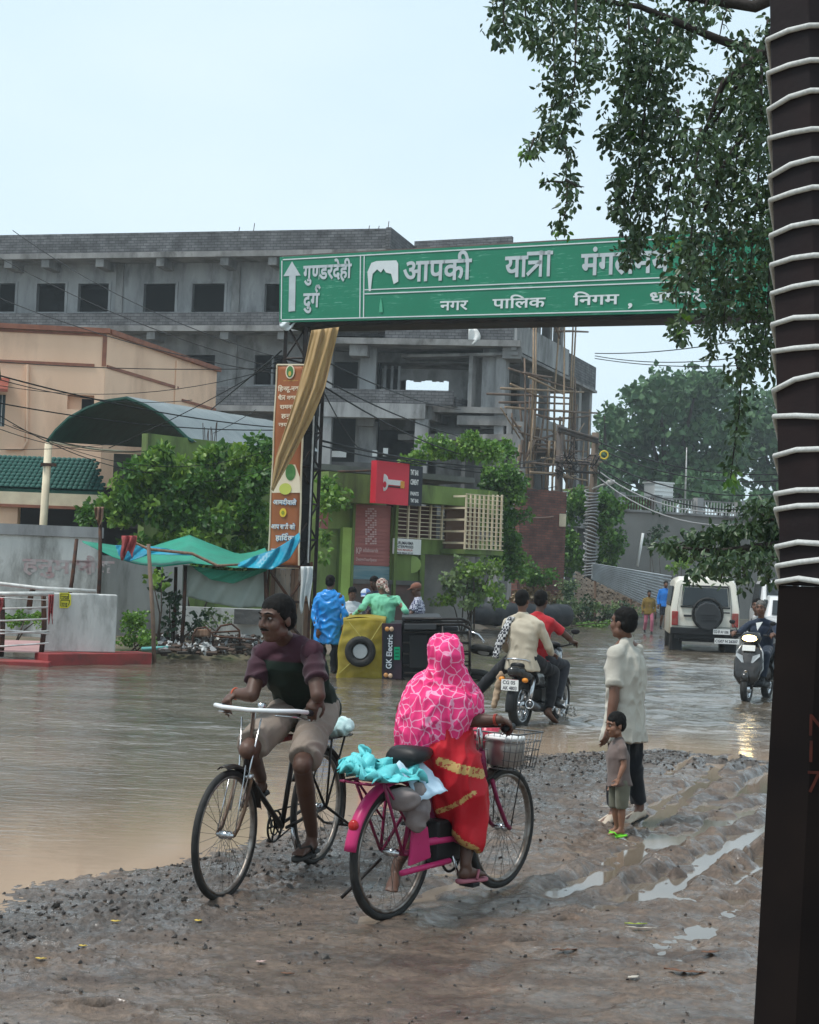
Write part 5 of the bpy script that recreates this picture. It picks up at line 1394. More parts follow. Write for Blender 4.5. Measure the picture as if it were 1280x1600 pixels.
# ================================================================ electricity poles
ep = empty('electricity_pole', G(868, 968, .1), 'twin-post electricity structure with a steel crossbeam, the posts by the vine tree', 'electricity pole')
Y0 = 60.0
IRON = mat('iron_pole', (.06, .055, .055), .7, (.11, .08, .06), 2)
b = MB(); base = P(867, 968, Y0); base.z = 0; b.tube([base, P(872, 800, Y0), P(876, 664, Y0)], [.2, .17, .14], 8); b.build('post', IRON, ep, True)
b = MB(); base = P(922, 972, Y0 + 1); base.z = 0; b.tube([base, P(925, 800, Y0 + 1), P(931, 676, Y0 + 1)], [.2, .17, .15], 8); b.build('post', mat('brown_pole', (.10, .075, .055), .8, (.16, .12, .09), 2), ep, True)
for dy in (0, 5):
    b = MB(); a_, c_ = P(872, 668 + dy, Y0 - .2), P(934, 686 + dy, Y0 + .8); d_ = (c_ - a_).normalized()
    b.cyl(a_, c_, .07, n=6); b.build('crossbeam', IRON, ep)
for y0 in (722, 735):
    b = MB(); b.cyl(P(868, y0, Y0 - .2), P(936, y0 + 4, Y0 + .8), .06, n=5); b.build('crossarm', IRON, ep)
INS = mat('insulator', (.16, .12, .11), .3)
rr = random.Random(8)
for i in range(16):
    x = 870 + i * 4.4; y = 722 + rr.uniform(-6, 14)
    b = MB(); p_ = P(x, y, Y0 - .3)
    for k in range(3): b.cyl(p_ + V(0, 0, k * .09), p_ + V(0, 0, k * .09 + .05), .09 - .015 * k, .05, n=8)
    b.build('insulator', INS, ep, True)
for i in range(22):
    b = MB(); x = 866 + rr.uniform(0, 68); y = rr.uniform(690, 748); pts = [P(x + rr.uniform(-9, 9), y + rr.uniform(-12, 12), Y0 - .4) for _ in range(4)]
    b.tube(pts, .02, 4); b.build('jumper_wire', CABLE, ep)
b = MB(); p_ = P(879, 813, Y0 - .3); b.box(p_, (.28, .15, .52)); b.build('meter_box', CREAM, ep, bevel=.02)
b = MB(); b.tube([P(926, 764, Y0 + .8), P(940, 758, Y0 + .5), P(958, 753, Y0 + .3)], .04, 6); b.build('lamp_arm', STEELW, ep, True)
b = MB(); b.tube([P(945, 757, Y0 + .4), P(952, 754, Y0 + .35), P(961, 752, Y0 + .3)], [.06, .12, .07], 8); b.build('lamp_head', STEELW, ep, True)
# cable coils wound round the right post
hl = []
for i in range(900):
    t = i / 900; y = 765 + 137 * t; p_ = P(925.5 - 3.5 * t, y, Y0 + 1); a_ = t * 2 * math.pi * 26
    hl.append(p_ + V(math.cos(a_) * (.26 + .05 * math.sin(a_ * .31)), math.sin(a_) * .26, .07 * math.sin(a_ + t * 9)))
b = MB(); b.tube(hl, .034, 5); b.build('coiled_cable', CABLEG, ep, True)
b = MB(); b.torus(P(944, 711, Y0 - .2), (0.2, 1, 0), .16, .035, 18, 6); b.build('yellow_coil', mat('yellow_wire', (.7, .5, .05), .5), ep, True)

# ================================================================ overhead cables
def cable(a, c, sag, r, mt_=CABLE, lab='', n=16):
    A, B = P(*a), P(*c); b = MB()
    b.tube([A.lerp(B, i / n) - V(0, 0, sag * 4 * (i / n) * (1 - i / n)) for i in range(n + 1)], r, 4)
    o = b.build('overhead_cable', mt_, None, True)
    tag(o, lab or 'thin overhead cable sagging across the street above the peach house and gantry', 'cable', 'overhead cables above the peach house')
cs = [((-60, 560, 30), (432, 575, 29), .1, .011), ((-60, 590, 34), (432, 574, 34), .5, .010), ((-40, 380, 40), (440, 578, 33), .3, .014), ((-60, 440, 40), (440, 585, 33), .3, .014), ((20, 360, 46), (440, 560, 36), .4, .013),
      ((-60, 575, 30), (300, 625, 40), .3, .012), ((-60, 570, 30), (435, 668, 40), .2, .020), ((-60, 618, 30), (430, 672, 38), .2, .018), ((-60, 645, 32), (230, 705, 36), .3, .01), ((20, 665, 34), (400, 640, 44), .9, .01),
      ((-60, 700, 30), (200, 690, 38), .1, .009), ((80, 690, 33), (430, 700, 34), .5, .010), ((170, 700, 34), (440, 560, 33), .1, .012), ((330, 640, 40), (440, 548, 30), .0, .016), ((200, 740, 36), (440, 726, 34), .3, .009),
      ((-60, 610, 28), (240, 740, 34), .3, .01), ((0, 660, 30), (160, 700, 32), .1, .009)]
LB = 'lowest line entering at the roof trim|thick-sagging line crossing the peach roof twice|high line slanting down from the grey parapet|second high slanting line below it|steep line from the upper windows to the tower|long line sagging past the red canopy|heaviest black line dipping over the arched shelter|heavy black line just under the heaviest|thin line ending at the lime wall|deeply sagging thin line over the arched sheet|thin line meeting the cream post|thin line along the lime wall top|diagonal stay rising to the gantry tower|short rising line beside the banner|faint line across the bush|line dropping in front of the dark sheet|short faint line left of the cream post'.split('|')
for (a, c, s_, r_), lb in zip(cs, LB): cable(a, c, s_, r_, CABLE, 'overhead cable: ' + lb)
cs = [((500, 590, 32), (800, 690, 60), .4, .02), ((500, 600, 32), (830, 720, 60), .6, .02), ((500, 560, 32), (720, 640, 60), .2, .018), ((500, 688, 34), (860, 728, 60), .3, .03), ((500, 696, 34), (866, 712, 60), .5, .022),
      ((560, 700, 40), (870, 740, 60), .3, .025), ((505, 610, 33), (560, 700, 42), .1, .015), ((590, 735, 41), (870, 760, 60), .4, .02), ((750, 775, 46), (868, 806, 60), .3, .035)]
LB = 'top one from the tower to the crossbeam|sagging one ending amid the insulators|short one against the brick parapet|thick pale one over the shop roof|thinner one just above the thick one|one starting at the roof stubs|steep short one beside the khaki cloth|one leaving the red sign box|brown one from the jali window corner'.split('|')
for (a, c, s_, r_), lb in zip(cs, LB): cable(a, c, s_, r_, CABLE if r_ != .035 else mat('brown_cable', (.25, .15, .12), .6), 'cable towards the twin posts: ' + lb)
for o in bpy.data.objects:
    if o.name.startswith('overhead_cable') and o.get('label', '').startswith('cable towards'): o['group'] = 'cables between the gantry and the electricity posts'
LB = iter('uppermost across the far tree|second across the far tree|third, through mid crown|fourth, low in the crown|fifth, above the water tank|lowest, sagging by the tank|lone high one against the sky|lower of the sky lines|middle of the sky lines'.split('|'))
for a, c, s_ in (((934, 690, 61), (1290, 735, 50), .6), ((934, 700, 61), (1290, 742, 50), .7), ((934, 716, 61), (1290, 760, 48), .8), ((934, 728, 61), (1290, 775, 46), 1.0), ((934, 735, 61), (1290, 770, 44), 1.1), ((934, 745, 61), (1290, 790, 44), 1.2), ((930, 552, 74), (1290, 500, 60), .4), ((930, 560, 74), (1290, 558, 60), .4), ((930, 556, 74), (1290, 530, 60), .6)):
    cable(a, c, s_, .028, CABLEG if a[1] > 600 and a[1] % 2 else CABLE, 'cable strung rightwards: ' + next(LB))
for o in bpy.data.objects:
    if o.name.startswith('overhead_cable') and o.get('label', '').startswith('cable strung'): o['group'] = 'cables in front of the far tree'

# ================================================================ near steel post wound with white rope
np_ = empty('roped_post', V(.63, 2.15, 0), 'dark brown square steel post close by, wound with white rope', 'post')
PBR = mat('dark_brown_paint', (.010, .006, .007), .6, (.017, .008, .008), 8, bump=.002)
PBK = mat('black_base', (.007, .005, .005), .8, (.012, .008, .007), 6, spec=.1)
Yp = 2.2
tp, bt_ = P(1202, -60, Yp), P(1219, 915, Yp)
ux = V(1, 0, 0); 
def pcorner(z):
    t = (z - bt_.z) / (tp.z - bt_.z); return bt_.lerp(tp, t)
w1 = .046; ang = R(40)
ea = V(math.cos(ang), -math.sin(ang), 0) ; eb = V(math.cos(R(18)), math.sin(R(18)), 0)
def post_ring(z, grow=0.0):
    c = pcorner(z); a_ = c + V(.0445, -.05, 0); 
    return [c + V(-grow, 0, 0), a_ + V(0, -grow, 0), a_ + V(.09 + grow, .0, 0), c + V(.14 + grow, .09, 0), c + V(.03, .1 + grow, 0)]
def post_part(name, z0, z1, mt_, grow=0.0, grow0=None):
    b = MB(); r0 = post_ring(z0, grow if grow0 is None else grow0); r1 = post_ring(z1, grow)
    n = len(r0); b.add(r0 + r1, [tuple(reversed(range(n))), tuple(range(n, 2 * n))] + [(i, (i + 1) % n, n + (i + 1) % n, n + i) for i in range(n)])
    return b.build(name, mt_, np_, bevel=.002)
post_part('shaft', bt_.z + .001, 3.4, PBR)
# heavier black base, flaring towards the foot
zb0 = -.3
b = MB(); r1 = post_ring(bt_.z, .002)
lowc = P(1187, 1600, Yp - .05); sh1 = lowc - pcorner(lowc.z)
def base_ring(z):
    k = (bt_.z - z) / (bt_.z - lowc.z); s_ = pcorner(lowc.z)
    r_ = post_ring(bt_.z, .002); off_ = (lowc - bt_) * k
    return [V(p.x + off_.x, p.y + off_.y * .5, z) for p in r_]
r0 = base_ring(zb0); n = len(r0)
b.add(r0 + r1, [tuple(reversed(range(n))), tuple(range(n, 2 * n))] + [(i, (i + 1) % n, n + (i + 1) % n, n + i) for i in range(n)]); b.build('black_base', PBK, np_)
NUMP = mat('faded_red_number', (.09, .018, .01), .8, (.04, .01, .008), 30)
for tx, x, y in (('NI', 1261, 1148), ('189', 1261, 1189), ('78', 1258, 1236)):
    o_ = P(x, y, Yp - .0535); lettering([tx], o_, V(1, 0, 0), V(0, 0, 1), .045, bold=.0, lift=.012).build('painted_number', NUMP, np_)
ROPE = mat('white_rope', (.62, .62, .60), .8, (.5, .5, .48), 200, bump=.0006, bscale=300)
ys_r = [(62, 38), (116, 92), (168, 139), (220, 200), (272, 246), (316, 290), (366, 345), (414, 397), (460, 440), (504, 494), (553, 540), (606, 583), (654, 650), (710, 700), (772, 764), (797, 788), (851, 848), (888, 872), (905, 908)]
rp_pts = None
for i, (yl, yr) in enumerate(ys_r):
    t_ = (bt_.z - P(1210, yl, Yp).z)
    zl = P(1208, yl, Yp).z; zm = P(1248, yr + (yl - yr) * .1, Yp - .05).z; ze = P(1290, yr, Yp - .05).z
    b = MB(); rl_ = post_ring(zl, .004); rm = post_ring(zm, .004); re_ = post_ring(ze, .004)
    zn = zl - .02 if i % 2 else zl + .015
    pts = [V(rl_[0].x, rl_[0].y, zl + .004 * math.sin(i * 2.7)), V(rl_[0].x * .5 + rm[1].x * .5, rl_[0].y * .5 + rm[1].y * .5 - .001, (zl + zm) / 2 + .003), V(rm[1].x, rm[1].y, zm), V(rm[1].x + .045, rm[1].y, (zm + ze) / 2), V(re_[2].x, re_[2].y, ze), V(re_[3].x, re_[3].y, ze - .03), V(re_[4].x, re_[4].y, zl - .02)]
    b.tube(pts, .0043, 7, closed=True); b.build('rope_turn', ROPE, np_, True)
# ================================================================ vegetation
class Leaves:
    """many small leaf faces gathered in one mesh"""
    def __init__(s, seed=1):
        s.r = np.random.RandomState(seed); s.P = []; s.S = []; s.D = []
    def clump(s, c, rad, n, size, droop=.3, shell=.0):
        r = s.r
        d = r.normal(size=(n, 3)); d /= np.linalg.norm(d, axis=1)[:, None] + 1e-6
        k = r.rand(n) ** (1 / 3.) if not shell else 1 - shell * r.rand(n)
        rad = np.array(rad if hasattr(rad, '__len__') else (rad,) * 3)
        s.P.append(np.array(c)[None, :] + d * k[:, None] * rad)
        s.S.append(size * (.6 + .8 * r.rand(n)))
        dd = d * .7 + r.normal(size=(n, 3)) * .7; dd[:, 2] -= droop
        s.D.append(dd)
    def build(s, name, mt_, parent=None, shape=0, kind=None, wid=.42):
        if not s.P: return None
        Pp = np.concatenate(s.P); S = np.concatenate(s.S); D = np.concatenate(s.D); n = len(Pp)
        D /= np.linalg.norm(D, axis=1)[:, None] + 1e-6
        rv = s.r.normal(size=(n, 3)); side = np.cross(D, rv); side /= np.linalg.norm(side, axis=1)[:, None] + 1e-6
        nrm = np.cross(side, D)
        if shape == 0:   # folded rhombus
            co = np.stack([Pp, Pp + D * (S * .5)[:, None] + side * (S * wid)[:, None] + nrm * (S * .12)[:, None], Pp + D * S[:, None], Pp + D * (S * .5)[:, None] - side * (S * wid)[:, None] + nrm * (S * .12)[:, None]], 1)
            q = np.array([[0, 1, 2], [0, 2, 3]])
        else:            # pointed oval, six corners, folded along the midrib
            f = lambda a, w, h: Pp + D * (S * a)[:, None] + side * (S * w)[:, None] + nrm * (S * h)[:, None]
            co = np.stack([f(0, 0, 0), f(.3, wid * .8, .1), f(.7, wid * .7, .06), f(1.05, 0, -.12), f(.7, -wid * .7, .06), f(.3, -wid * .8, .1)], 1)
            q = np.array([[0, 1, 2], [0, 2, 3], [0, 3, 4], [0, 4, 5]])
        k = co.shape[1]
        tri = (q[None] + (np.arange(n) * k)[:, None, None]).reshape(-1, 3)
        me = bpy.data.meshes.new(name)
        me.vertices.add(n * k); me.vertices.foreach_set('co', co.astype(np.float32).ravel())
        me.loops.add(tri.size); me.loops.foreach_set('vertex_index', tri.astype(np.int32).ravel())
        me.polygons.add(len(tri)); me.polygons.foreach_set('loop_start', (np.arange(len(tri)) * 3).astype(np.int32)); me.polygons.foreach_set('loop_total', np.full(len(tri), 3, np.int32))
        me.update(calc_edges=True)
        me.materials.append(mt_)
        o = link(name, me, parent)
        if kind: o['kind'] = kind
        return o
LF_DARK = leafmat('leaf_dark', (.018, .045, .018), (.05, .10, .035), trans=.15)
LF_MID = leafmat('leaf_mid', (.06, .16, .02), (.19, .34, .045), trans=.3)
LF_BRIGHT = leafmat('leaf_bright', (.10, .22, .03), (.26, .40, .06), trans=.35)
LF_PALE = leafmat('leaf_pale', (.10, .16, .06), (.24, .32, .13))
LF_FAR = leafmat('leaf_far', (.03, .095, .035), (.095, .19, .07), rough=.7, trans=.2)
LF_DEEP = leafmat('leaf_deep', (.03, .10, .014), (.11, .25, .03), trans=.3)
BARK = mat('bark', (.06, .045, .035), .9, (.11, .085, .065), 8, bump=.02)
BARKD = mat('dark_bark', (.03, .024, .02), .9, (.05, .04, .035), 8, bump=.01)
rr = random.Random(21)
def limb(par, pts, r0, r1, name='branch', mt_=BARK, n=6):
    b = MB(); k = len(pts); b.tube(pts, [r0 + (r1 - r0) * i / (k - 1) for i in range(k)], n); return b.build(name, mt_, par, True)
def bush(name, label, cat, blobs, Y, leaf, mt_, dens=1.0, group=None, shape=0, bright=None, stems=5, yv=.5, gz=.1, shell=.5):
    """blobs: (px, py, rx, ry) in pixels of the crown's lumps"""
    cx = sum(b_[0] for b_ in blobs) / len(blobs); g_ = P(cx, 900, Y); 
    root = empty(name, V(g_.x, Y, gz), label, cat, group)
    lv = Leaves(rr.randint(1, 9999)); lb = Leaves(rr.randint(1, 9999))
    s_ = Y / F_PX
    for (x, y, rx, ry) in blobs:
        yy = Y + rr.uniform(-yv, yv); c = P(x, y, yy); A = rx * ry * s_ * s_ * 3.14
        n = int(dens * A / (leaf * leaf) * 9)
        # sub-clumps make light and dark lumps
        m_ = max(4, int(math.sqrt(n) / 3))
        for k in range(m_):
            a_ = rr.uniform(0, 6.28); q_ = math.sqrt(rr.random())
            cc = c + V(math.cos(a_) * q_ * rx * s_ * .85, rr.uniform(-.7, .7) * rx * s_, math.sin(a_) * q_ * ry * s_ * .85)
            rad = rr.uniform(.18, .42) * min(rx, ry) * s_ + leaf
            (lb if bright and rr.random() < .3 else lv).clump(cc, (rad, rad, rad * .75), n // m_, leaf, shell=shell)
    for k in range(stems):
        x, y, rx, ry = rr.choice(blobs); c = P(x, y, Y)
        b0 = V(g_.x + rr.uniform(-.2, .2), Y + rr.uniform(-.1, .1), gz - .1); mid = b0.lerp(c, .5) + V(rr.uniform(-.2, .2), 0, .1)
        limb(root, [b0, mid, c], .02 + leaf * .05, .008, 'stem', BARK)
    lv.build('foliage', mt_, root, shape)
    if bright and lb.P: lb.build('new_foliage', bright, root, shape)
    return root
bush('bush', 'large dense bush of broad leaves between the grey wall and the brown banner', 'bush',
     [(150, 800, 26, 26), (185, 775, 34, 30), (230, 760, 40, 40), (215, 800, 40, 26), (270, 730, 36, 30), (300, 770, 44, 46), (340, 720, 36, 26), (360, 780, 46, 60), (395, 720, 32, 34), (405, 780, 24, 60), (400, 840, 26, 30), (330, 830, 50, 26), (265, 820, 40, 22), (250, 710, 22, 14), (420, 700, 10, 16), (370, 880, 50, 26), (300, 870, 50, 24), (210, 860, 40, 20)],
     35.5, .14, LF_DEEP, 1.7, bright=LF_BRIGHT, stems=4, shape=1)
bush('bush', 'small bush with drooping leaves hanging over the shop left of the gantry tower shadow', 'bush', [(520, 760, 26, 16), (512, 790, 18, 24), (535, 778, 18, 14), (505, 830, 8, 30), (505, 870, 5, 14)], 38, .14, LF_MID, 1.0, stems=0, bright=LF_BRIGHT, shape=1)
bush('weed_clump', 'fresh green weeds beside the short white wall', 'weeds', [(208, 975, 20, 26), (222, 990, 14, 18), (200, 1000, 14, 12), (232, 1000, 10, 10)], 27.6, .06, LF_MID, 1.1, stems=3, bright=LF_BRIGHT)
bush('grass_patch', 'bright low weeds behind the pipe railing', 'weeds', [(15, 968, 18, 9), (40, 964, 22, 10), (60, 968, 10, 10)], 28.5, .06, LF_MID, 1.2, stems=2, bright=LF_BRIGHT)
bush('sapling', 'thin sapling with a few bright leaves beside the pole in the water', 'sapling', [(238, 905, 12, 7), (252, 900, 10, 8), (246, 912, 9, 6)], 28.2, .12, LF_BRIGHT, .8, stems=2, shape=1)
bush('shade_plants', 'dark straggling plants in the shade behind the poles', 'plants', [(265, 940, 14, 20), (275, 975, 16, 20), (300, 985, 14, 12), (255, 910, 12, 20), (310, 970, 10, 10)], 29.5, .10, LF_DARK, .7, stems=4)
bush('weed_clump', 'weeds growing against the plaster wall below the milky sheet', 'weeds', [(330, 960, 12, 10), (350, 968, 10, 10), (318, 972, 10, 8)], 31, .07, LF_PALE, .6, stems=2)
bush('creeper', 'creeper spilling over the roof of the green shop', 'creeper', [(650, 712, 24, 16), (680, 700, 34, 20), (720, 695, 36, 18), (750, 705, 26, 22), (640, 722, 16, 6), (770, 715, 12, 16)], 46.5, .13, LF_MID, 1.6, bright=LF_BRIGHT, stems=0, gz=4.2)
bush('creeper', 'tall column of creeper covering the wall right of the jali window', 'creeper', [(780, 730, 26, 26), (790, 770, 34, 34), (775, 800, 30, 34), (800, 820, 28, 34), (785, 850, 34, 28), (805, 880, 26, 24), (790, 700, 16, 12), (770, 760, 16, 30)], 49.5, .13, LF_DEEP, 1.7, bright=LF_MID, stems=0)
bush('shrub', 'pale green leggy shrub beside the shop, left of the black pipe', 'shrub', [(740, 885, 26, 22), (715, 905, 24, 20), (755, 915, 30, 26), (700, 925, 16, 16), (730, 930, 24, 18), (768, 890, 14, 20), (772, 930, 14, 20), (690, 935, 10, 8)], 43.2, .12, LF_PALE, 1.0, bright=LF_BRIGHT, stems=9)
bush('shrub', 'small round dark green shrub between the creeper and the first pole', 'shrub', [(838, 890, 22, 16), (850, 900, 18, 14), (825, 900, 14, 12)], 52.5, .11, LF_DEEP, 1.1, bright=LF_MID, stems=3)
bush('dry_bush', 'dry tan heap of dead creeper behind the black pipe', 'bush', [(815, 925, 18, 11), (838, 926, 22, 11), (860, 932, 16, 10), (805, 940, 10, 12)], 52.8, .12, leafmat('leaf_dry', (.18, .12, .06), (.36, .27, .14), trans=.1), 1.1, stems=4)
bush('vine_tree', 'vine covered tree between the two posts, hollow and dark in the middle', 'tree', [(890, 800, 20, 22), (905, 780, 24, 18), (940, 790, 26, 24), (952, 820, 24, 34), (958, 850, 18, 26), (945, 870, 20, 16), (885, 850, 16, 30), (895, 875, 20, 16), (925, 775, 20, 12), (960, 800, 14, 20), (880, 880, 12, 20)], 62.5, .18, LF_DEEP, 1.7, bright=LF_MID, stems=0, yv=.8)
bush('undergrowth', 'tangled scrub at the foot of the two posts', 'scrub', [(885, 935, 18, 26), (905, 945, 22, 22), (890, 915, 14, 20), (940, 950, 24, 12), (965, 950, 20, 12), (985, 958, 14, 10), (900, 965, 26, 10), (935, 968, 26, 8)], 56.5, .10, LF_PALE, .75, bright=LF_DARK, stems=9)
bush('undergrowth', 'low grass fringe along the far water edge', 'grass', [(880, 975, 16, 5), (910, 976, 18, 5), (940, 974, 18, 6), (970, 976, 10, 4), (790, 962, 10, 4)], 54.8, .08, LF_MID, 1.0, stems=2)
bush('shrub', 'small light green bush above the white vehicle in front of the retaining wall', 'shrub', [(1058, 878, 18, 10), (1066, 870, 12, 8), (1050, 885, 10, 6)], 66, .18, LF_BRIGHT, .9, stems=3, bright=LF_MID)
bush('shrub', 'plants behind the corrugated fence by the parked cars', 'shrub', [(1028, 830, 10, 40), (1016, 850, 8, 20)], 70, .2, LF_DARK, .4, stems=3)

# far trees beyond the retaining wall
def far_tree(label, blobs, Y, leaf, dens=1.0, name='tree'):
    cx = sum(b_[0] for b_ in blobs) / len(blobs); g_ = P(cx, 900, Y)
    root = empty(name, V(g_.x, Y, 0), label, 'tree')
    s_ = Y / F_PX; lv = Leaves(rr.randint(1, 999)); 
    top_ = P(cx, blobs[0][1], Y)
    limb(root, [V(g_.x, Y, -.2), V(g_.x + .3, Y, top_.z * .3), V(g_.x, Y, top_.z * .6)], .9, .4, 'trunk', BARKD, 9)
    for (x, y, rx, ry) in blobs:
        yy = Y + rr.uniform(-4, 4); c = P(x, y, yy)
        n = int(dens * rx * ry * s_ * s_ * 3.14 / (leaf * leaf) * 13.0); m_ = max(10, int(rx * ry / 40))
        for k in range(m_):
            a_ = rr.uniform(0, 6.28); q_ = math.sqrt(rr.random())
            cc = c + V(math.cos(a_) * q_ * rx * s_, rr.uniform(-1, 1) * rx * s_, math.sin(a_) * q_ * ry * s_)
            rad = rr.uniform(.12, .3) * min(rx, ry) * s_
            lv.clump(cc, (rad * 1.3, rad * 1.3, rad * .7), n // m_, leaf, shell=.5)
        limb(root, [V(g_.x, Y, top_.z * .45), c.lerp(V(g_.x, Y, top_.z * .5), .4), c], .25, .06, 'branch', BARKD, 5)
    lv.build('crown', LF_FAR, root)
far_tree('huge spreading tree beyond the retaining wall, its crown filling the gap right of the building', [(1060, 640, 60, 55), (1010, 650, 50, 50), (1110, 640, 60, 50), (975, 690, 45, 50), (1040, 700, 70, 50), (1110, 700, 60, 50), (960, 730, 30, 40), (1000, 750, 60, 40), (1070, 745, 60, 40), (1030, 610, 40, 30), (1090, 600, 50, 28)], 118, .55)
far_tree('second tree, half hidden behind the roped post, paler crown', [(1170, 640, 45, 35), (1190, 690, 40, 45), (1150, 690, 40, 40), (1210, 650, 40, 45), (1200, 740, 50, 30), (1250, 690, 40, 60), (1280, 640, 50, 50), (1320, 720, 60, 70)], 128, .55)
far_tree('low dark tree line behind the white water tank', [(960, 780, 30, 20), (1010, 785, 40, 20), (1090, 770, 36, 30), (1130, 760, 30, 20), (1140, 780, 40, 24), (1200, 785, 40, 20), (1270, 770, 50, 30)], 104, .5)
far_tree('distant tree left behind the twin posts', [(945, 650, 12, 20), (948, 690, 22, 40), (938, 740, 20, 40)], 112, .5)

# ================================================================ the near tree, whose branches hang in from the right
tr = empty('overhanging_tree', V(5.6, 10.6, 0), 'big tree standing off to the right, its leafy branches hanging over the road sign', 'tree')
TY = 10.6
trunk_top = V(5.2, 10.8, 5.2)
limb(tr, [V(5.7, 10.6, -.2), V(5.6, 10.7, 1.5), V(5.4, 10.8, 3.4), trunk_top], .34, .22, 'trunk', BARK, 12)
lv = Leaves(77); ly = Leaves(78)
LS = .05
def strand(pts, w, dens, Y, tip=False, leaf=LS, inner=0.0):
    """a hanging twig: pixel polyline; w = (width at top, width at tip) in pixels"""
    k = len(pts); s_ = Y / F_PX
    tot = sum((Vector(pts[i + 1]) - Vector(pts[i])).length for i in range(k - 1))
    n = int(tot / 7 * dens)
    yo = rr.uniform(-.5, .5)
    limb(tr, [P(x, y, Y + yo) for x, y in pts], .012, .003, 'twig', BARKD, 4)
    for i in range(n):
        c_ = i / n; q_ = dpt(pts, c_); wd = w[0] + (w[1] - w[0]) * c_
        for j in range(max(1, int(wd / 13))):
            dx = rr.gauss(0, wd * .42); dy = rr.uniform(-8, 8)
            c = P(q_.x + dx, q_.y + dy, Y + yo + rr.uniform(-.35, .35) * (.3 + wd / 60))
            (ly if (tip and c_ > .8) or rr.random() < .01 else lv).clump(c, (.05, .06, .05), rr.randint(5, 9), leaf, droop=.9)
        if rr.random() < .16 and wd > 18:
            a = P(q_.x, q_.y, Y + yo); e = P(q_.x + rr.uniform(-wd, wd) * .9, q_.y + rr.uniform(5, 26), Y + yo + rr.uniform(-.2, .2)); limb(tr, [a, a.lerp(e, .5) + V(0, 0, .02), e], .005, .002, 'twig', BARKD, 3)
# boughs
for pts, r0 in (([(1330, -60), (1180, 10), (1040, -10), (920, -30)], .06), ([(1340, 40), (1200, 90), (1120, 60), (1000, 10), (860, -10)], .05), ([(1340, 120), (1205, 70), (1130, 130), (1090, 240)], .045), ([(1350, 200), (1190, 170), (1130, 260), (1100, 330)], .035), ([(1330, 10), (1210, 40), (1160, 120), (1110, 200)], .03)):
    limb(tr, [P(x, y, TY + rr.uniform(-.2, .2)) for x, y in pts], r0, .012, 'bough', BARKD, 7)
for e in ((1330, -60), (1340, 40), (1340, 120), (1350, 200)):
    c = P(*e, TY); limb(tr, [trunk_top, trunk_top.lerp(c, .5) + V(0, 0, .15), c], .12, .06, 'bough', BARKD, 8)
S_ = [([(790, -20), (786, 30), (795, 75)], (34, 22), 1.1), ([(820, -20), (822, 40), (835, 88)], (44, 24), 1.2), ([(860, -20), (865, 60), (868, 140), (856, 200), (832, 240)], (50, 8), 1.2), ([(900, -20), (900, 60), (898, 130), (885, 190), (872, 225)], (56, 14), 1.25),
      ([(868, 205), (888, 240), (884, 285)], (14, 12), 1.2), ([(884, 280), (900, 290), (913, 292)], (8, 5), .9), ([(882, 285), (858, 283), (847, 286)], (8, 5), .9), ([(886, 290), (886, 325), (872, 372)], (16, 7), 1.2, True), ([(835, 215), (828, 235), (823, 252)], (10, 6), 1),
      ([(940, -20), (935, 50), (925, 110), (918, 130)], (50, 14), 1.2), ([(980, -20), (985, 80), (975, 150), (960, 215), (948, 218)], (60, 10), 1.2), ([(1010, 30), (1000, 120), (990, 200), (975, 260), (970, 300), (955, 330)], (60, 14), 1.2),
      ([(1030, 60), (1010, 150), (1000, 250), (985, 330), (985, 380), (978, 412)], (60, 12), 1.3), ([(1060, 20), (1040, 110), (1030, 200), (1010, 290), (1005, 350), (995, 395)], (56, 14), 1.25), ([(1080, -10), (1070, 40), (1060, 90)], (50, 20), .9),
      ([(1110, -20), (1100, 20), (1080, 60)], (40, 14), .6), ([(1150, -20), (1130, 30), (1120, 80)], (30, 16), .45), ([(1060, 170), (1050, 260), (1040, 340), (1035, 390)], (44, 12), 1.1), ([(1095, 200), (1085, 290), (1080, 370), (1075, 430), (1068, 500), (1064, 530)], (56, 10), 1.3),
      ([(1130, 120), (1120, 220), (1115, 320), (1110, 420), (1112, 500), (1108, 560)], (64, 10), 1.3), ([(1165, 60), (1160, 160), (1150, 260), (1140, 360), (1135, 460), (1130, 520)], (60, 14), 1.2), ([(1190, 100), (1190, 220), (1180, 340), (1170, 440), (1165, 540), (1150, 600)], (60, 14), 1.3),
      ([(1215, 140), (1210, 260), (1205, 380), (1200, 470), (1195, 540), (1190, 575)], (56, 14), 1.25), ([(1240, 180), (1235, 320), (1225, 420), (1215, 500), (1212, 540)], (50, 16), 1.1), ([(1150, 560), (1158, 600), (1155, 650)], (24, 16), 1.3),
      ([(1155, 640), (1150, 680), (1145, 720), (1140, 762)], (26, 8), 1.3, True), ([(1170, 480), (1190, 540), (1210, 600)], (20, 8), .8), ([(1100, 410), (1060, 440), (1050, 470)], (30, 12), 1.1), ([(1090, 380), (1045, 395), (1030, 405)], (24, 10), .9), ([(1140, 420), (1120, 480), (1100, 520)], (50, 20), 1.2), ([(1200, 30), (1195, 70), (1190, 110)], (26, 18), .5)]
for s in S_:
    strand(s[0], s[1], s[2] * 1.05, TY + rr.uniform(-.9, .9), len(s) > 3)
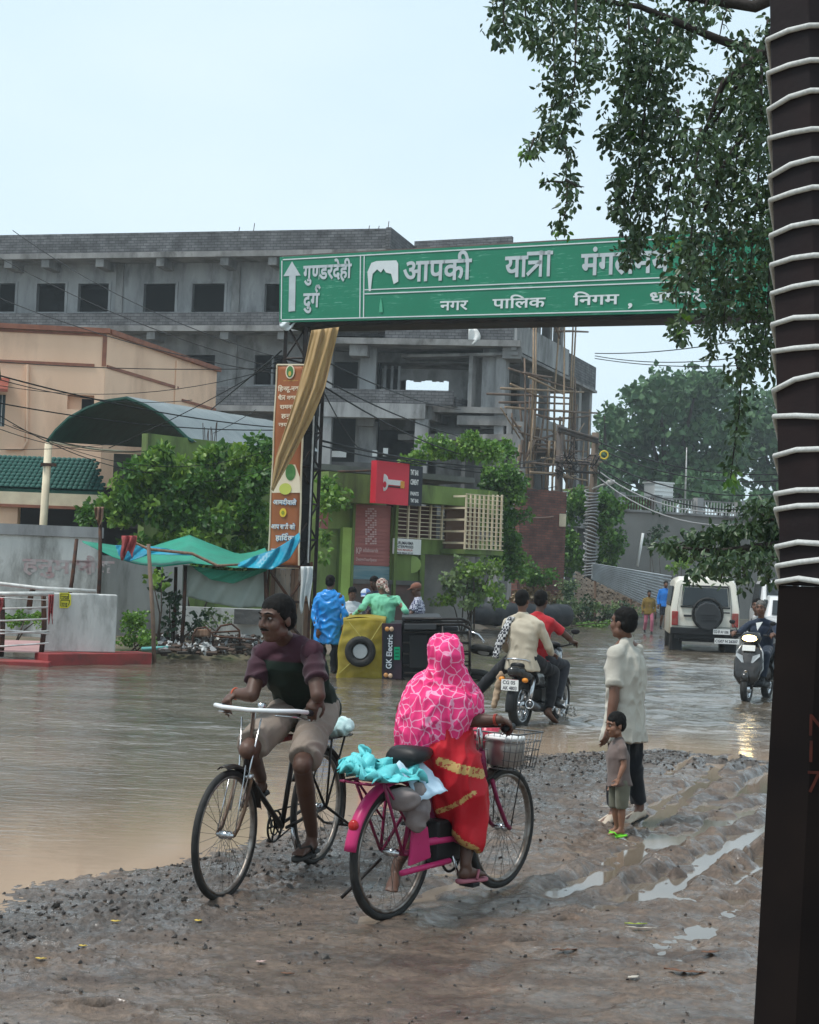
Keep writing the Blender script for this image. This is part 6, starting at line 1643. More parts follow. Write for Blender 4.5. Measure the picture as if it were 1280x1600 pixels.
# lower bough over the vehicles
LY = 12.5
limb(tr, [V(5.55, 10.8, 1.6), P(1300, 850, 12), P(1215, 850, LY), P(1130, 860, LY), P(1050, 855, LY)], .05, .008, 'bough', BARKD, 6)
limb(tr, [P(1300, 850, 12), P(1215, 815, LY), P(1180, 800, LY)], .03, .008, 'bough', BARKD, 6)
for s in [([(1230, 800), (1190, 790), (1160, 800)], (30, 18), 1.2), ([(1230, 830), (1180, 825), (1120, 835), (1085, 838)], (34, 18), 1.3), ([(1220, 855), (1160, 860), (1110, 858), (1070, 852), (1030, 850)], (24, 10), 1.1), ([(1215, 870), (1170, 872), (1120, 880), (1098, 884)], (22, 14), 1.1),
          ([(1110, 885), (1090, 900), (1075, 908)], (10, 7), .9), ([(1130, 888), (1128, 900), (1126, 908)], (8, 6), .8), ([(1160, 885), (1165, 900), (1172, 912)], (12, 7), 1), ([(1200, 880), (1200, 900), (1205, 912)], (14, 8), 1), ([(1200, 800), (1205, 840), (1210, 870)], (36, 30), 1.2), ([(1150, 815), (1140, 845), (1135, 870)], (24, 16), 1.1), ([(1080, 845), (1050, 852), (1028, 848)], (12, 6), .9)]:
    strand(s[0], s[1], s[2] * 2.3, LY + rr.uniform(-.3, .3), False, .06)
# crown beyond the frame
for i in range(60):
    c = V(5.6 + rr.gauss(0, 1.3), 10.8 + rr.gauss(0, 1.3), 6.6 + rr.gauss(0, .9))
    if (c.x / c.y) * F_PX + 640 < 1255 and c.z < 7.2: continue
    lv.clump(c, (.6, .6, .4), 130, .075, droop=.6)
LF_NEAR = leafmat('leaf_near', (.022, .052, .022), (.085, .14, .05), rough=.4, trans=.2)
lv.build('foliage', LF_NEAR, tr, 1, wid=.34); ly.build('new_foliage', LF_MID, tr, 1, wid=.34)
# sticks of the broken plants near the shop
# ================================================================ figures
def skinmat(name, c, c2=None):
    m = mat(name, c, .5, c2 or tuple(x * .8 for x in c), 9, bump=.0006, bscale=300, spec=.4)
    b = m.node_tree.nodes['Principled BSDF']; b.inputs['Subsurface Weight'].default_value = .08; b.inputs['Subsurface Radius'].default_value = (.02, .008, .005)
    return m
SK1 = skinmat('brown_skin', (.17, .082, .052)); SK2 = skinmat('deep_brown_skin', (.105, .052, .035)); SK3 = skinmat('warm_skin', (.26, .125, .075))
HAIR = mat('black_hair', (.005, .004, .004), .75, (.010, .009, .008), 60, spec=.15, bump=.003, bscale=120, stretch=(1, 1, .4)); HAIRG = mat('grey_hair', (.16, .15, .14), .6, (.05, .045, .04), 40, bump=.004, bscale=120)
EYEW = mat('eye_white', (.22, .19, .17), .4); EYEB = mat('eye_dark', (.01, .008, .007), .2)
LIP = mat('lip', (.11, .04, .035), .5)
def cloth(name, c, c2=None, rough=.85, **k):
    return mat(name, c, rough, c2 or tuple(x * .78 for x in c), 7, bump=k.pop('bump', .0015), bscale=k.pop('bscale', 220), sheen=.15, **k)
def frame3(fwd, up):
    f = Vector(fwd).normalized(); r = f.cross(Vector(up)).normalized(); u = r.cross(f)
    return Matrix((r, f, u)).transposed()
def head_shape(mb, c, M, s=1.0, ears=True):
    q = lambda x, y, z: c + M @ V(x, y, z) * s
    e = lambda x, y, z, a, b, d: mb.ell(q(x, y, z), (a * s, b * s, d * s), M, 18, 12)
    e(0, -.012, .036, .076, .093, .083); e(0, .026, -.034, .057, .062, .08); e(0, .058, -.088, .028, .024, .022)
    for k in (-1, 1):
        e(.036 * k, .05, -.022, .03, .032, .034); mb.caps(q(.004 * k, .084, .036), q(.046 * k, .066, .034), .011 * s, .009 * s, 8)
        e(.012 * k, .094, -.026, .011, .012, .009); e(.04 * k, .01, -.06, .026, .05, .03)
        if ears: e(.077 * k, -.008, -.008, .009, .02, .029)
    mb.caps(q(0, .086, .026), q(0, .101, -.018), .008 * s, .0115 * s, 8)
    mb.caps(q(-.02, .083, -.052), q(.02, .083, -.052), .009 * s, .009 * s, 8); mb.caps(q(-.015, .08, -.063), q(.015, .08, -.063), .009 * s, .009 * s, 8)
def face_bits(par, c, M, s, brow=HAIR, tache=False):
    q = lambda x, y, z: c + M @ V(x, y, z) * s
    for k in (-1, 1):
        b = MB(); b.ell(q(.031 * k, .076, .013), (.0135 * s, .009 * s, .0075 * s), M, 12, 8); o = b.build('eye', EYEW, par, True)
        b = MB(); b.ell(q(.031 * k, .0835, .013), (.0078 * s, .003 * s, .0072 * s), M, 10, 6); b.build('iris', EYEB, o, True)
        b = MB(); b.tube([q(.012 * k, .0935, .038), q(.032 * k, .088, .043), q(.05 * k, .07, .036)], [.003 * s, .0045 * s, .002 * s], 6); b.build('eyebrow', brow, par, True)
    b = MB(); b.tube([q(-.024, .084, -.057), q(0, .0935, -.0555), q(.024, .084, -.057)], [.002 * s, .006 * s, .002 * s], 6); b.build('lips', LIP, par, True)
    if tache:
        b = MB(); b.tube([q(-.03, .083, -.046), q(-.012, .0955, -.04), q(.012, .0955, -.04), q(.03, .083, -.046)], [.002 * s, .006 * s, .006 * s, .002 * s], 6); b.build('moustache', brow, par, True)
def hair_shape(par, c, M, s, mt_=HAIR, full=1.0, vox=.008, name='hair', wr=.003, low=0.0):
    mb = MB(); q = lambda x, y, z: c + M @ V(x, y, z) * s
    mb.ell(q(0, -.02, .048 + .008 * full), ((.079 + .004 * full) * s, (.092 + .005 * full) * s, (.072 + .012 * full) * s), M, 18, 12)
    mb.ell(q(0, -.048, .005 - low), (.078 * s, .062 * s, (.075 + low) * s), M, 16, 10)
    for k in (-1, 1): mb.ell(q(.068 * k, .0, .028), (.016 * s, .03 * s, .034 * s), M, 10, 8)
    return remesh(mb, name, mt_, par, vox, 1, wr, 40)
def hand_shape(mb, w, d, n, side, s=1.0, curl=50, spread=0):
    """w wrist, d direction of the palm, n palm normal (the way the fingers curl), side +1/-1 on which the thumb leaves"""
    d = Vector(d).normalized(); n = (Vector(n) - d * Vector(n).dot(d)).normalized(); l = d.cross(n).normalized() * side
    M = Matrix((l, d, n)).transposed()
    mb.ell(w + d * .045 * s, (.040 * s, .055 * s, .019 * s), M, 14, 8); mb.ell(w + d * .07 * s, (.041 * s, .026 * s, .017 * s), M, 14, 8)
    for i in range(4):
        f = (.86, 1.0, .94, .74)[i]; p = w + d * (.083 - .006 * abs(i - 1)) * s + l * ((1.5 - i) * .0205) * s
        dirv = (d + l * (1.5 - i) * .06 * (1 + spread)).normalized(); r = (.0098, .0098, .0092, .0082)[i] * s
        for k, (ln, cu) in enumerate(((.042, .8), (.028, 1.1), (.022, .8))):
            dirv = (dirv * math.cos(R(curl * cu)) + n * math.sin(R(curl * cu))).normalized()
            n_ = (n - dirv * n.dot(dirv)); p2 = p + dirv * ln * f * s
            mb.caps(p, p2, r, r * .88, 8); p = p2; r *= .9
    p = w + d * .02 * s + l * .03 * s; t1 = (d * .75 + l * .75 + n * .35).normalized(); p2 = p + t1 * .04 * s; t2 = (d * .8 + l * .1 + n * .75).normalized()
    p3 = p2 + t2 * .032 * s; t3 = (d * .5 - l * .35 + n * .8).normalized()
    mb.caps(p, p2, .014 * s, .0115 * s, 8); mb.caps(p2, p3, .0115 * s, .010 * s, 8); mb.caps(p3, p3 + t3 * .024 * s, .010 * s, .0085 * s, 8)
def foot_shape(mb, an, to, s=1.0, wide=1.0, ankle=True):
    an = Vector(an); to = Vector(to); d = (to - an).normalized(); lat = d.cross(V(0, 0, 1)).normalized(); u = lat.cross(d)
    M = Matrix((lat, d, u)).transposed()
    heel = an - d * .035 * s - u * .055 * s
    L_ = .24 * s
    mb.ell(heel + d * .03 * s, (.032 * s * wide, .042 * s, .036 * s), M, 12, 8); mb.loft([(heel + d * .02 * s + u * .004 * s, lat * .028 * s * wide, u * .034 * s), (heel + d * .1 * s, lat * .032 * s * wide, u * .034 * s), (heel + d * .17 * s - u * .008 * s, lat * .042 * s * wide, u * .022 * s), (heel + d * .215 * s - u * .012 * s, lat * .036 * s * wide, u * .014 * s)], 12)
    for i in range(5): mb.caps(heel + d * .2 * s + lat * (i - 2) * .0155 * s * wide - u * .014 * s, heel + d * (.238 - .007 * abs(i - 1.5)) * s + lat * (i - 2) * .017 * s * wide - u * .016 * s, .0095 * s, .0085 * s, 8)
    if ankle: mb.caps(an, an - u * .03 * s + d * .02 * s, .034 * s, .034 * s)
    return M, heel
def torso_rings(j, g=1.0, hem=0.0, s=1.0, top=1.0, k0=0.0, dg=None):
    hc = (j['hl'] + j['hr']) / 2; sc = (j['sl'] + j['sr']) / 2; sp = sc - hc; up = sp.normalized()
    lh = (j['hr'] - j['hl']).normalized(); ls = (j['sr'] - j['sl']).normalized(); dg = dg or g
    W_ = [(-.12, .168, .112), (0, .172, .118), (.25, .150, .104), (.5, .158, .112), (.75, .172, .118), (.92, .168, .098), (1.04, .115, .075), (1.1, .07, .062)]
    out = []
    if hem: out.append((hc - up * hem * s, lh * .18 * g * s * (1.05 if hem > .11 else .96), lh.cross(up).normalized() * .125 * dg * s * 1.08))
    for t, w, d in W_:
        if t < k0 or t > top * 1.11: continue
        l = lh.lerp(ls, min(1, max(0, t))).normalized(); f = l.cross(up).normalized(); bend = j.get('bend', 0) * math.sin(max(0, min(1, t)) * math.pi)
        out.append((hc + sp * t - f * bend, l * w * g * s, f * d * dg * s))
    return out
def figure(name, label, j, s=1.0, skin=SK1, vox=.008, shirt=None, trousers=None, fwd=(0, -1, 0), hup=(0, 0, 1), hair=HAIR, tache=False, face=True,
           hands=(None, None), loose=1.14, sleeve=.5, hem=.12, shorts=False, feet=('bare', 'bare'), wr=.007, sleeve_mat=None, tw=1.0, lim=1.0, bg=.97, root_z=None, cat='person', collar=True, trl=1.0, group=None, hs=1.0, hf_=1.0):
    """j: joints in the world; hands: (direction, palm normal, curl) for left and right"""
    g = lambda k: j.get(k)
    for k in list(j):
        if isinstance(j[k], tuple): j[k] = P(*j[k])
    hc = (j['hl'] + j['hr']) / 2
    root = empty(name, V(hc.x, hc.y, root_z if root_z is not None else 0), label, cat, group)
    M = frame3(fwd, hup); H = j['head']; hs = s * hs
    mb = MB(); head_shape(mb, H, M, hs)
    mb.caps(j['neck'], H + M @ V(0, -.015, -.06) * hs, .054 * s, .05 * s); mb.loft(torso_rings(j, bg, 0, s, .84), 20)
    al_ = s * lim
    for a in ('l', 'r'):
        S, E, Wr = j['s' + a], j['e' + a], j['w' + a]
        mb.ell(S, .054 * al_, None, 12, 8); mb.caps(S, E, .05 * al_, .040 * al_); mb.caps(E, E.lerp(Wr, .3), .041 * al_, .041 * al_); mb.caps(E.lerp(Wr, .3), Wr, .040 * al_, .026 * al_); mb.caps(j['neck'].lerp(hc, .03), S, .05 * s, .045 * s)
        h = hands[0 if a == 'l' else 1]
        if h: hand_shape(mb, Wr, h[0], h[1], h[3] if len(h) > 3 else (1 if a == 'l' else -1), s * (h[4] if len(h) > 4 else 1), h[2])
        Hp, K, A = j['h' + a], j['k' + a], j['a' + a]
        mb.caps(Hp, K, .082 * s, .056 * s); mb.ell(K, .054 * s, None, 12, 8); mb.caps(K, K.lerp(A, .32), .050 * s, .054 * s); mb.caps(K.lerp(A, .32), A, .055 * s, .034 * s)
        if feet[0 if a == 'l' else 1] == 'bare' or feet[0][0] == 'clog': foot_shape(mb, A, j['t' + a], s)
    remesh(mb, 'body', skin, root, vox, 2)
    if face: face_bits(root, H, M, hs, HAIR, tache)
    if hair: hair_shape(root, H, M, hs, hair, hf_, vox=max(vox, .008))
    if shirt:
        mb = MB(); mb.loft(torso_rings(j, loose * tw, hem, s, dg=loose), 26, 2.3); ms = MB() if sleeve_mat else mb
        for a in ('l', 'r'):
            S, E, Wr = j['s' + a], j['e' + a], j['w' + a]; mb.caps(j['neck'].lerp(hc, .05), S - V(0, 0, .002), .07 * s, .064 * al_); mb.caps(S.lerp(hc, .16), S, .072 * s, .062 * al_); ms.ell(S - V(0, 0, .004), .060 * al_, None, 14, 10)
            if sleeve <= 1:
                e_ = S.lerp(E, sleeve * 1.25 if sleeve < .8 else 1); ms.tube([S.lerp(E, -.05), S.lerp(e_, .5), e_], [.058 * al_, .058 * al_, .062 * al_], 16)
            else:
                ms.caps(S, E, .062 * s, .052 * s); ms.tube([E.lerp(S, .05), E.lerp(Wr, .4), E.lerp(Wr, .93)], [.053 * s, .048 * s, .038 * s], 14); ms.ell(E, .052 * s)
        if collar: mb.tube([j['neck'] - V(0, 0, .02), j['neck'] + (H - j['neck']) * .22], [.078 * s, .066 * s], 14)
        if sleeve_mat:
            h_ = len(ms.v) // 2; hf = len(ms.f) // 2
            for q_ in (0, 1):
                m2 = MB(); m2.v = ms.v[q_ * h_:(q_ + 1) * h_]; m2.f = [tuple(i - q_ * h_ for i in f) for f in ms.f[q_ * hf:(q_ + 1) * hf]]; m2.m = [0] * len(m2.f); remesh(m2, 'sleeve', sleeve_mat, root, max(vox, .009), 1, wr * s, 8)
        remesh(mb, 'shirt', shirt, root, max(vox, .009), 3, wr * s, 8, (1, 1, .8))
    if trousers:
        mb = MB(); mb.loft([r for r in torso_rings(j, 1.06, .0, s)[:3]], 22)
        for a in ('l', 'r'):
            Hp, K, A = j['h' + a], j['k' + a], j['a' + a]
            mb.ell(Hp, .1 * s, None, 14, 10)
            if shorts: e_ = Hp.lerp(K, 1.0 if shorts is True else shorts); mb.tube([Hp, Hp.lerp(e_, .5), e_], [.1 * s, .096 * s, .088 * s], 18)
            else: mb.caps(Hp, K, .098 * s, .074 * s); mb.ell(K, .075 * s, None, 12, 8); mb.tube([K, K.lerp(A, .5), K.lerp(A, trl * .98)], [.073 * s, .068 * s, .060 * s], 16)
        remesh(mb, 'trousers' if not shorts else 'shorts', trousers, root, max(vox, .009), 1, wr * s, 9, (1, 1, .6))
    for a, ft in (('l', feet[0]), ('r', feet[1])):
        if ft == 'bare' or not ft: continue
        kind_, m_ = ft; mb = MB(); MM, heel = foot_shape(mb, j['a' + a], j['t' + a], s * 1.08, 1.28, kind_ != 'clog'); remesh(mb, kind_, m_, root, max(vox, .008), 2)
        if kind_ == 'clog': b = MB(); b.loft([(heel + MM @ V(0, t, -.034) * s, MM @ V(w, 0, 0) * s, MM @ V(0, 0, .014) * s) for t, w in ((-.02, .03), (.03, .045), (.12, .045), (.2, .055), (.25, .03))], 14); b.build('sole', RUBBER, root, True)
    return root
def sandal(par, an, to, mt_, s=1.0, strap=None, name='sandal'):
    an = Vector(an); to = Vector(to); d = (to - an).normalized(); lat = d.cross(V(0, 0, 1)).normalized(); u = lat.cross(d); heel = an - d * .035 * s - u * .055 * s
    b = MB(); b.loft([(heel + d * t * s - u * .042 * s, lat * w * s, u * .013 * s) for t, w in ((-.022, .02), (0, .036), (.08, .036), (.16, .048), (.22, .044), (.262, .022))], 14, 2.5); o = b.build(name, mt_, par, True)
    b = MB()
    for k in (-1, 1): b.tube([heel + d * .1 * s + lat * .046 * k * s - u * .03 * s, heel + d * .13 * s + lat * .034 * k * s + u * .016 * s, heel + d * .185 * s + u * .006 * s, heel + d * .2 * s - u * .03 * s], .0085 * s, 6)
    b.build('strap', strap or mt_, o, True); return o
# ================================================================ bicycles
CHROME = mat('chrome', (.55, .55, .56), .22, metal=1.0); BLKM = mat('black_frame_paint', (.012, .011, .011), .35, (.03, .022, .018), 14, metal=.1)
RIM = mat('steel_rim', (.30, .28, .26), .45, (.13, .10, .08), 14, metal=.9)
BLKP2 = mat('black_plastic', (.014, .014, .015), .45)
_WH = {}
def wheel(par, c, R0, tw, rim=RIM, nsp=32, steer=0.0, hubc=CHROME, key='w'):
    """wheel in the x-z plane of its parent"""
    k = (key, R0, tw)
    if k not in _WH:
        t = MB(); t.torus((0, 0, 0), (0, 1, 0), R0 - tw, tw, 56, 10); tm_ = t.mesh('tyre', RUBBER, True)
        r = MB(); r.torus((0, 0, 0), (0, 1, 0), R0 - tw * 2.1, tw * .55, 56, 6, 1.6); rm = r.mesh('rim', rim, True)
        h = MB(); h.cyl((0, -.05, 0), (0, .05, 0), .012, n=8); h.cyl((0, -.032, 0), (0, .032, 0), .022, n=12); hm = h.mesh('hub', hubc, True)
        s_ = MB(); s_.cyl((0, 0, .02), (0, 0, R0 - tw * 2.2), .0013, n=4); sm = s_.mesh('spoke', mat('dull_spoke', (.12, .11, .10), .5, metal=.6))
        _WH[k] = (tm_, rm, hm, sm)
    tm_, rm, hm, sm = _WH[k]
    w = bpy.data.objects.new('wheel', None); COL.objects.link(w); w.parent = par; w.location = c; w.rotation_euler = (0, 0, steer); w.empty_display_size = .1
    for n_, me in (('tyre', tm_), ('rim', rm), ('hub', hm)):
        o = bpy.data.objects.new(n_, me); COL.objects.link(o); o.parent = w
    for i in range(nsp):
        o = bpy.data.objects.new('spoke', sm); COL.objects.link(o); o.parent = w
        o.location = (0, .024 if i % 2 else -.024, 0); o.rotation_euler = (-.065 if i % 2 else .065, 2 * math.pi * i / nsp, 0) ; o.rotation_mode = 'XYZ'
        o.rotation_euler = (Matrix.Rotation(2 * math.pi * i / nsp, 3, 'Y') @ Matrix.Rotation(-.07 if not i % 2 else .07, 3, 'X')).to_euler()
    return w
def arc(c, r, a0, a1, n=14, y=0.0):
    return [V(c[0] + r * math.cos(R(a0 + (a1 - a0) * i / n)), y, c[2] + r * math.sin(R(a0 + (a1 - a0) * i / n))) for i in range(n + 1)]
def guard(par, c, r, a0, a1, mt_, w=.032, wide=1.0):
    m = MB(); pts = arc(c, r, a0, a1, 20)
    def f(a, b):
        p = pts[min(20, int(round(a * 20)))]; ang_ = math.pi * (b - .5) * .9
        d = (p - V(*c)).normalized()
        return p + V(0, math.sin(ang_) * w, 0) - d * (w * .75 * (1 - math.cos(ang_)))
    m.grid(f, 20, 8); return m.build('mudguard', mt_, par, True, local=True, solid=.003)
def bent(par, name, pts, r, mt_, n=8, smooth_n=0):
    b = MB(); b.tube([V(*p) for p in pts], r, n); return b.build(name, mt_, par, True, local=True)
def bike_root(name, label, rear, front, z, cat='bicycle', lean=0.0):
    a = G(*rear, z); b = G(*front, z); d = b - a; yaw = math.atan2(d.y, d.x)
    o = empty(name, a, label, cat, None, yaw); o.rotation_euler = (lean, 0, yaw)
    return o, d.length
def bw(o, x, y, z):
    return basis(o) @ V(x, y, z)

# ---- the man's black roadster
ZB = MUD_Z * .7
b1, wb_ = bike_root('roadster_bicycle', 'old black roadster bicycle with a white handlebar, ridden by the man in brown shorts', (492, 1350), (345, 1408), ZB)
WB = 1.14; RW = .345
wheel(b1, (0, 0, RW), RW, .018); wheel(b1, (WB, 0, RW), RW, .018)
bb = (.47, 0, .29); st_ = (.33, 0, .80); ht_ = (.90, 0, .83); hb = (.945, 0, .66)
fm = MB()
for a, c, r in ((bb, st_, .015), (st_, (ht_[0], 0, .80), .014), (bb, hb, .016), (ht_, hb, .019)): fm.cyl(V(*a), V(*c), r, n=10)
for k in (-1, 1):
    fm.cyl(V(*bb) + V(0, .03 * k, 0), V(0, .055 * k, RW), .010, n=8); fm.cyl(V(st_[0], .015 * k, st_[2] - .02), V(0, .055 * k, RW), .008, n=8)
fm.build('frame', BLKM, b1, True, local=True)
b = MB(); b.cyl((.40, 0, .80), (.70, 0, .80), .02, n=10); b.build('tube_wrap', mat('red_tube_wrap', (.30, .02, .02), .6), b1, True, local=True)
for k in (-1, 1): bent(b1, 'fork_blade', [(.955, .045 * k, .63), (1.03, .05 * k, .47), (WB - .045, .05 * k, .38), (WB, .05 * k, RW)], .011, mat('brown_fork', (.07, .035, .02), .4, (.12, .07, .04), 9))
bent(b1, 'fork_crown', [(.955, -.05, .635), (.955, .05, .635)], .018, CHROME)
for k in (-1, 1): bent(b1, 'brake_rod', [(.90, .06 * k, .95), (.95, .035 * k, .70), (WB - .1, .03 * k, .46)], .005, CHROME, 6); bent(b1, 'mudguard_stay', [(WB, .055 * k, RW), (WB - .12, .04 * k, RW + .36)], .004, CHROME, 5)
bent(b1, 'stem', [(.89, 0, .82), (.875, 0, .985), (.91, 0, .99)], .014, CHROME)
hbp = [(.66, -.27, .97), (.74, -.275, .985), (.86, -.25, 1.0), (.93, -.17, 1.0), (.935, 0, .995), (.93, .17, 1.0), (.86, .25, 1.0), (.74, .275, .985), (.66, .27, .97)]
bent(b1, 'handlebar', hbp, .0125, mat('white_handlebar', (.72, .73, .74), .3), 10)
for k in (-1, 1): bent(b1, 'grip', [(.67, .272 * k, .972), (.76, .273 * k, .987)], .018, BLKP2, 10); bent(b1, 'brake_lever', [(.68, .25 * k, .935), (.84, .24 * k, .965), (.93, .16 * k, .975)], .006, CHROME, 6)
bent(b1, 'bell', [(.90, .06, 1.0), (.90, .06, 1.035)], .022, CHROME, 12)
guard(b1, (WB, 0, RW), RW + .03, 80, 165, BLKM); guard(b1, (0, 0, RW), RW + .03, 30, 205, BLKM)
b = MB(); b.loft([(V(.05, 0, .86), V(0, .1, 0), V(0, 0, .035)), (V(.14, 0, .875), V(0, .105, 0), V(0, 0, .035)), (V(.24, 0, .875), V(0, .06, 0), V(0, 0, .025)), (V(.34, 0, .88), V(0, .022, 0), V(0, 0, .016))], 16); b.build('saddle', BLKP2, b1, True, local=True)
bent(b1, 'seat_post', [(.335, 0, .78), (.25, 0, .86)], .013, CHROME)
for k in (-1, 1): bent(b1, 'carrier_rail', [(.12, .06 * k, .76), (-.30, .075 * k, .755), (-.33, .05 * k, .755)], .006, BLKM, 6); bent(b1, 'carrier_stay', [(0, .06 * k, RW), (-.2, .075 * k, .755)], .007, BLKM, 6); bent(b1, 'carrier_stay', [(0, .06 * k, RW), (-.02, .07 * k, .758)], .007, BLKM, 6)
for x in (-.32, -.2, -.08, .04): bent(b1, 'carrier_slat', [(x, -.075, .757), (x, .075, .757)], .005, BLKM, 6)
b = MB(); b.torus(bb, (0, 1, 0), .088, .007, 36, 6); 
for i in range(5): b.cyl(V(*bb), V(bb[0] + .085 * math.cos(i * 1.257), 0, bb[2] + .085 * math.sin(i * 1.257)), .006, n=5)
b.torus(bb, (0, 1, 0), .05, .005, 24, 5)
for v_ in range(len(b.v)): b.v[v_] = (b.v[v_][0], b.v[v_][1] - .045, b.v[v_][2])
b.build('chainwheel', BLKM, b1, True, local=True)
bent(b1, 'chain', [(bb[0] - .01, -.045, bb[2] + .088), (0, -.045, RW + .03)], .005, BLKM, 4); bent(b1, 'chain', [(bb[0] - .01, -.045, bb[2] - .088), (0, -.045, RW - .03)], .005, BLKM, 4)
pl_ = (.40, .14, .13); pr_ = (.54, -.14, .45)
for p_, k in ((pl_, 1), (pr_, -1)): bent(b1, 'crank', [(bb[0], .065 * k, bb[2]), (p_[0], .075 * k, p_[2])], .009, CHROME, 8); b = MB(); b.box((p_[0], .135 * k, p_[2]), (.07, .09, .022)); b.build('pedal', BLKP2, b1, local=True, bevel=.004)
for k in (-1, 1): bent(b1, 'stand_leg', [(0, .07 * k, RW), (-.30, .09 * k, .20), (-.34, .09 * k, .19)], .009, BLKM, 6)
bent(b1, 'stand_foot', [(-.34, -.09, .19), (-.34, .09, .19)], .009, BLKM, 6)
PLB = mat('pale_blue_plastic', (.42, .62, .60), .25, (.62, .75, .74), 7, bump=.01, bscale=14)
mb = MB(); c_ = bw(b1, -.2, 0, .80); mb.ell(c_, (.12, .13, .055), None, 20, 12); mb.ell(c_ + V(.04, .05, .01), (.08, .08, .05)); o = remesh(mb, 'parcel', PLB, None, .01, 2, .012, 14); tag(o, 'pale blue plastic-wrapped bundle on the carrier of the black bicycle', 'bundle')

# the rider
GL = bw(b1, .70, .272, .99); GR = bw(b1, .70, -.272, .99); sd = bw(b1, .20, 0, .94); bdir = (bw(b1, 1, 0, 0) - bw(b1, 0, 0, 0)).normalized(); blat = V(-bdir.y, bdir.x, 0)
TEE = mat('maroon_green_tee', (.045, .018, .028), .85)
def two_tone(m, c_lo, c_hi, zcut, zw=.01):
    t = m.node_tree; N = t.nodes; b = N['Principled BSDF']; g = N.new('ShaderNodeNewGeometry'); s = N.new('ShaderNodeSeparateXYZ'); r = N.new('ShaderNodeMapRange')
    t.links.new(g.outputs['Position'], s.inputs[0]); t.links.new(s.outputs[2], r.inputs['Value']); r.inputs['From Min'].default_value = zcut - zw; r.inputs['From Max'].default_value = zcut + zw
    mx = N.new('ShaderNodeMix'); mx.data_type = 'RGBA'; mx.inputs[6].default_value = (*c_lo, 1); mx.inputs[7].default_value = (*c_hi, 1); t.links.new(r.outputs[0], mx.inputs[0]); t.links.new(mx.outputs[2], b.inputs['Base Color'])
two_tone(TEE, (.012, .022, .016), (.05, .018, .028), P(440, 1034, 8.3).z, .004)
PL_ = bw(b1, *pl_); PR_ = bw(b1, *pr_)
KHAKI = cloth('khaki_shorts', (.27, .215, .175), (.21, .165, .13))
J = dict(head=(432, 968, 8.22), neck=(447, 1001, 8.36), sl=(487, 1019, 8.26), sr=(410, 1025, 8.52), el=(497, 1086, 8.12), er=(394, 1086, 8.36), wl=GL + V(.03, .04, .075), wr=GR + V(.035, .05, .06),
         hl=sd + blat * .10 + V(0, 0, .02), hr=sd - blat * .10 + V(0, 0, .02), kl=(472, 1196, 8.12), kr=(388, 1172, 8.12), al=PL_ + V(0, 0, .11) - bdir * .05, ar=PR_ + V(0, 0, .11) - bdir * .06, tl=PL_ + V(0, 0, .10) + bdir * .12, tr=PR_ + V(0, 0, .08) + bdir * .12, bend=-.02)
man1 = figure('person', 'man in maroon and green tee and khaki shorts, riding the black bicycle', J, 1.0, SK2, .0075, TEE, KHAKI, (-.66, -.75, -.10), (0, 0, 1), tache=True, sleeve=.52,
    hands=((GL - (GL + V(.03, .04, .075)) + bdir * .04, V(0, 0, -1) - blat * .3, 68), (GR - (GR + V(.035, .05, .06)) + bdir * .04, V(0, 0, -1) + blat * .3, 68)), shorts=.92, hem=.05, wr=.012, collar=False, loose=1.16, tw=1.06, hs=1.1, lim=1.04, hf_=.55, bg=.86, sleeve_mat=cloth('maroon_tee', (.05, .018, .028)))
for a in 'lr': sandal(man1, J['a' + a], J['t' + a], RUBBER)
b = MB(); b.torus(J['wr'].lerp(J['er'], .12), J['er'] - J['wr'], .031, .005, 16, 6); b.build('wrist_thread', mat('orange_thread', (.6, .12, .06), .7), man1, True)

# ---- the woman's pink bicycle
b2, _ = bike_root('pink_bicycle', 'pink step-through bicycle with a wire basket, ridden by the woman in the pink scarf', (608, 1438), (782, 1387), ZB)
WB = 1.08; PNK = mat('pink_paint', (.50, .03, .14), .32, (.42, .02, .11), 4); MAG = mat('dark_magenta_paint', (.20, .015, .06), .3)
wheel(b2, (0, 0, RW), RW, .022, key='p'); wheel(b2, (WB, 0, RW), RW, .022, key='p')
bb = (.45, 0, .28); st_ = (.27, 0, .72)
fm = MB()
for a, c, r in ((bb, st_, .017), ((.83, 0, .80), (.875, 0, .63), .021)): fm.cyl(V(*a), V(*c), r, n=10)
fm.tube([V(.86, 0, .66), V(.70, 0, .47), V(.56, 0, .34), V(*bb)], .02, 10); fm.tube([V(.84, 0, .76), V(.66, 0, .55), V(.52, 0, .45), V(.36, 0, .47)], .016, 10)
for k in (-1, 1): fm.cyl(V(*bb) + V(0, .03 * k, 0), V(0, .06 * k, RW), .010, n=8); fm.cyl(V(st_[0], .015 * k, st_[2] - .05), V(0, .06 * k, RW), .009, n=8)
fm.build('frame', MAG, b2, True, local=True)
for k in (-1, 1): bent(b2, 'fork_blade', [(.875, .05 * k, .64), (.93, .055 * k, .52), (WB - .04, .055 * k, .37), (WB, .055 * k, RW)], .013, MAG); bent(b2, 'basket_stay', [(WB, .06 * k, RW), (WB + .06, .09 * k, .74)], .004, BLKM, 5)
bent(b2, 'stem', [(.83, 0, .80), (.80, 0, .93)], .014, CHROME)
bent(b2, 'handlebar', [(.60, -.28, .96), (.70, -.28, .97), (.80, -.20, .96), (.83, 0, .94), (.80, .20, .96), (.70, .28, .97), (.60, .28, .96)], .012, BLKM, 10)
for k in (-1, 1): bent(b2, 'grip', [(.60, .28 * k, .96), (.70, .28 * k, .97)], .018, BLKP2, 10); bent(b2, 'brake_lever', [(.62, .26 * k, .93), (.74, .25 * k, .945), (.80, .19 * k, .95)], .006, CHROME, 6)
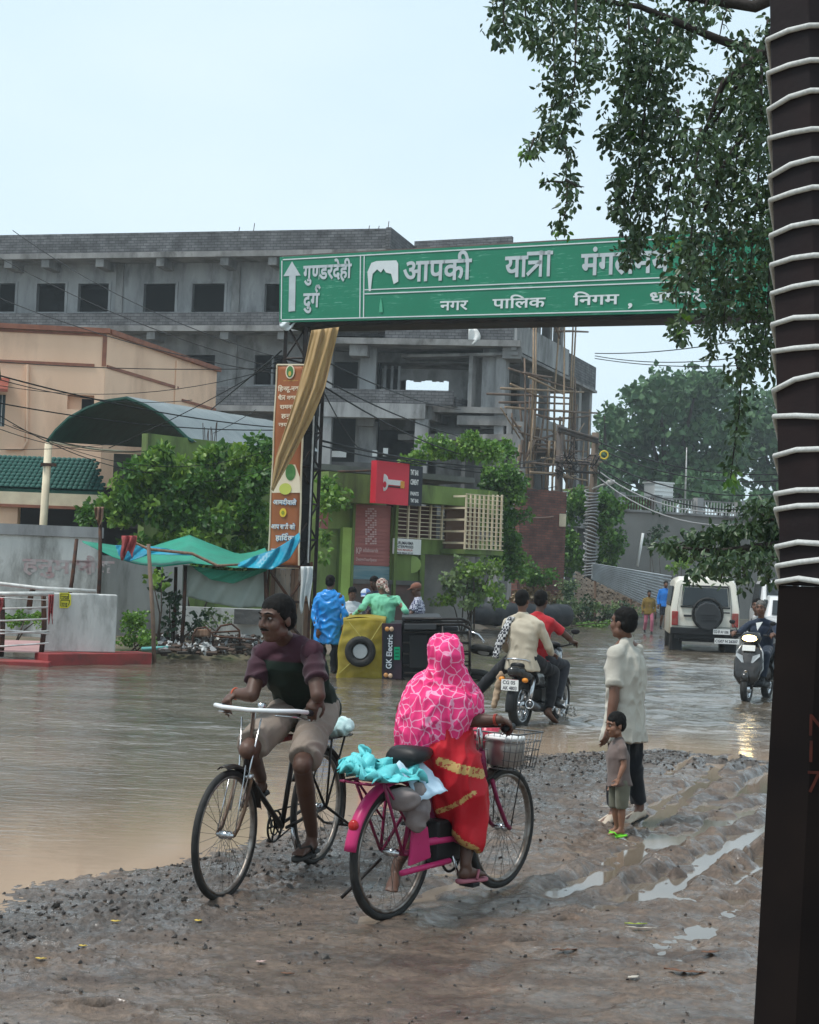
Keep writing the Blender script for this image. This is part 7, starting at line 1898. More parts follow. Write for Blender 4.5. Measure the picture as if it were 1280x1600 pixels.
guard(b2, (0, 0, RW), RW + .035, 55, 172, PNK, .036); guard(b2, (WB, 0, RW), RW + .03, 95, 150, BLKM)
b = MB(); b.ell(V(-.335, 0, .52), (.02, .03, .03)); b.build('rear_reflector', mat('reflector', (.4, .02, .02), .2), b2, True, local=True)
b = MB(); b.loft([(V(.04, 0, .82), V(0, .09, 0), V(0, 0, .045)), (V(.10, 0, .835), V(0, .115, 0), V(0, 0, .05)), (V(.20, 0, .835), V(0, .085, 0), V(0, 0, .04)), (V(.30, 0, .84), V(0, .035, 0), V(0, 0, .02))], 18, 2.4); b.build('saddle', BLKP2, b2, True, local=True)
bent(b2, 'seat_post', [(.27, 0, .70), (.22, 0, .80)], .014, CHROME)
for k in (-1, 1):
    bent(b2, 'carrier_rail', [(.18, .08 * k, .735), (-.32, .09 * k, .73), (-.36, .05 * k, .735)], .008, MAG, 6); bent(b2, 'carrier_stay', [(0, .07 * k, RW), (-.22, .09 * k, .73)], .009, MAG, 6); bent(b2, 'carrier_stay', [(0, .07 * k, RW), (.06, .085 * k, .73)], .009, MAG, 6); bent(b2, 'carrier_stay', [(.02, .075 * k, .5), (-.20, .09 * k, .72)], .007, MAG, 6)
for x in (-.34, -.22, -.1, .02, .14): bent(b2, 'carrier_slat', [(x, -.09, .732), (x, .09, .732)], .007, MAG, 6)
bent(b2, 'chain_guard', [(.62, -.07, .30), (.45, -.075, .37), (.10, -.075, .385)], .02, PNK, 8); bent(b2, 'side_bar', [(-.05, -.10, .26), (.36, -.12, .27)], .016, PNK, 8)
b = MB(); b.prism([V(.06, -.09, .46), V(.18, -.1, .47), V(.22, -.1, .30), V(.04, -.09, .28)], V(0, .02, 0)); b.build('side_plate', PNK, b2, local=True, bevel=.008)
b = MB(); b.box((.42, -.02, .36), (.26, .13, .24)); b.build('battery_box', BLKP2, b2, local=True, bevel=.02)
b = MB(); b.torus((.45, -.07, .28), (0, 1, 0), .085, .008, 30, 6); b.build('chainwheel', BLKM, b2, True, local=True)
pr2 = (.52, -.15, .13); pl2 = (.38, .15, .43)
for p_, k in ((pl2, 1), (pr2, -1)): bent(b2, 'crank', [(.45, .08 * k, .28), (p_[0], .09 * k, p_[2])], .009, CHROME, 8); b = MB(); b.box((p_[0], p_[1], p_[2]), (.07, .09, .022)); b.build('pedal', BLKP2, b2, local=True, bevel=.004)
bent(b2, 'side_stand', [(.02, .08, .3), (-.2, .16, .12)], .009, BLKM, 6)
# wire basket
bx0, bx1, bz0, bz1, byw = .90, 1.14, .70, .90, .17
wb2 = MB()
for z in (bz0, .75, .80, .85, bz1): 
    e_ = (z - bz0) / (bz1 - bz0) * .03; wb2.tube([V(bx0, -byw - e_, z), V(bx1 + e_, -byw - e_, z), V(bx1 + e_, byw + e_, z), V(bx0, byw + e_, z)], .0028 if z < bz1 else .005, 5, closed=True)
for i in range(11):
    y = -byw + 2 * byw * i / 10
    for x, s_ in ((bx0, 0), (bx1, .03)): wb2.cyl(V(x, y, bz0), V(x + s_, y * 1.15, bz1), .0024, n=4)
    wb2.cyl(V(bx0, y, bz0), V(bx1, y, bz0), .0024, n=4)
for i in range(8):
    x = bx0 + (bx1 - bx0) * i / 7
    for k in (-1, 1): wb2.cyl(V(x, byw * k, bz0), V(x + .02 * i / 7, byw * 1.17 * k, bz1), .0024, n=4)
wb2.build('basket', mat('basket_wire', (.16, .16, .16), .35, metal=.7), b2, True, local=True)
ALU = mat('aluminium_pot', (.50, .49, .48), .32, (.40, .39, .38), 6, metal=.8, bump=.002)
pc = bw(b2, 1.0, -.05, .705)
def lathe(mb, c, prof_, n=24):
    vs = [c + V(r_ * math.cos(2 * math.pi * i / n), r_ * math.sin(2 * math.pi * i / n), z) for r_, z in prof_ for i in range(n)]
    fs = [(k * n + i, k * n + (i + 1) % n, (k + 1) * n + (i + 1) % n, (k + 1) * n + i) for k in range(len(prof_) - 1) for i in range(n)]
    mb.add(vs, fs + [tuple(reversed(range(n))), tuple(range((len(prof_) - 1) * n, len(prof_) * n))]); return mb
b = MB(); lathe(b, pc, [(.085, .005), (.11, .02), (.115, .12), (.113, .15), (.12, .155)]); o = b.build('cooking_pot', ALU, None, True); tag(o, 'dented aluminium pot with a white cover, standing in the wire basket', 'pot')
b = MB(); lathe(b, pc, [(.118, .157), (.112, .172), (.06, .182), (.01, .186)]); b.build('cover', WHITE, o, True)
PINKB = mat('pink_plastic_bag', (.75, .08, .14), .3, (.6, .05, .1), 8, trans=.2)
mb = MB(); c_ = bw(b2, 1.0, .09, .86); mb.ell(c_, (.08, .08, .075)); mb.ell(c_ + V(.04, 0, .05), (.06, .05, .03)); mb.caps(c_ + V(.03, 0, .06), c_ + V(.13, -.05, .075), .018, .008); o = remesh(mb, 'plastic_bag', PINKB, None, .008, 1, .012, 18); tag(o, 'crumpled pink plastic bag beside the pot in the basket', 'bag')
TEAL = mat('turquoise_cloth', (.10, .50, .52), .5, (.16, .62, .64), 8, bump=.006, bscale=24)
def crumple(nm, pts4, mt_, lab, cat, amp=.02, n=22, sd=0, solid=.004):
    a, b_, c, d = [V(*p) for p in pts4]
    m = MB(); m.grid(lambda u, v: a.lerp(b_, u).lerp(d.lerp(c, u), v) + V(noise.noise(V(u * 5 + sd, v * 5, 1)), noise.noise(V(u * 5, v * 5 + sd, 5)), 1.6 * abs(noise.noise(V(u * 4 + sd, v * 4, 9)))) * amp, n, n)
    o = m.build(nm, mt_, None, True, solid=solid); tag(o, lab, cat); return o
c0 = bw(b2, 0, 0, 0)
crumple('turquoise_cloth', [bw(b2, -.33, .12, .77), bw(b2, .12, .12, .79), bw(b2, .1, -.13, .70), bw(b2, -.36, -.12, .74)], TEAL, 'crumpled turquoise cloth folded over the pink carrier', 'cloth', .09, sd=3)
crumple('turquoise_bundle', [bw(b2, -.36, .1, .79), bw(b2, -.1, .12, .83), bw(b2, -.12, .02, .80), bw(b2, -.36, -.02, .76)], TEAL, 'turquoise fold hanging over the end of the pink carrier', 'cloth', .08, sd=8)
crumple('blue_paper', [bw(b2, -.02, -.02, .80), bw(b2, .22, -.02, .79), bw(b2, .20, -.2, .66), bw(b2, .0, -.16, .62)], mat('pale_blue_paper', (.50, .66, .78), .6), 'pale blue folded paper lying on the turquoise cloth', 'paper', .015, 8)
b = MB(); mb = MB(); mb.ell(bw(b2, .05, -.11, .58), (.07, .05, .13)); mb.ell(bw(b2, -.06, -.10, .64), (.09, .04, .06)); o = remesh(mb, 'cloth_bag', mat('grey_brown_bag', (.26, .22, .21), .8, (.18, .15, .15), 9, bump=.004), None, .01, 2, .012, 12); tag(o, 'grey-brown cloth bag slung at the side of the pink carrier', 'bag')

# the woman
fd = (bw(b2, 1, 0, 0) - bw(b2, 0, 0, 0)).normalized(); lf = V(-fd.y, fd.x, 0)
GR2 = bw(b2, .64, -.28, .98); PR2 = bw(b2, *pr2)
def pinkpat():
    m, t, b = nt('pink_patterned_scarf'); N = t.nodes; Lk = t.links.new; MATS['pp'] = m
    tc = N.new('ShaderNodeTexCoord'); nz_ = N.new('ShaderNodeTexNoise'); nz_.inputs['Scale'].default_value = 9
    ad = N.new('ShaderNodeMix'); ad.data_type = 'RGBA'; ad.blend_type = 'ADD'; ad.inputs[0].default_value = .07
    Lk(tc.outputs['Object'], nz_.inputs['Vector']); Lk(tc.outputs['Object'], ad.inputs[6]); Lk(nz_.outputs['Color'], ad.inputs[7])
    mp = N.new('ShaderNodeMapping'); mp.inputs['Scale'].default_value = (1, 1, .8); Lk(ad.outputs[2], mp.inputs[0])
    v = N.new('ShaderNodeTexVoronoi'); v.feature = 'DISTANCE_TO_EDGE'; v.inputs['Scale'].default_value = 20; v.inputs['Randomness'].default_value = .75; Lk(mp.outputs[0], v.inputs['Vector'])
    r = N.new('ShaderNodeMapRange'); r.inputs['From Min'].default_value = .035; r.inputs['From Max'].default_value = .06; Lk(v.outputs['Distance'], r.inputs['Value'])
    mx = N.new('ShaderNodeMix'); mx.data_type = 'RGBA'; mx.inputs[6].default_value = (.84, .34, .50, 1); mx.inputs[7].default_value = (.80, .035, .19, 1); Lk(r.outputs[0], mx.inputs[0]); Lk(mx.outputs[2], b.inputs['Base Color'])
    b.inputs['Roughness'].default_value = .8; return m
PINKM = pinkpat()
RSAREE = mat('red_saree', (.50, .010, .02), .6, (.38, .007, .016), 3, bump=.003, bscale=30)
hipc = P(694, 1175, 8.04)
ankR = PR2 + V(0, 0, .115) - fd * .05; toR = PR2 + V(0, 0, .1) + fd * .13
J2 = dict(head=(695, 1030, 8.08), neck=(693, 1066, 8.03), sl=(660, 1082, 8.13), sr=(714, 1088, 7.98), el=(629, 1106, 8.22), er=(735, 1126, 7.97), wl=bw(b2, .60, .27, 1.02), wr=GR2 - fd * .085 + V(0, 0, .035),
          hl=hipc + lf * .08, hr=hipc - lf * .07, kl=P(668, 1262, 8.15), kr=P(738, 1262, 8.02), al=P(620, 1352, 8.02), ar=ankR, tl=P(612, 1372, 7.86), tr=toR)
wo = figure('person', 'woman in pink patterned scarf and red saree, riding the pink bicycle away', J2, .93, SK2, .0075, cloth('dark_red_blouse', (.16, .02, .03)), None, (fd.x, fd.y, -.08), (0, 0, 1), hair=None, sleeve=.3, bg=.8,
    hands=((fd, V(0, 0, -1), 60), (fd + V(0, 0, -.2), V(0, 0, -1) + lf * .2, 66)), hem=0, loose=.86)
# saree: a lofted, folded skirt
def ringp(px, py, Y, hw, hd, tilt=0):
    c = P(px, py, Y); a = V(hw * Y / F_PX, 0, -tilt * hw * Y / F_PX); return (c, a, V(0, hd, 0))
mb = MB(); mb.loft([ringp(697, 1135, 8.0, 38, .15), ringp(697, 1165, 8.0, 46, .19), ringp(702, 1195, 8.0, 50, .20), ringp(708, 1225, 8.0, 48, .19), ringp(713, 1255, 8.0, 46, .17), ringp(718, 1280, 8.0, 39, .15, .25), ringp(727, 1306, 7.97, 26, .12, .4), ringp(733, 1318, 7.95, 15, .08, .6)], 30)
sar = remesh(mb, 'saree', [RSAREE], wo, .0075, 2, .02, 8, (1.5, 1, .4))
GOLDM = mat('gold_border', (.52, .34, .12), .5, (.36, .07, .04), 55, lo=.56, hi=.6)
def paint_bands(o, mt_, bands, Yl):
    """woven borders: faces of the cloth lying along a line take the border's thread"""
    me = o.data; me.materials.append(mt_)
    for p in me.polygons:
        c = p.center
        if p.normal.y > .25: continue
        x = c.x / c.y; z = (c.z - CAM_H) / c.y
        for pts, w in bands:
            hit = False
            for (x0, z0), (x1, z1) in zip(pts[:-1], pts[1:]):
                dx, dz = x1 - x0, z1 - z0; t = max(0, min(1, ((x - x0) * dx + (z - z0) * dz) / (dx * dx + dz * dz)))
                if math.hypot(x - x0 - t * dx, z - z0 - t * dz) < w / F_PX: hit = True
            if hit: p.material_index = 1
def tp_(px, py): r = ray(px, py); return (r.x / r.y, r.z / r.y)
paint_bands(sar, GOLDM, [([tp_(*q_) for q_ in ln], w) for ln, w in (([(689, 1190), (712, 1200), (732, 1205), (752, 1209)], 7.5), ([(684, 1268), (703, 1262), (722, 1252), (742, 1238)], 3.5), ([(680, 1285), (702, 1302), (720, 1320), (742, 1330)], 8))], 0)
# scarf: drawn over head and shoulders
def hood():
    rows = [(992, 695, 15, .06), (998, 695, 22, .09), (1009, 695, 27, .115), (1024, 696, 28, .13), (1038, 696, 27, .125), (1047, 696, 32, .12), (1057, 693, 43, .13), (1070, 691, 52, .16), (1088, 691, 62, .20), (1115, 688, 67, .21), (1142, 680, 62, .20), (1163, 678, 58, .185)]
    mb = MB(); n = 44; vs = []
    for k, (y, x, hw, hd) in enumerate(rows):
        t = k / (len(rows) - 1)
        for i in range(n):
            a = 2 * math.pi * i / n; Y = 8.03
            fold = 1 + (.035 * math.sin(a * 7 + t * 3) + .02 * math.sin(a * 13 + 2)) * max(0, t - .35) * 1.5
            hang = 0
            if t > .75: hang = (t - .75) * 4 * (8 * math.cos(a - math.pi) + 10 * max(0, math.sin(-a)) * math.cos((a + 1.2) * 2) - 14 * max(0, math.cos(a)))
            if k < 6: Y -= .02
            vs.append(P(x + hw * fold * math.cos(a), y + hang, Y) + V(0, hd * fold * math.sin(a), 0))
    fs = [(k * n + i, k * n + (i + 1) % n, (k + 1) * n + (i + 1) % n, (k + 1) * n + i) for k in range(len(rows) - 1) for i in range(n)]
    mb.add(vs, fs + [tuple(reversed(range(n))), tuple(range((len(rows) - 1) * n, len(rows) * n))]); 
    mb.caps(P(693, 1056, 7.93), P(700, 1074, 7.90), .03, .022); mb.caps(P(676, 1062, 7.94), P(712, 1054, 7.93), .018, .016)
    return remesh(mb, 'head_scarf', PINKM, wo, .007, 1, .014, 13, (1.3, 1.3, .45))
hood()
sandal(wo, J2['ar'], J2['tr'], mat('pink_sandal', (.36, .12, .15), .7), .95)
for k in range(2): b = MB(); b.torus(J2['wr'].lerp(J2['er'], .1 + .05 * k), J2['er'] - J2['wr'], .03, .003, 16, 5); b.build('bangle', mat('bangle', (.4, .06, .04), .3), wo, True)
# ================================================================ motorcycle with two riders
DIRT = (.16, .12, .09)
GLOSSK = mat('gloss_black', (.010, .010, .011), .22, (.03, .027, .025), 12, coat=.5)
def vroot(name, label, rear, front, z, cat, lean=0.0):
    return bike_root(name, label, rear, front, z, cat, lean)[0]
mc = vroot('motorcycle', 'black motorcycle with a white number plate carrying two men through the flood', (812, 1141), (893, 1125), -.06, 'motorcycle')
def fat_wheel(par, c, R0, tw, rimm=CHROME, spokes=6, key='m', sub='rim'):
    w = bpy.data.objects.new('wheel', None); COL.objects.link(w); w.parent = par; w.location = c
    t = MB(); t.torus((0, 0, 0), (0, 1, 0), R0 - tw, tw, 40, 10, 1.0); t.build('tyre', RUBBER, w, True, local=True)
    r = MB(); r.torus((0, 0, 0), (0, 1, 0), R0 - tw * 1.9, tw * .5, 40, 6, 1.7)
    for i in range(spokes): a = 2 * math.pi * i / spokes; r.cyl(V(.03 * math.cos(a), 0, .03 * math.sin(a)), V((R0 - 2 * tw) * math.cos(a), 0, (R0 - 2 * tw) * math.sin(a)), .016, n=6)
    r.cyl((0, -.06, 0), (0, .06, 0), .06, n=14); r.build(sub, rimm, w, True, local=True); return w
WBm = 1.27; fat_wheel(mc, (0, 0, .30), .30, .055); fat_wheel(mc, (WBm, 0, .30), .30, .042)
def lobj(name, mt_, par, smooth=True, bevel=0, **k):
    return lambda mb: mb.build(name, mt_, par, smooth, local=True, bevel=bevel, **k)
b = MB(); b.loft([(V(-.14, 0, .78), V(0, .09, 0), V(0, 0, .04)), (V(.1, 0, .77), V(0, .13, 0), V(0, 0, .05)), (V(.4, 0, .75), V(0, .12, 0), V(0, 0, .05)), (V(.62, 0, .76), V(0, .08, 0), V(0, 0, .045))], 16, 2.6); b.build('seat', BLKP2, mc, True, local=True)
b = MB(); b.loft([(V(.58, 0, .80), V(0, .10, 0), V(0, 0, .09)), (V(.75, 0, .86), V(0, .15, 0), V(0, 0, .12)), (V(.95, 0, .86), V(0, .13, 0), V(0, 0, .11)), (V(1.03, 0, .84), V(0, .06, 0), V(0, 0, .06))], 18, 2.4); b.build('fuel_tank', GLOSSK, mc, True, local=True)
b = MB(); b.loft([(V(-.32, 0, .72), V(0, .05, 0), V(0, 0, .05)), (V(-.12, 0, .70), V(0, .12, 0), V(0, 0, .08)), (V(.2, 0, .62), V(0, .13, 0), V(0, 0, .10)), (V(.5, 0, .56), V(0, .11, 0), V(0, 0, .12))], 16, 2.6); b.build('side_panel', GLOSSK, mc, True, local=True)
b = MB(); b.box((.55, 0, .36), (.34, .24, .26)); b.cyl((.62, 0, .42), (.74, 0, .62), .09, n=14)
for k in range(5): b.cyl(V(.64 + .022 * k, 0, .46 + .03 * k), V(.647 + .022 * k, 0, .468 + .03 * k), .115, n=14)
b.build('engine', mat('engine_metal', (.10, .10, .10), .45, (.05, .045, .04), 8, metal=.6), mc, local=True, bevel=.01)
bent(mc, 'exhaust_pipe', [(.75, -.1, .5), (.82, -.14, .3), (.6, -.17, .22), (.35, -.18, .24)], .022, CHROME); bent(mc, 'silencer', [(.40, -.18, .24), (.0, -.2, .29), (-.22, -.21, .34)], [.035, .055, .055], mat('silencer', (.10, .10, .105), .3, metal=.8), 16); b = MB(); b.torus((-.22, -.21, .34), (-1, 0, .2), .05, .008, 20, 6); b.build('silencer_tip', CHROME, mc, True, local=True)
for k in (-1, 1):
    bent(mc, 'fork_leg', [(WBm, .08 * k, .30), (1.10, .085 * k, .62), (1.0, .09 * k, .92)], .022, CHROME); bent(mc, 'shock_absorber', [(0, .11 * k, .32), (.08, .12 * k, .62)], [.03, .035], CHROME, 10); bent(mc, 'swing_arm', [(0, .09 * k, .30), (.45, .09 * k, .34)], .02, BLKM)
    bent(mc, 'footrest', [(.25, .10 * k, .34), (.27, .26 * k, .34)], .013, BLKP2); b = MB(); b.ell(V(-.24, .15 * k, .62), (.03, .04, .03)); b.build('indicator', mat('amber', (.7, .25, .03), .3), mc, True, local=True)
bent(mc, 'handlebar', [(.80, -.36, 1.02), (.90, -.32, 1.04), (.96, -.12, .99), (.96, .12, .99), (.90, .32, 1.04), (.80, .36, 1.02)], .012, BLKM); b = MB(); b.ell((1.05, 0, .90), (.09, .11, .11)); b.build('headlamp', GLOSSK, mc, True, local=True)
b = MB(); b.ell((.95, 0, 1.01), (.06, .12, .04)); b.build('instrument_pod', BLKP2, mc, True, local=True)
for k in (-1, 1): bent(mc, 'mirror_stalk', [(.88, .26 * k, 1.03), (.9, .31 * k, 1.16)], .006, BLKM, 6); b = MB(); b.ell((.9, .33 * k, 1.19), (.012, .06, .035)); b.build('mirror', BLKP2, mc, True, local=True)
guard(mc, (0, 0, .30), .36, 75, 190, BLKP2, .06); guard(mc, (WBm, 0, .30), .345, 30, 150, GLOSSK, .05)
b = MB(); b.box((-.30, 0, .60), (.05, .15, .05)); b.build('tail_lamp', mat('tail_red', (.35, .02, .02), .25), mc, local=True, bevel=.01)
b = MB(); b.box((-.345, 0, .56), (.01, .22, .13)); pl = b.build('number_plate', WHITE, mc, local=True)
bs = basis(mc); rgt = bs.to_3x3() @ V(0, -1, 0); bk_ = bs.to_3x3() @ V(-1, 0, 0)
lettering(['CG 05'], bs @ V(-.3515, .09, .57), rgt, V(0, 0, 1), .06, width=.16, bold=.02).build('plate_lettering', BLUK, pl); lettering(['AK 4803'], bs @ V(-.3515, .09, .505), rgt, V(0, 0, 1), .06, width=.18, bold=.02).build('plate_lettering', BLUK, pl)
bent(mc, 'grab_rail', [(.08, -.15, .80), (-.2, -.13, .86), (-.27, 0, .87), (-.2, .13, .86), (.08, .15, .80)], .012, CHROME)
mfd = bs.to_3x3() @ V(1, 0, 0); mlf = bs.to_3x3() @ V(0, 1, 0)
mw = lambda x, y, z: bs @ V(x, y, z)
gr_, gl_ = mw(.80, -.36, 1.04), mw(.80, .36, 1.04)
BLKT = cloth('black_trousers', (.012, .012, .015), bump=.002)
Jr = dict(head=(848, 957, 18.15), neck=(846, 985, 18.05), sl=mw(.42, .19, 1.30), sr=mw(.42, -.19, 1.30), el=mw(.62, .36, 1.12), er=mw(.60, -.36, 1.12), wl=gl_ - mfd * .08 + V(0, 0, .03), wr=gr_ - mfd * .08 + V(0, 0, .03),
          hl=mw(.40, .1, .85), hr=mw(.40, -.1, .85), kl=mw(.80, .22, .78), kr=mw(.80, -.24, .76), al=mw(.52, .24, .38), ar=mw(.55, -.25, .36), tl=mw(.68, .24, .34), tr=mw(.71, -.26, .32))
Jr['head'] = mw(.50, -.02, 1.56); Jr['neck'] = mw(.45, -.01, 1.38)
rider = figure('person', 'motorcycle rider in a red tee and dark trousers, hands on the handlebar', Jr, 1.0, SK2, .013, cloth('red_tee', (.45, .02, .03)), cloth('dark_jeans', (.03, .032, .04)), mfd, (0, 0, 1), face=False, sleeve=.5, hem=.05, wr=.006,
    hands=((mfd, V(0, 0, -1), 65), (mfd, V(0, 0, -1), 65)), feet=(('shoe', BLKP2), ('shoe', BLKP2)))
CR = cloth('cream_shirt', (.52, .46, .36), (.44, .38, .29))
Jp = dict(head=mw(.07, .05, 1.56), neck=mw(.06, .04, 1.38), sl=mw(.02, .21, 1.29), sr=mw(.04, -.19, 1.29), el=mw(.04, .30, 1.02), er=mw(.12, -.29, 1.02), wl=mw(.26, .22, .90), wr=mw(.34, -.24, .92),
          hl=mw(.02, .1, .86), hr=mw(.02, -.1, .86), kl=mw(.18, .42, .66), kr=mw(.42, -.25, .70), al=mw(-.12, .62, .34), ar=mw(.28, -.26, .26), tl=mw(.02, .66, .28), tr=mw(.42, -.32, .16))
pas = figure('person', 'motorcycle passenger in a cream shirt with a checked cloth over the left shoulder', Jp, 1.0, SK1, .013, CR, BLKT, mfd, (0, 0, 1), face=False, sleeve=1.2, hem=.14, wr=.008, loose=1.16,
    hands=((mfd, V(0, 0, -1), 50), (mfd, V(0, 0, -1), 50)), feet=(('shoe', mat('worn_shoe', (.12, .06, .04), .7)), ('shoe', mat('worn_shoe', (.1, .05, .03), .7))))
def checks(name, c1, c2, sc_, c3=None):
    m, t, b = nt(name); N = t.nodes; Lk = t.links.new; MATS[name] = m; tc = N.new('ShaderNodeTexCoord'); ck = N.new('ShaderNodeTexChecker'); ck.inputs['Scale'].default_value = sc_
    ck.inputs['Color1'].default_value = (*c1, 1); ck.inputs['Color2'].default_value = (*c2, 1); mp = N.new('ShaderNodeMapping'); mp.inputs['Location'].default_value = (.013, .017, .011); Lk(tc.outputs['Object'], mp.inputs[0]); Lk(mp.outputs[0], ck.inputs['Vector']); Lk(ck.outputs[0], b.inputs['Base Color']); b.inputs['Roughness'].default_value = .85; return m
mb = MB(); m_ = [mw(.10, .12, 1.36), mw(-.02, .17, 1.34), mw(-.09, .22, 1.15), mw(-.10, .28, .98), mw(-.12, .30, .86)]
mb.tube(m_, [.05, .055, .06, .06, .05], 12, squash=(mlf, .45)); remesh(mb, 'shoulder_cloth', checks('black_white_check', (.5, .5, .5), (.02, .02, .03), 30), pas, .012, 1, .01, 14)
b = MB(); b.loft([(mw(-.06, .26, .62), mlf * .09, V(0, 0, .12)), (mw(-.04, .32, .45), mlf * .07, V(0, 0, .08)), (mw(-.02, .36, .30), mlf * .05, V(0, 0, .05))], 12); 
mb = MB(); mb.caps(mw(-.16, .20, .66), mw(-.2, .26, .28), .05, .035); tag(remesh(mb, 'cloth_bundle', cloth('tan_cloth', (.42, .30, .2)), None, .013, 1, .012, 12), 'tan cloth bundle hanging at the left side of the motorcycle', 'bundle')
SPL = mat('water_splash', (.55, .50, .45), .15)
mb = MB(); rr = random.Random(2)
for i in range(90):
    a = rr.uniform(0, 6.28); r = rr.uniform(.05, .3); mb.ell(mw(WBm + .05 + r * math.cos(a), r * math.sin(a) * .8, .08 + rr.uniform(0, .16) * (1 - r)), rr.uniform(.006, .022), None, 6, 4)
tag(mb.build('splash', SPL, None, True), 'splash of muddy water thrown up by the motorcycle front wheel', 'splash', kind='stuff')

# ================================================================ scooter with two riders
sk = vroot('scooter', 'dark grey scooter with its headlamp lit, coming through the flood beside the roped post', (1186, 1080), (1155, 1101), -.04, 'scooter')
WBs = 1.24
sk.rotation_euler = (0, 0, R(180 + 62)); sk.location = G(1186, 1088, -.04)
sk.location = G(1166, 1100, -.04) - Matrix.Rotation(R(242), 3, 'Z') @ V(WBs, 0, 0)
fat_wheel(sk, (0, 0, .23), .23, .055); fat_wheel(sk, (WBs, 0, .23), .23, .052)
GREYP = mat('dark_grey_scooter', (.016, .015, .016), .2, (.04, .034, .03), 6, coat=.6); SILV = mat('silver_trim', (.5, .5, .5), .3, metal=.5)
b = MB(); b.loft([(V(1.26, 0, .30), V(0, .12, 0), V(.05, 0, .02)), (V(1.26, 0, .42), V(0, .20, 0), V(.09, 0, .02)), (V(1.16, 0, .66), V(0, .23, 0), V(.07, 0, 0)), (V(1.08, 0, .84), V(0, .17, 0), V(.06, 0, 0)), (V(1.04, 0, .93), V(0, .10, 0), V(.05, 0, 0))], 20, 2.8); b.build('front_apron', GREYP, sk, True, local=True)
b = MB(); b.loft([(V(1.24, 0, .36), V(.20, 0, 0), V(0, .075, 0)), (V(1.26, 0, .46), V(.16, 0, 0), V(0, .07, 0)), (V(1.24, 0, .52), V(.08, 0, 0), V(0, .05, 0))], 18, 2.4); b.build('front_mudguard', GREYP, sk, True, local=True)
b = MB(); b.loft([(V(1.05, 0, .94), V(0, .14, 0), V(.08, 0, 0)), (V(1.06, 0, 1.02), V(0, .17, 0), V(.11, 0, 0)), (V(1.00, 0, 1.10), V(0, .12, 0), V(.08, 0, 0))], 18, 2.6); b.build('handlebar_cowl', GREYP, sk, True, local=True)
LAMP = mat('lit_headlamp', (1, .72, .3), .3, emit=6, emcol=(1, .74, .33))
b = MB(); b.ell((1.135, 0, 1.01), (.045, .12, .05)); b.build('headlamp', LAMP, sk, True, local=True)
b = MB(); b.box((1.175, 0, .86), (.01, .2, .09), Matrix.Rotation(R(-12), 3, 'Y')); b.build('number_plate', WHITE, sk, local=True)
for k in (-1, 1):
    b = MB(); b.prism([V(1.235, .05 * k, .60), V(1.215, .19 * k, .74), V(1.20, .18 * k, .78), V(1.22, .08 * k, .74)], V(.012, 0, 0)); b.build('indicator_lens', SILV, sk, local=True)
    bent(sk, 'apron_trim', [(1.22, .12 * k, .34), (1.16, .225 * k, .55), (1.10, .20 * k, .80), (1.06, .12 * k, .93)], .010, SILV, 6); bent(sk, 'fork_leg', [(WBs, .07 * k, .23), (1.2, .07 * k, .42)], .02, BLKM)
    bent(sk, 'grip', [(.98, .17 * k, 1.06), (.93, .34 * k, 1.05)], .017, BLKP2); bent(sk, 'mirror_stalk', [(.98, .22 * k, 1.08), (1.0, .30 * k, 1.22)], .006, BLKM, 6); b = MB(); b.ell((1.0, .32 * k, 1.25), (.012, .05, .035)); b.build('mirror', BLKP2, sk, True, local=True)
b = MB(); b.loft([(V(1.02, 0, .30), V(0, .18, 0), V(0, 0, .05)), (V(.5, 0, .28), V(0, .19, 0), V(0, 0, .05))], 12, 3.5); b.build('footboard', BLKP2, sk, True, local=True)
b = MB(); b.loft([(V(.5, 0, .42), V(0, .14, 0), V(0, 0, .14)), (V(.2, 0, .48), V(0, .21, 0), V(0, 0, .2)), (V(-.15, 0, .54), V(0, .19, 0), V(0, 0, .16)), (V(-.38, 0, .62), V(0, .08, 0), V(0, 0, .06))], 18, 2.5); b.build('rear_body', GREYP, sk, True, local=True)
b = MB(); b.loft([(V(.56, 0, .70), V(0, .10, 0), V(0, 0, .045)), (V(.3, 0, .74), V(0, .15, 0), V(0, 0, .05)), (V(-.25, 0, .76), V(0, .12, 0), V(0, 0, .04))], 16, 2.6); b.build('seat', BLKP2, sk, True, local=True)
sb = basis(sk); sf = sb.to_3x3() @ V(1, 0, 0); sw = lambda x, y, z: sb @ V(x, y, z)
Js = dict(head=sw(.52, .0, 1.47), neck=sw(.46, 0, 1.28), sl=sw(.42, .2, 1.2), sr=sw(.42, -.2, 1.2), el=sw(.66, .36, 1.02), er=sw(.66, -.36, 1.02), wl=sw(.88, .30, 1.09), wr=sw(.88, -.30, 1.09), hl=sw(.36, .1, .82), hr=sw(.36, -.1, .82),
          kl=sw(.76, .16, .74), kr=sw(.76, -.16, .74), al=sw(.80, .13, .40), ar=sw(.80, -.13, .40), tl=sw(.94, .13, .36), tr=sw(.94, -.13, .36))
NAVY = cloth('navy_jacket', (.025, .035, .06), (.015, .022, .04)); GHAIR = HAIRG
s1 = figure('person', 'grey-haired scooter rider in a navy jacket with a pale scarf at the neck', Js, 1.0, SK1, .013, NAVY, cloth('navy_trousers', (.02, .03, .05)), sf, (0, 0, 1), hair=GHAIR, face=True, sleeve=1.2, hem=.08, hands=((sf, V(0, 0, -1), 65), (sf, V(0, 0, -1), 65)), feet=(('shoe', BLKP2), ('shoe', BLKP2)))
b = MB(); b.prism([sw(.56, .05, 1.26), sw(.58, -.05, 1.24), sw(.60, -.02, 1.12)], sf * .02); b.build('neck_scarf', WHITE, s1)
Jt = {k: v - sf * .42 + V(0, 0, .03) for k, v in Js.items()}
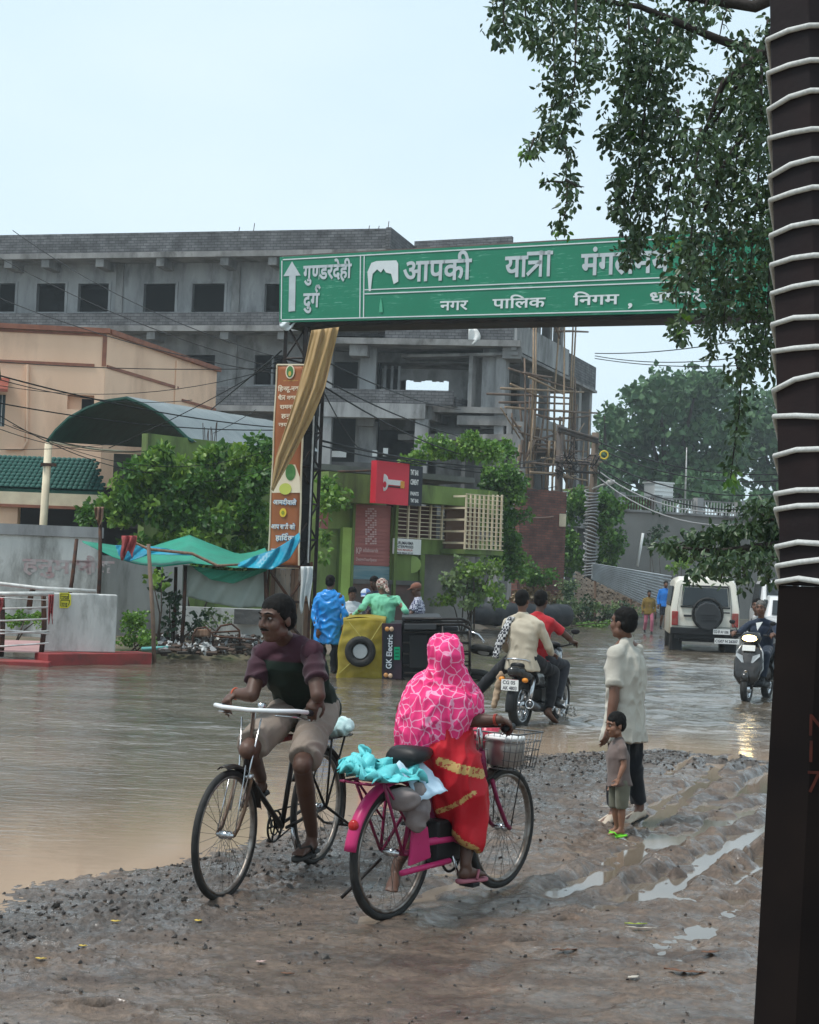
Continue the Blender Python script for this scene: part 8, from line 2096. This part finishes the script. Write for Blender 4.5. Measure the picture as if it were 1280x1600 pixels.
lr_ = sb.to_3x3() @ V(0, 1, 0)
for k in ('head', 'neck'): Jt[k] = Jt[k] - lr_ * .16 + sf * .05
for a, q_ in (('l', 1), ('r', -1)): Jt['e' + a] = sw(.05, .34 * q_, .98); Jt['w' + a] = sw(.25, .25 * q_, .9); Jt['a' + a] = sw(.3, .26 * q_, .38); Jt['t' + a] = sw(.45, .28 * q_, .32); Jt['k' + a] = sw(.38, .26 * q_, .72)
figure('person', 'young scooter passenger in a white shirt looking out from behind the rider', Jt, .96, SK1, .013, cloth('white_shirt', (.6, .6, .6)), BLKT, sf, (0, 0, 1), face=True, sleeve=1.2, hem=.08, hands=((sf, V(0, 0, -1), 45), (sf, V(0, 0, -1), 45)), feet=(('shoe', BLKP2), ('shoe', BLKP2)))

# ================================================================ cream utility vehicle seen from behind
suv = empty('utility_vehicle', G(1100, 1026, -.12), 'cream boxy utility vehicle with a covered spare wheel, driving away through the flood', 'car', None, 0)
suv.rotation_euler = (0, 0, R(90 - 7.5)); suv.scale = (1, 1.02, 1.08)
IV = mat('ivory_body', (.80, .77, .68), .3, (.74, .70, .6), 2, coat=.3, col3=(.44, .36, .26), scale3=.8); DGL = mat('dark_glass', (.02, .025, .028), .08, spec=.6); GUN = mat('dark_grey_plastic', (.04, .042, .045), .5)
def body_ring(x, z0, z1, zb, w, wt, cut=0):
    # half section: sill, belt, roof edge, roof
    return [V(x, -w, z0), V(x, -w, zb), V(x + cut, -wt, z1 - .10), V(x + cut * 1.1, -wt + .10, z1 - .01), V(x + cut * 1.1, 0, z1 + .02), V(x + cut * 1.1, wt - .10, z1 - .01), V(x + cut, wt, z1 - .10), V(x, w, zb), V(x, w, z0)]
def skin(rings):
    n = len(rings[0]); vs = [p for r in rings for p in r]; mb = MB()
    fs = [(k * n + i, (k + 1) * n + i, (k + 1) * n + i + 1, k * n + i + 1) for k in range(len(rings) - 1) for i in range(n - 1)] + [(k * n, k * n + n - 1, (k + 1) * n + n - 1, (k + 1) * n) for k in range(len(rings) - 1)]
    mb.add(vs, fs + [tuple(range(n)), tuple(reversed(range((len(rings) - 1) * n, len(rings) * n)))]); return mb
skin([body_ring(0, .55, 1.86, 1.12, .86, .76, .10), body_ring(.6, .5, 1.93, 1.12, .88, .78), body_ring(2.6, .5, 1.90, 1.12, .88, .78), body_ring(3.0, .5, 1.14, 1.10, .88, .80), body_ring(4.1, .5, 1.06, 1.02, .84, .78)]).build('body', IV, suv, True, local=True, bevel=.03, fixn=True)
def quad(name, pts, mt_, par, d, loc=True): b = MB(); b.prism([V(*p) for p in pts], V(*d)); return b.build(name, mt_, par, False, local=loc, bevel=.006)
quad('rear_window', [(.005, -.58, 1.22), (.005, .58, 1.22), (.075, .54, 1.66), (.075, -.54, 1.66)], DGL, suv, (-.02, 0, .0))
b = MB(); rw_ = [V(-.012, -.62, 1.19), V(-.012, .62, 1.19), V(.07, .57, 1.70), V(.07, -.57, 1.70)]; b.tube([rw_[0], rw_[1], rw_[2], rw_[3]], .022, 6, closed=True); b.build('window_seal', GUN, suv, True, local=True)
for x0, x1 in ((.25, .85), (.95, 1.65), (1.75, 2.5)):
    for k in (-1, 1): quad('side_window', [(x0, .855 * k, 1.2), (x1, .855 * k, 1.2), (x1, .80 * k, 1.68), (x0, .80 * k, 1.68)], DGL, suv, (0, .03 * k, 0))
b = MB(); b.cyl((-.02, -.06, .98), (-.24, -.06, .98), .345, n=10); b.build('spare_wheel_cover', GUN, suv, local=True, bevel=.03)
b = MB(); b.torus((-.05, -.06, 1.03), (1, 0, 0), .37, .035, 30, 8); b.build('spare_tyre', RUBBER, suv, True, local=True)
for z in (1.02, .96, .90): b = MB(); b.box((-.25, -.06, z), (.02, .42 if z != .96 else .3, .022)); b.build('cover_rib', GUN, suv, local=True)
b = MB(); b.box((-.08, 0, .60), (.22, 1.74, .17)); b.box((-.02, 0, .47), (.2, 1.5, .12)); b.build('rear_bumper', BLKP2, suv, local=True, bevel=.02)
TLM = mat('tail_lamp_red', (.35, .03, .03), .25, (.28, .1, .08), 9)
for k in (-1, 1): b = MB(); b.box((-.01, .76 * k, .90), (.05, .16, .34)); b.build('tail_lamp', TLM, suv, local=True, bevel=.015); b = MB(); b.box((-.025, -.44 if k > 0 else -.42, .62 if k > 0 else .42), (.02, .5, .13)); 
b = MB(); b.box((-.012, .44, .97), (.02, .2, .05)); b.build('door_handle', GUN, suv, local=True)
bent(suv, 'door_gap', [(-.003, .70, .72), (-.003, .70, 1.18), (.085, .62, 1.74)], .006, GUN, 4); bent(suv, 'door_gap', [(-.003, -.66, .72), (-.003, -.66, 1.18), (.085, -.6, 1.74)], .006, GUN, 4); bent(suv, 'door_gap', [(-.003, -.66, .72), (-.003, .70, .72)], .006, GUN, 4)
qb = basis(suv); qr = qb.to_3x3() @ V(0, -1, 0)
for (y, z, w, tx) in ((-.20, .62, .42, 'CG 07 AV 1006'), (-.24, .40, .62, 'CG07 N 26207')):
    b = MB(); b.box((-.205, y - w / 2, z), (.012, w, .13)); pl = b.build('number_plate', WHITE, suv, local=True); lettering([tx], qb @ V(-.2125, y - .02, z - .035), qr, V(0, 0, 1), .10, width=w - .05, bold=.03).build('plate_lettering', BLUK, pl)
quad('side_panel_lettering', [(-.004, -.45, 1.06), (-.004, -.62, 1.06), (-.004, -.62, 1.09), (-.004, -.45, 1.09)], GUN, suv, (-.006, 0, 0))
for x in (.75, 3.3):
    for k in (-1, 1): fat_wheel(suv, (x, .74 * k, .36), .36, .12, GUN)
b = MB(); b.box((1.9, 0, .45), (3.9, 1.3, .2)); b.build('underbody', BLKP2, suv, local=True)
for k in (-1, 1): b = MB(); b.box((.28, .68 * k, .30), (.02, .26, .34)); b.build('mud_flap', BLKP2, suv, local=True)
# vehicles further up the street, glimpsed at the edge
def far_car(name, label, px, py, yaw, bm_, sc=1.0, cat='car', h=1.5):
    r = empty(name, G(px, py, -.05), label, cat, None, R(yaw)); sm = lambda x, zt, w, wt: [V(x, -w, .3) * sc, V(x, -w, .85) * sc, V(x, -wt, zt) * sc, V(x, wt, zt) * sc, V(x, w, .85) * sc, V(x, w, .3) * sc]
    rs = [sm(0, .9, .78, .7), sm(.5, h, .8, .62), sm(2.0, h + .03, .8, .62), sm(2.7, .95, .8, .7), sm(3.7, .8, .76, .7)]; skin(rs).build('body', bm_, r, True, local=True, bevel=.03, fixn=True)
    quad('rear_window', [(.05 * sc, -.6 * sc, .95 * sc), (.05 * sc, .6 * sc, .95 * sc), (.42 * sc, .55 * sc, (h - .1) * sc), (.42 * sc, -.55 * sc, (h - .1) * sc)], DGL, r, (-.05, 0, 0)); quad('windscreen', [(2.65 * sc, -.6 * sc, .98 * sc), (2.65 * sc, .6 * sc, .98 * sc), (2.15 * sc, .55 * sc, (h - .08) * sc), (2.15 * sc, -.55 * sc, (h - .08) * sc)], DGL, r, (.05, 0, .03))
    for k in (-1, 1): quad('side_window', [(.6 * sc, .79 * k * sc, .95 * sc), (2.2 * sc, .79 * k * sc, .95 * sc), (1.95 * sc, .68 * k * sc, (h - .1) * sc), (.7 * sc, .68 * k * sc, (h - .1) * sc)], DGL, r, (0, .04 * k, 0))
    for x in (.7, 3.0):
        for k in (-1, 1): b = MB(); b.cyl((x * sc, .62 * k * sc, .3 * sc), (x * sc, .8 * k * sc, .3 * sc), .3 * sc, n=16); b.build('wheel', RUBBER, r, local=True)
    return r
WCAR = mat('white_car_paint', (.7, .7, .7), .3, coat=.4)
far_car('white_van', 'white van half hidden behind the scooter riders and the roped post', 1205, 992, -95, WCAR, 1.05, 'van', 1.9)
far_car('white_car', 'white car beyond the cream vehicle, mostly hidden behind the roped post', 1236, 1010, 80, WCAR, 1.0, 'car', 1.5)
far_car('parked_car', 'red car parked behind the corrugated fence, only its roof showing', 975, 925, 10, mat('red_car_paint', (.35, .06, .07), .35), 1.0)
far_car('parked_car', 'pink-red car parked behind the fence beside the white leaning pole', 1010, 926, 5, mat('faded_red_paint', (.42, .12, .14), .4), 1.0)

# ================================================================ overturned electric rickshaw, lying on its side with the rear towards us
er_ = empty('electric_rickshaw', V(-.45, 24.9, 0), 'electric rickshaw overturned on its side in the flood, yellow canvas and spare wheel showing', 'rickshaw')
YC = mat('mustard_canvas', (.30, .23, .022), .6, (.22, .16, .02), 2, bump=.02, bscale=3.5, col3=(.36, .28, .05), scale3=1.5)
RY = 24.6
def rq(px, py, d=0.0): return P(px, py, RY + d)
def rbox(name, x0, y0, x1, y1, d0, d1, mt_, bev=.01, par=er_, n=1):
    b = MB(); a = [rq(x0, y1, d0), rq(x1, y1, d0), rq(x1, y1, d0) + V(0, d1 - d0, 0), rq(x0, y1, d0) + V(0, d1 - d0, 0)]; c = [rq(x0, y0, d0), rq(x1, y0, d0), rq(x1, y0, d0) + V(0, d1 - d0, 0), rq(x0, y0, d0) + V(0, d1 - d0, 0)]
    b.hexa(a, c); return b.build(name, mt_, par, bevel=bev)
# canvas hood: sagging sheet with the roof to the left
m = MB()
def canvas(u, v):
    x0 = 524 + 12 * v + 2 * math.sin(v * 9); x1 = 603; x = x0 + (x1 - x0) * u; y = 1064 - 96 * v - 2.5 * math.sin(u * 3.1) * v
    bul = .05 * math.sin(u * math.pi) * math.sin(v * math.pi) + .02 * noise.noise(V(u * 7, v * 9, 0))
    return rq(x, y, -bul - .03)
m.grid(canvas, 22, 24); m.build('canvas_back', YC, er_, True, solid=.01)
m = MB(); m.grid(lambda u, v: canvas(0, v) + V(-.02 * math.sin(u * 3), 1.9 * u, .03 * math.sin(u * 9)), 14, 20); m.build('canvas_roof', YC, er_, True, solid=.01)
m = MB(); m.grid(lambda u, v: canvas(u, 1) + V(0, 1.9 * v, .02 * math.sin(v * 8 + u * 5)), 14, 14); m.build('canvas_side', YC, er_, True, solid=.01)
for a_ in (((545, 972), (566, 998)), ((598, 972), (580, 1000)), ((530, 1052), (552, 1032))): b = MB(); b.cyl(rq(*a_[0], -.1), rq(*a_[1], -.12), .008, n=5); b.build('canvas_seam', mat('canvas_seam', (.42, .36, .1), .7), er_)
sp = rq(563, 1018, -.10)
b = MB(); b.torus(sp, (0, 1, 0), .195, .062, 36, 10); b.build('spare_wheel', RUBBER, er_, True)
b = MB(); b.cyl(sp + V(0, .03, 0), sp + V(0, -.035, 0), .135, .12, n=28); b.build('spare_wheel_cap', mat('grey_cap', (.40, .42, .42), .4, (.33, .35, .35), 5), er_, bevel=.01)
rbox('rear_panel', 597, 974, 628, 1062, -.07, .0, mat('maroon_panel', (.05, .02, .028), .35, (.035, .03, .045), 1.5))
rbox('lettering_panel', 599, 982, 615, 1046, -.085, -.071, mat('black_sign_panel', (.015, .018, .025), .3), 0)
p_ = rq(611.5, 1045, -.095); lettering(['GK Electric'], p_, V(0, 0, 1), V(-1, 0, 0), .13, width=.56, bold=.02, nrm=V(0, -1, 0)).build('sign_lettering', mat('pale_lettering', (.6, .64, .68), .5), er_)
rbox('green_plate', 616, 1011, 625, 1031, -.085, -.071, mat('green_plate', (.0, .32, .15), .5), 0)
for i in range(3): rbox('plate_lettering', 617.5, 1014 + i * 5.5, 623.5, 1016 + i * 5.5, -.09, -.0855, mat('plate_dark_green', (.0, .12, .06), .5), 0)
AMB = mat('amber_lens', (.60, .28, .10), .3); CRL = mat('pale_lens', (.62, .42, .28), .3)
for x, y, m_ in ((605, 983, AMB), (612, 983, CRL), (603, 1055, AMB), (610, 1056, CRL)): b = MB(); b.ell(rq(x, y, -.09), (.038, .02, .04), None, 14, 8); b.build('tail_lamp', m_, er_, True)
rbox('chassis_floor', 628.5, 972, 690, 1062, -.0, .05, BLKP2); 
for y in (972, 988, 1005, 1022, 1040, 1060): rbox('cross_member', 630, y - 1.6, 733, y + 1.6, -.10, -.02, BLKM, .005)
rbox('battery_tray', 632, 975, 682, 984, -.30, .0, GUN); rbox('axle_box', 640, 992, 668, 1044, -.16, -.03, BLKP2)
rbox('side_frame', 628, 964, 690, 970, -.15, 1.9, GUN)
for yy in (967, 976, 1052, 1062):
    b = MB(); b.tube([rq(632, yy, -.15), rq(700, yy, -.17), rq(722, yy, -.17), rq(733, yy + (5 if yy < 1000 else -5), -.17), rq(735, yy + (12 if yy < 1000 else -12), -.17)], .022, 8); b.build('bumper_tube', BLKM, er_, True)
for x in (692, 734): b = MB(); b.tube([rq(x, 978, -.17), rq(x, 1054, -.17)], .022, 8); b.build('bumper_tube', BLKM, er_, True)
for y in (990, 1004, 1018, 1034): b = MB(); b.tube([rq(692, y, -.17), rq(734, y, -.17)], .012, 6); b.build('bumper_bar', BLKM, er_, True)
b = MB(); b.box(rq(660, 1014, 1.0), (1.15, 1.9, .9)); b.build('body_shell', mat('dark_body', (.02, .02, .024), .4), er_, bevel=.03)
def flat_wheel(px, py, d, par=er_):
    w = rq(px, py, d); b = MB(); b.torus(w, (.12, .25, 1), .185, .055, 34, 10); o = b.build('wheel', RUBBER, par, True)
    c = MB(); c.cyl(w - V(.01, .02, .05), w + V(.01, .02, .05), .10, n=18); c.build('rim', SILV, o, bevel=.01)
flat_wheel(756, 1016, .1); flat_wheel(748, 1054, .3)
b = MB(); b.cyl(rq(734, 1012, .1), rq(758, 1014, .1), .025, n=8); b.build('axle', BLKM, er_)
b = MB(); b.tube([rq(730, 985, .2), rq(748, 992, .15), rq(757, 1004, .1)], .02, 8); b.build('suspension_arm', CHROME, er_, True)
# ================================================================ standing man and the child
Yd = G(968, 1284, MUD_Z).y
WSH = cloth('white_cotton_shirt', (.54, .51, .44), (.46, .43, .37), bump=.003, bscale=120)
CLOG = mat('cream_clog', (.55, .46, .36), .6, (.42, .34, .27), 8)
k_ = .0
gz = MUD_Z + .01
def gp(px, py, z): 
    q_ = G(px, py, gz); return V(q_.x, q_.y, gz + z)
JM = dict(head=(974, 974, Yd - .02), neck=(978, 999, Yd + .02), sl=(962, 1019, Yd - .16), sr=(993, 1015, Yd + .17), el=(960, 1088, Yd - .20), er=(1000, 1085, Yd + .22), wl=(952, 1137, Yd - .22), wr=(996, 1135, Yd + .24),
          hl=(968, 1128, Yd - .09), hr=(984, 1127, Yd + .10), kl=gp(962, 1284, .48), kr=gp(992, 1281, .48), al=gp(960, 1284, .085), ar=gp(993, 1280, .085), tl=gp(936, 1287, .06), tr=gp(972, 1283, .06))
JM['ar'] = P(1000, 1262, Yd + .1); JM['kr'] = P(988, 1195, Yd + .08); JM['tr'] = JM['ar'] + (JM['tl'] - JM['al'])
JM['kl'] = P(966, 1200, Yd - .08)
JM['al'].z = JM['ar'].z = gz + .095; JM['tl'].z = JM['tr'].z = gz + .06
man2 = figure('person', 'man in a loose white shirt and black trousers, standing by the flood looking away', JM, .96, SK1, .008, WSH, cloth('black_trousers2', (.010, .011, .014)), (-.72, .62, .02), (0, 0, 1), sleeve=.62, hem=.15, loose=1.22, tw=1.04, wr=.013, hs=1.05, hf_=.3,
    hands=((V(-.25, -.1, -1), V(-.6, .5, 0), 22), (V(0, 0, -1), V(-.6, .5, 0), 25)), feet=(('clog', CLOG), ('clog', CLOG)), trl=.93)
Yc = G(962, 1303, MUD_Z).y; sC = .52
def gc(px, py, z): q_ = G(px, py, gz); return V(q_.x, q_.y, gz + z)
JC = dict(head=(962, 1134, Yc), neck=(967, 1153, Yc + .02), sl=(973, 1170, Yc - .09), sr=(957, 1168, Yc + .10), el=(975, 1196, Yc - .11), er=(953, 1194, Yc + .12), wl=(967, 1216, Yc - .13), wr=(955, 1218, Yc + .12),
          hl=(973, 1224, Yc - .055), hr=(962, 1223, Yc + .055), kl=(972, 1263, Yc - .05), kr=(962, 1262, Yc + .05), al=(971, 1293, Yc - .05), ar=(964, 1291, Yc + .06), tl=(948, 1296, Yc - .06), tr=(942, 1294, Yc + .05))
chd = figure('person', 'small child in a grey-brown shirt and olive shorts, holding close to the standing man', JC, sC, SK3, .0055, cloth('grey_brown_shirt', (.17, .125, .11), (.13, .095, .085)), cloth('olive_shorts', (.17, .165, .12)), (-.93, -.36, -.12), (0, 0, 1), sleeve=.55, hem=.04, loose=1.22, tw=1.0, wr=.010, hs=1.38,
    hands=((V(-.3, 0, -1), V(-.8, -.3, 0), 50), (V(0, 0, -1), V(-.8, -.3, 0), 30)), shorts=1.0, collar=False)
NEON = mat('neon_green_slipper', (.20, .75, .04), .5)
for a in 'lr': sandal(chd, JC['a' + a], JC['t' + a], NEON, .6, NEON)
b = MB(); b.ell(P(938, 1259, Yd + .5), (.13, .05, .045), Matrix.Rotation(R(-20), 3, 'Y')); 

# ================================================================ people round the overturned rickshaw
def stand(px, py, Yb, h, fwd, bend=0.0, lean=(0, 0), arms='down', sh=.19, base_z=-.2, reach=None):
    """rough standing joints for a figure of height h with its head top at pixel (px, py)"""
    t = P(px, py, Yb); f = Vector((fwd[0], fwd[1], 0)).normalized(); r = V(f.y, -f.x, 0); s = h / 1.7
    head = t - V(0, 0, .125 * s); neck = head - V(0, 0, .17 * s) - f * .04 * s; hc = V(head.x, head.y, 0) - V(lean[0], lean[1], 0); hc.z = head.z - .70 * s + (.1 if bend else 0)
    J_ = dict(head=head, neck=neck)
    for a, k in (('l', -1), ('r', 1)):
        J_['s' + a] = neck + r * sh * k * s - V(0, 0, .065 * s); J_['h' + a] = hc + r * .1 * k * s
        J_['k' + a] = V(hc.x, hc.y, 0) + r * .11 * k * s + f * .03 + V(0, 0, hc.z - .42 * s); J_['a' + a] = V(hc.x, hc.y, 0) + r * .12 * k * s + V(0, 0, hc.z - .82 * s); J_['t' + a] = J_['a' + a] + f * .15 - V(0, 0, .03)
        if reach: w = Vector(reach[0 if a == 'l' else 1]); S = J_['s' + a]; J_['w' + a] = w; J_['e' + a] = S.lerp(w, .52) + r * .07 * k - V(0, 0, .06)
        else: J_['e' + a] = J_['s' + a] + r * .07 * k * s - V(0, 0, .29 * s); J_['w' + a] = J_['e' + a] + f * .12 * s + r * .0 - V(0, 0, .22 * s)
    return J_
HD = (V(0, 0, -1), V(0, 1, 0), 30)
RAIN = mat('blue_raincoat', (.005, .26, .68), .28, (.004, .20, .58), 5, bump=.012, bscale=9, spec=.6)
Jb = stand(517, 899, 25.4, 1.72, (.25, 1), reach=(P(497, 985, 25.2), P(537, 978, 25.3)))
rc = figure('person', 'man in a long bright blue raincoat, standing in water beside the overturned rickshaw', Jb, 1.0, SK2, .015, RAIN, BLKT, (.25, 1, 0), (0, 0, 1), face=False, sleeve=1.2, hem=.32, loose=1.35, tw=1.02, wr=.022, hands=(HD, HD), feet=(('shoe', BLKP2), ('shoe', BLKP2)))
mb = MB(); mb.loft([(Jb['neck'] + V(0, -.07, -.12), V(.13, 0, 0), V(0, .07, .03)), (Jb['neck'] + V(0, -.06, -.02), V(.15, 0, 0), V(0, .09, .03)), (Jb['neck'] + V(0, -.02, .05), V(.10, 0, 0), V(0, .08, .02))], 18); remesh(mb, 'hood', RAIN, rc, .014, 1, .01, 14)
MINT = cloth('mint_shirt', (.20, .56, .36), (.16, .47, .30), bump=.004)
Jg = stand(597, 905, 26.1, 1.7, (-.1, 1), lean=(0, -.15), reach=(P(560, 958, 26.0), P(636, 962, 26.0)))
for k in ('hl', 'hr', 'kl', 'kr', 'al', 'ar'): Jg[k] = Jg[k] + V(.05, -.28, -.0)
Jg['sl'] = P(577, 934, 26.0); Jg['sr'] = P(621, 936, 26.0); Jg['el'] = P(566, 950, 25.8); Jg['er'] = P(634, 955, 25.8); Jg['wl'] = P(552, 962, 26.2)
gs = figure('person', 'man in a mint green shirt leaning over the rickshaw, a patterned cloth on his head', Jg, 1.0, SK1, .015, MINT, BLKT, (-.1, 1, -.5), (0, .4, 1), hair=None, face=False, sleeve=1.2, hem=.1, loose=1.2, tw=1.08, wr=.016, hands=((V(-1, .2, -.3), V(0, 0, -1), 30), HD), feet=(('shoe', BLKP2), ('shoe', BLKP2)))
hm = frame3((-.1, 1, -.5), (0, .4, 1)); mb = MB(); mb.ell(Jg['head'] + hm @ V(0, -.02, .03), (.105, .115, .10), hm); mb.caps(Jg['head'] + hm @ V(.05, -.08, -.02), Jg['head'] + hm @ V(.10, -.10, -.14), .035, .03)
remesh(mb, 'head_cloth', checks('tan_check', (.5, .42, .36), (.22, .10, .08), 22), gs, .013, 1, .014, 22)
PLD = checks('navy_white_plaid', (.55, .55, .62), (.05, .05, .12), 34)
Jw = stand(651, 911, 26.6, 1.68, (-1, .2), reach=(P(637, 965, 26.3), P(640, 966, 26.7)))
pw = figure('person', 'man in a navy and white checked shirt and a brown cap, turned towards the rickshaw', Jw, 1.0, SK2, .015, PLD, BLKT, (-1, .1, -.3), (0, 0, 1), hair=None, face=True, sleeve=.6, hem=.1, loose=1.2, tw=1.05, wr=.012, hands=(HD, HD), feet=(('shoe', BLKP2), ('shoe', BLKP2)))
hm = frame3((-1, .1, -.3), (0, 0, 1)); CAPM = cloth('brown_cap', (.22, .09, .06)); mb = MB(); mb.ell(Jw['head'] + hm @ V(0, -.01, .06), (.09, .105, .075), hm); mb.loft([(Jw['head'] + hm @ V(0, .06, .055), hm @ V(.07, 0, 0), hm @ V(0, 0, .012)), (Jw['head'] + hm @ V(0, .17, .035), hm @ V(.05, 0, 0), hm @ V(0, 0, .008))], 14); remesh(mb, 'cap', CAPM, pw, .012, 1)
Jk = stand(585, 901, 27.3, 1.7, (-.6, -.5), reach=(P(575, 955, 26.8), P(592, 956, 26.8)))
figure('person', 'dark-shirted man behind the man in mint green, only head and shoulder showing', Jk, 1.0, SK2, .016, cloth('black_blue_shirt', (.02, .025, .04)), BLKT, (-.5, -.8, -.3), (0, 0, 1), face=True, sleeve=1.2, hands=(HD, HD), feet=(('shoe', BLKP2), ('shoe', BLKP2)))
Jn = stand(551, 918, 27.0, 1.6, (.3, -1), reach=(P(548, 960, 26.7), P(560, 962, 26.7)))
figure('person', 'young man in a pale grey shirt facing us between the raincoat and the mint shirt', Jn, .95, SK1, .015, cloth('pale_grey_shirt', (.50, .53, .55)), BLKT, (.3, -1, -.4), (0, 0, 1), face=True, sleeve=1.2, hands=(HD, HD), feet=(('shoe', BLKP2), ('shoe', BLKP2)))
Jv = stand(572, 921, 28.0, 1.6, (0, -1)); 
cv = figure('person', 'boy in a blue and white cap behind the overturned rickshaw', Jv, .95, SK1, .016, cloth('dark_tee', (.03, .03, .04)), BLKT, (-.3, -1, -.4), (0, 0, 1), hair=None, face=True, hands=(HD, HD), feet=(('shoe', BLKP2), ('shoe', BLKP2)))
hm = frame3((-.3, -1, -.4), (0, 0, 1)); mb = MB(); mb.ell(Jv['head'] + hm @ V(0, -.01, .05), (.10, .11, .085), hm); mb.loft([(Jv['head'] + hm @ V(0, .06, .055), hm @ V(.07, 0, 0), hm @ V(0, 0, .012)), (Jv['head'] + hm @ V(0, .17, .045), hm @ V(.05, 0, 0), hm @ V(0, 0, .008))], 14); remesh(mb, 'cap', checks('blue_white', (.5, .55, .62), (.08, .15, .35), 8), cv, .013, 1)

# ================================================================ two walkers far up the street
def walker(px, top_, Yb, h, label, sm_, tm_, **k):
    J_ = stand(px, top_, Yb, h, (0, -1)); J_['kl'] += V(0, -.12, .05); J_['al'] += V(0, -.1, 0); J_['ar'] += V(0, .15, .05)
    return figure('person', label, J_, h / 1.7, SK1, .02, sm_, tm_, (0, -1, 0), (0, 0, 1), face=False, hands=(HD, HD), feet=(('shoe', BLKP2), ('shoe', BLKP2)), **k)
walker(1015, 923, 50, 1.42, 'child in a mustard jacket and pink trousers, walking towards us far up the street', cloth('mustard_jacket', (.20, .13, .03)), cloth('pink_trousers', (.45, .14, .20)), sleeve=1.2, hem=.15)
walker(1041, 908, 50, 1.62, 'youth in a bright blue top and dark shorts, beside the cream vehicle', cloth('bright_blue_top', (.02, .17, .55)), cloth('dark_shorts', (.02, .02, .03)), sleeve=1.2, shorts=.9, hem=.1)

# ================================================================ small litter on the mud
def flat_leaf(px, py, l, w, ang_, mt_, label, cat, curl=.01, name='fallen_leaf'):
    p_ = G(px, py, MUD_Z + .008); p_.z = ground_z(p_.x, p_.y) + .006; b = MB(); n = 8; M = Matrix.Rotation(R(ang_), 3, 'Z')
    up_e = [p_ + M @ V(l * (i / n - .5), w * math.sin(math.pi * min(1, i / n * 1.05)) ** .8 * .5, curl * .35 * math.sin(i * .9) ** 2 + curl * .3 * (2 * i / n - 1) ** 2) for i in range(n + 1)]
    dn_e = [p_ + M @ V(l * (i / n - .5), -w * math.sin(math.pi * min(1, i / n * 1.05)) ** .8 * .5, curl * .5) for i in range(n + 1)]
    b.add(up_e + dn_e, [(i, n + 1 + i, n + 2 + i, i + 1) for i in range(n)]); o = b.build(name, mt_, None, True, solid=.003); tag(o, label, cat); return o
YG = mat('yellow_green_leaf', (.45, .50, .06), .5, (.3, .4, .05), 30); DRY = mat('dry_leaf', (.16, .08, .05), .8); YL = mat('yellow_leaf', (.60, .42, .08), .6)
flat_leaf(994, 1441, .12, .035, 5, YG, 'yellow-green leaf lying on the mud below the churned ruts', 'leaf', .02); flat_leaf(1002, 1448, .16, .03, -4, mat('cream_shred', (.5, .45, .38), .7), 'pale plastic shred beside the yellow-green leaf', 'scrap', .015, 'plastic_shred')
flat_leaf(985, 1324, .15, .04, -28, mat('red_wrapper', (.45, .09, .06), .5, (.3, .06, .05), 20), 'crumpled red wrapper below the child in olive shorts', 'wrapper', .02, 'wrapper')
flat_leaf(883, 1487, .13, .04, 12, DRY, 'curled brown leaf on the mud, midway across the foreground', 'leaf', .03)
flat_leaf(1072, 1520, .20, .06, -15, DRY, 'broken brown twig and leaf litter near the roped post', 'leaf', .03); flat_leaf(1110, 1493, .10, .05, 20, DRY, 'small reddish-brown leaf near the roped post', 'leaf', .02)
flat_leaf(181, 1441, .05, .035, 5, YL, 'small yellow leaf on the gravel left of the black bicycle', 'leaf', .01); flat_leaf(130, 1477, .04, .03, 0, YL, 'tiny yellow leaf on the gravel, nearer the left edge', 'leaf'); flat_leaf(310, 1440, .04, .04, 0, YL, 'yellow scrap just below the front wheel of the black bicycle', 'leaf')
flat_leaf(64, 1502, .05, .025, 0, YL, 'pale yellow leaf at the left edge of the foreground', 'leaf'); flat_leaf(408, 1504, .05, .035, 30, mat('pink_scrap', (.55, .38, .34), .6), 'pale pink paper scrap on the wet mud between the bicycles', 'scrap', .02, 'paper_scrap')
flat_leaf(1172, 1199, .30, .10, 5, mat('maroon_cloth_scrap', (.20, .02, .06), .8), 'maroon cloth scrap at the water edge under the scooter reflection', 'cloth', .02, 'cloth_scrap')
flat_leaf(450, 1521, .06, .03, 0, DRY, 'dark leaf stuck in the mud below the pink bicycle', 'leaf', .01); flat_leaf(990, 1528, .07, .04, 40, mat('cream_shred', (.5, .45, .38), .7), 'torn cream paper in the lower part of the foreground mud', 'scrap', .02, 'paper_scrap')
# black shoe of someone hidden behind the standing man

# ================================================================ damp air: one closed box round the camera and the whole scene
hz = MB(); hz.box((0, 95, 11.5), (420, 330, 26)); hzm = bpy.data.materials.new('damp_air'); hzm.use_nodes = True; ht_ = hzm.node_tree; ht_.nodes.clear()
ho = ht_.nodes.new('ShaderNodeOutputMaterial'); hv = ht_.nodes.new('ShaderNodeVolumePrincipled'); hv.inputs['Color'].default_value = (.86, .93, .97, 1); hv.inputs['Density'].default_value = .0008; hv.inputs['Anisotropy'].default_value = .1
ht_.links.new(hv.outputs[0], ho.inputs['Volume']); tag(hz.build('haze', hzm), kind='stuff')
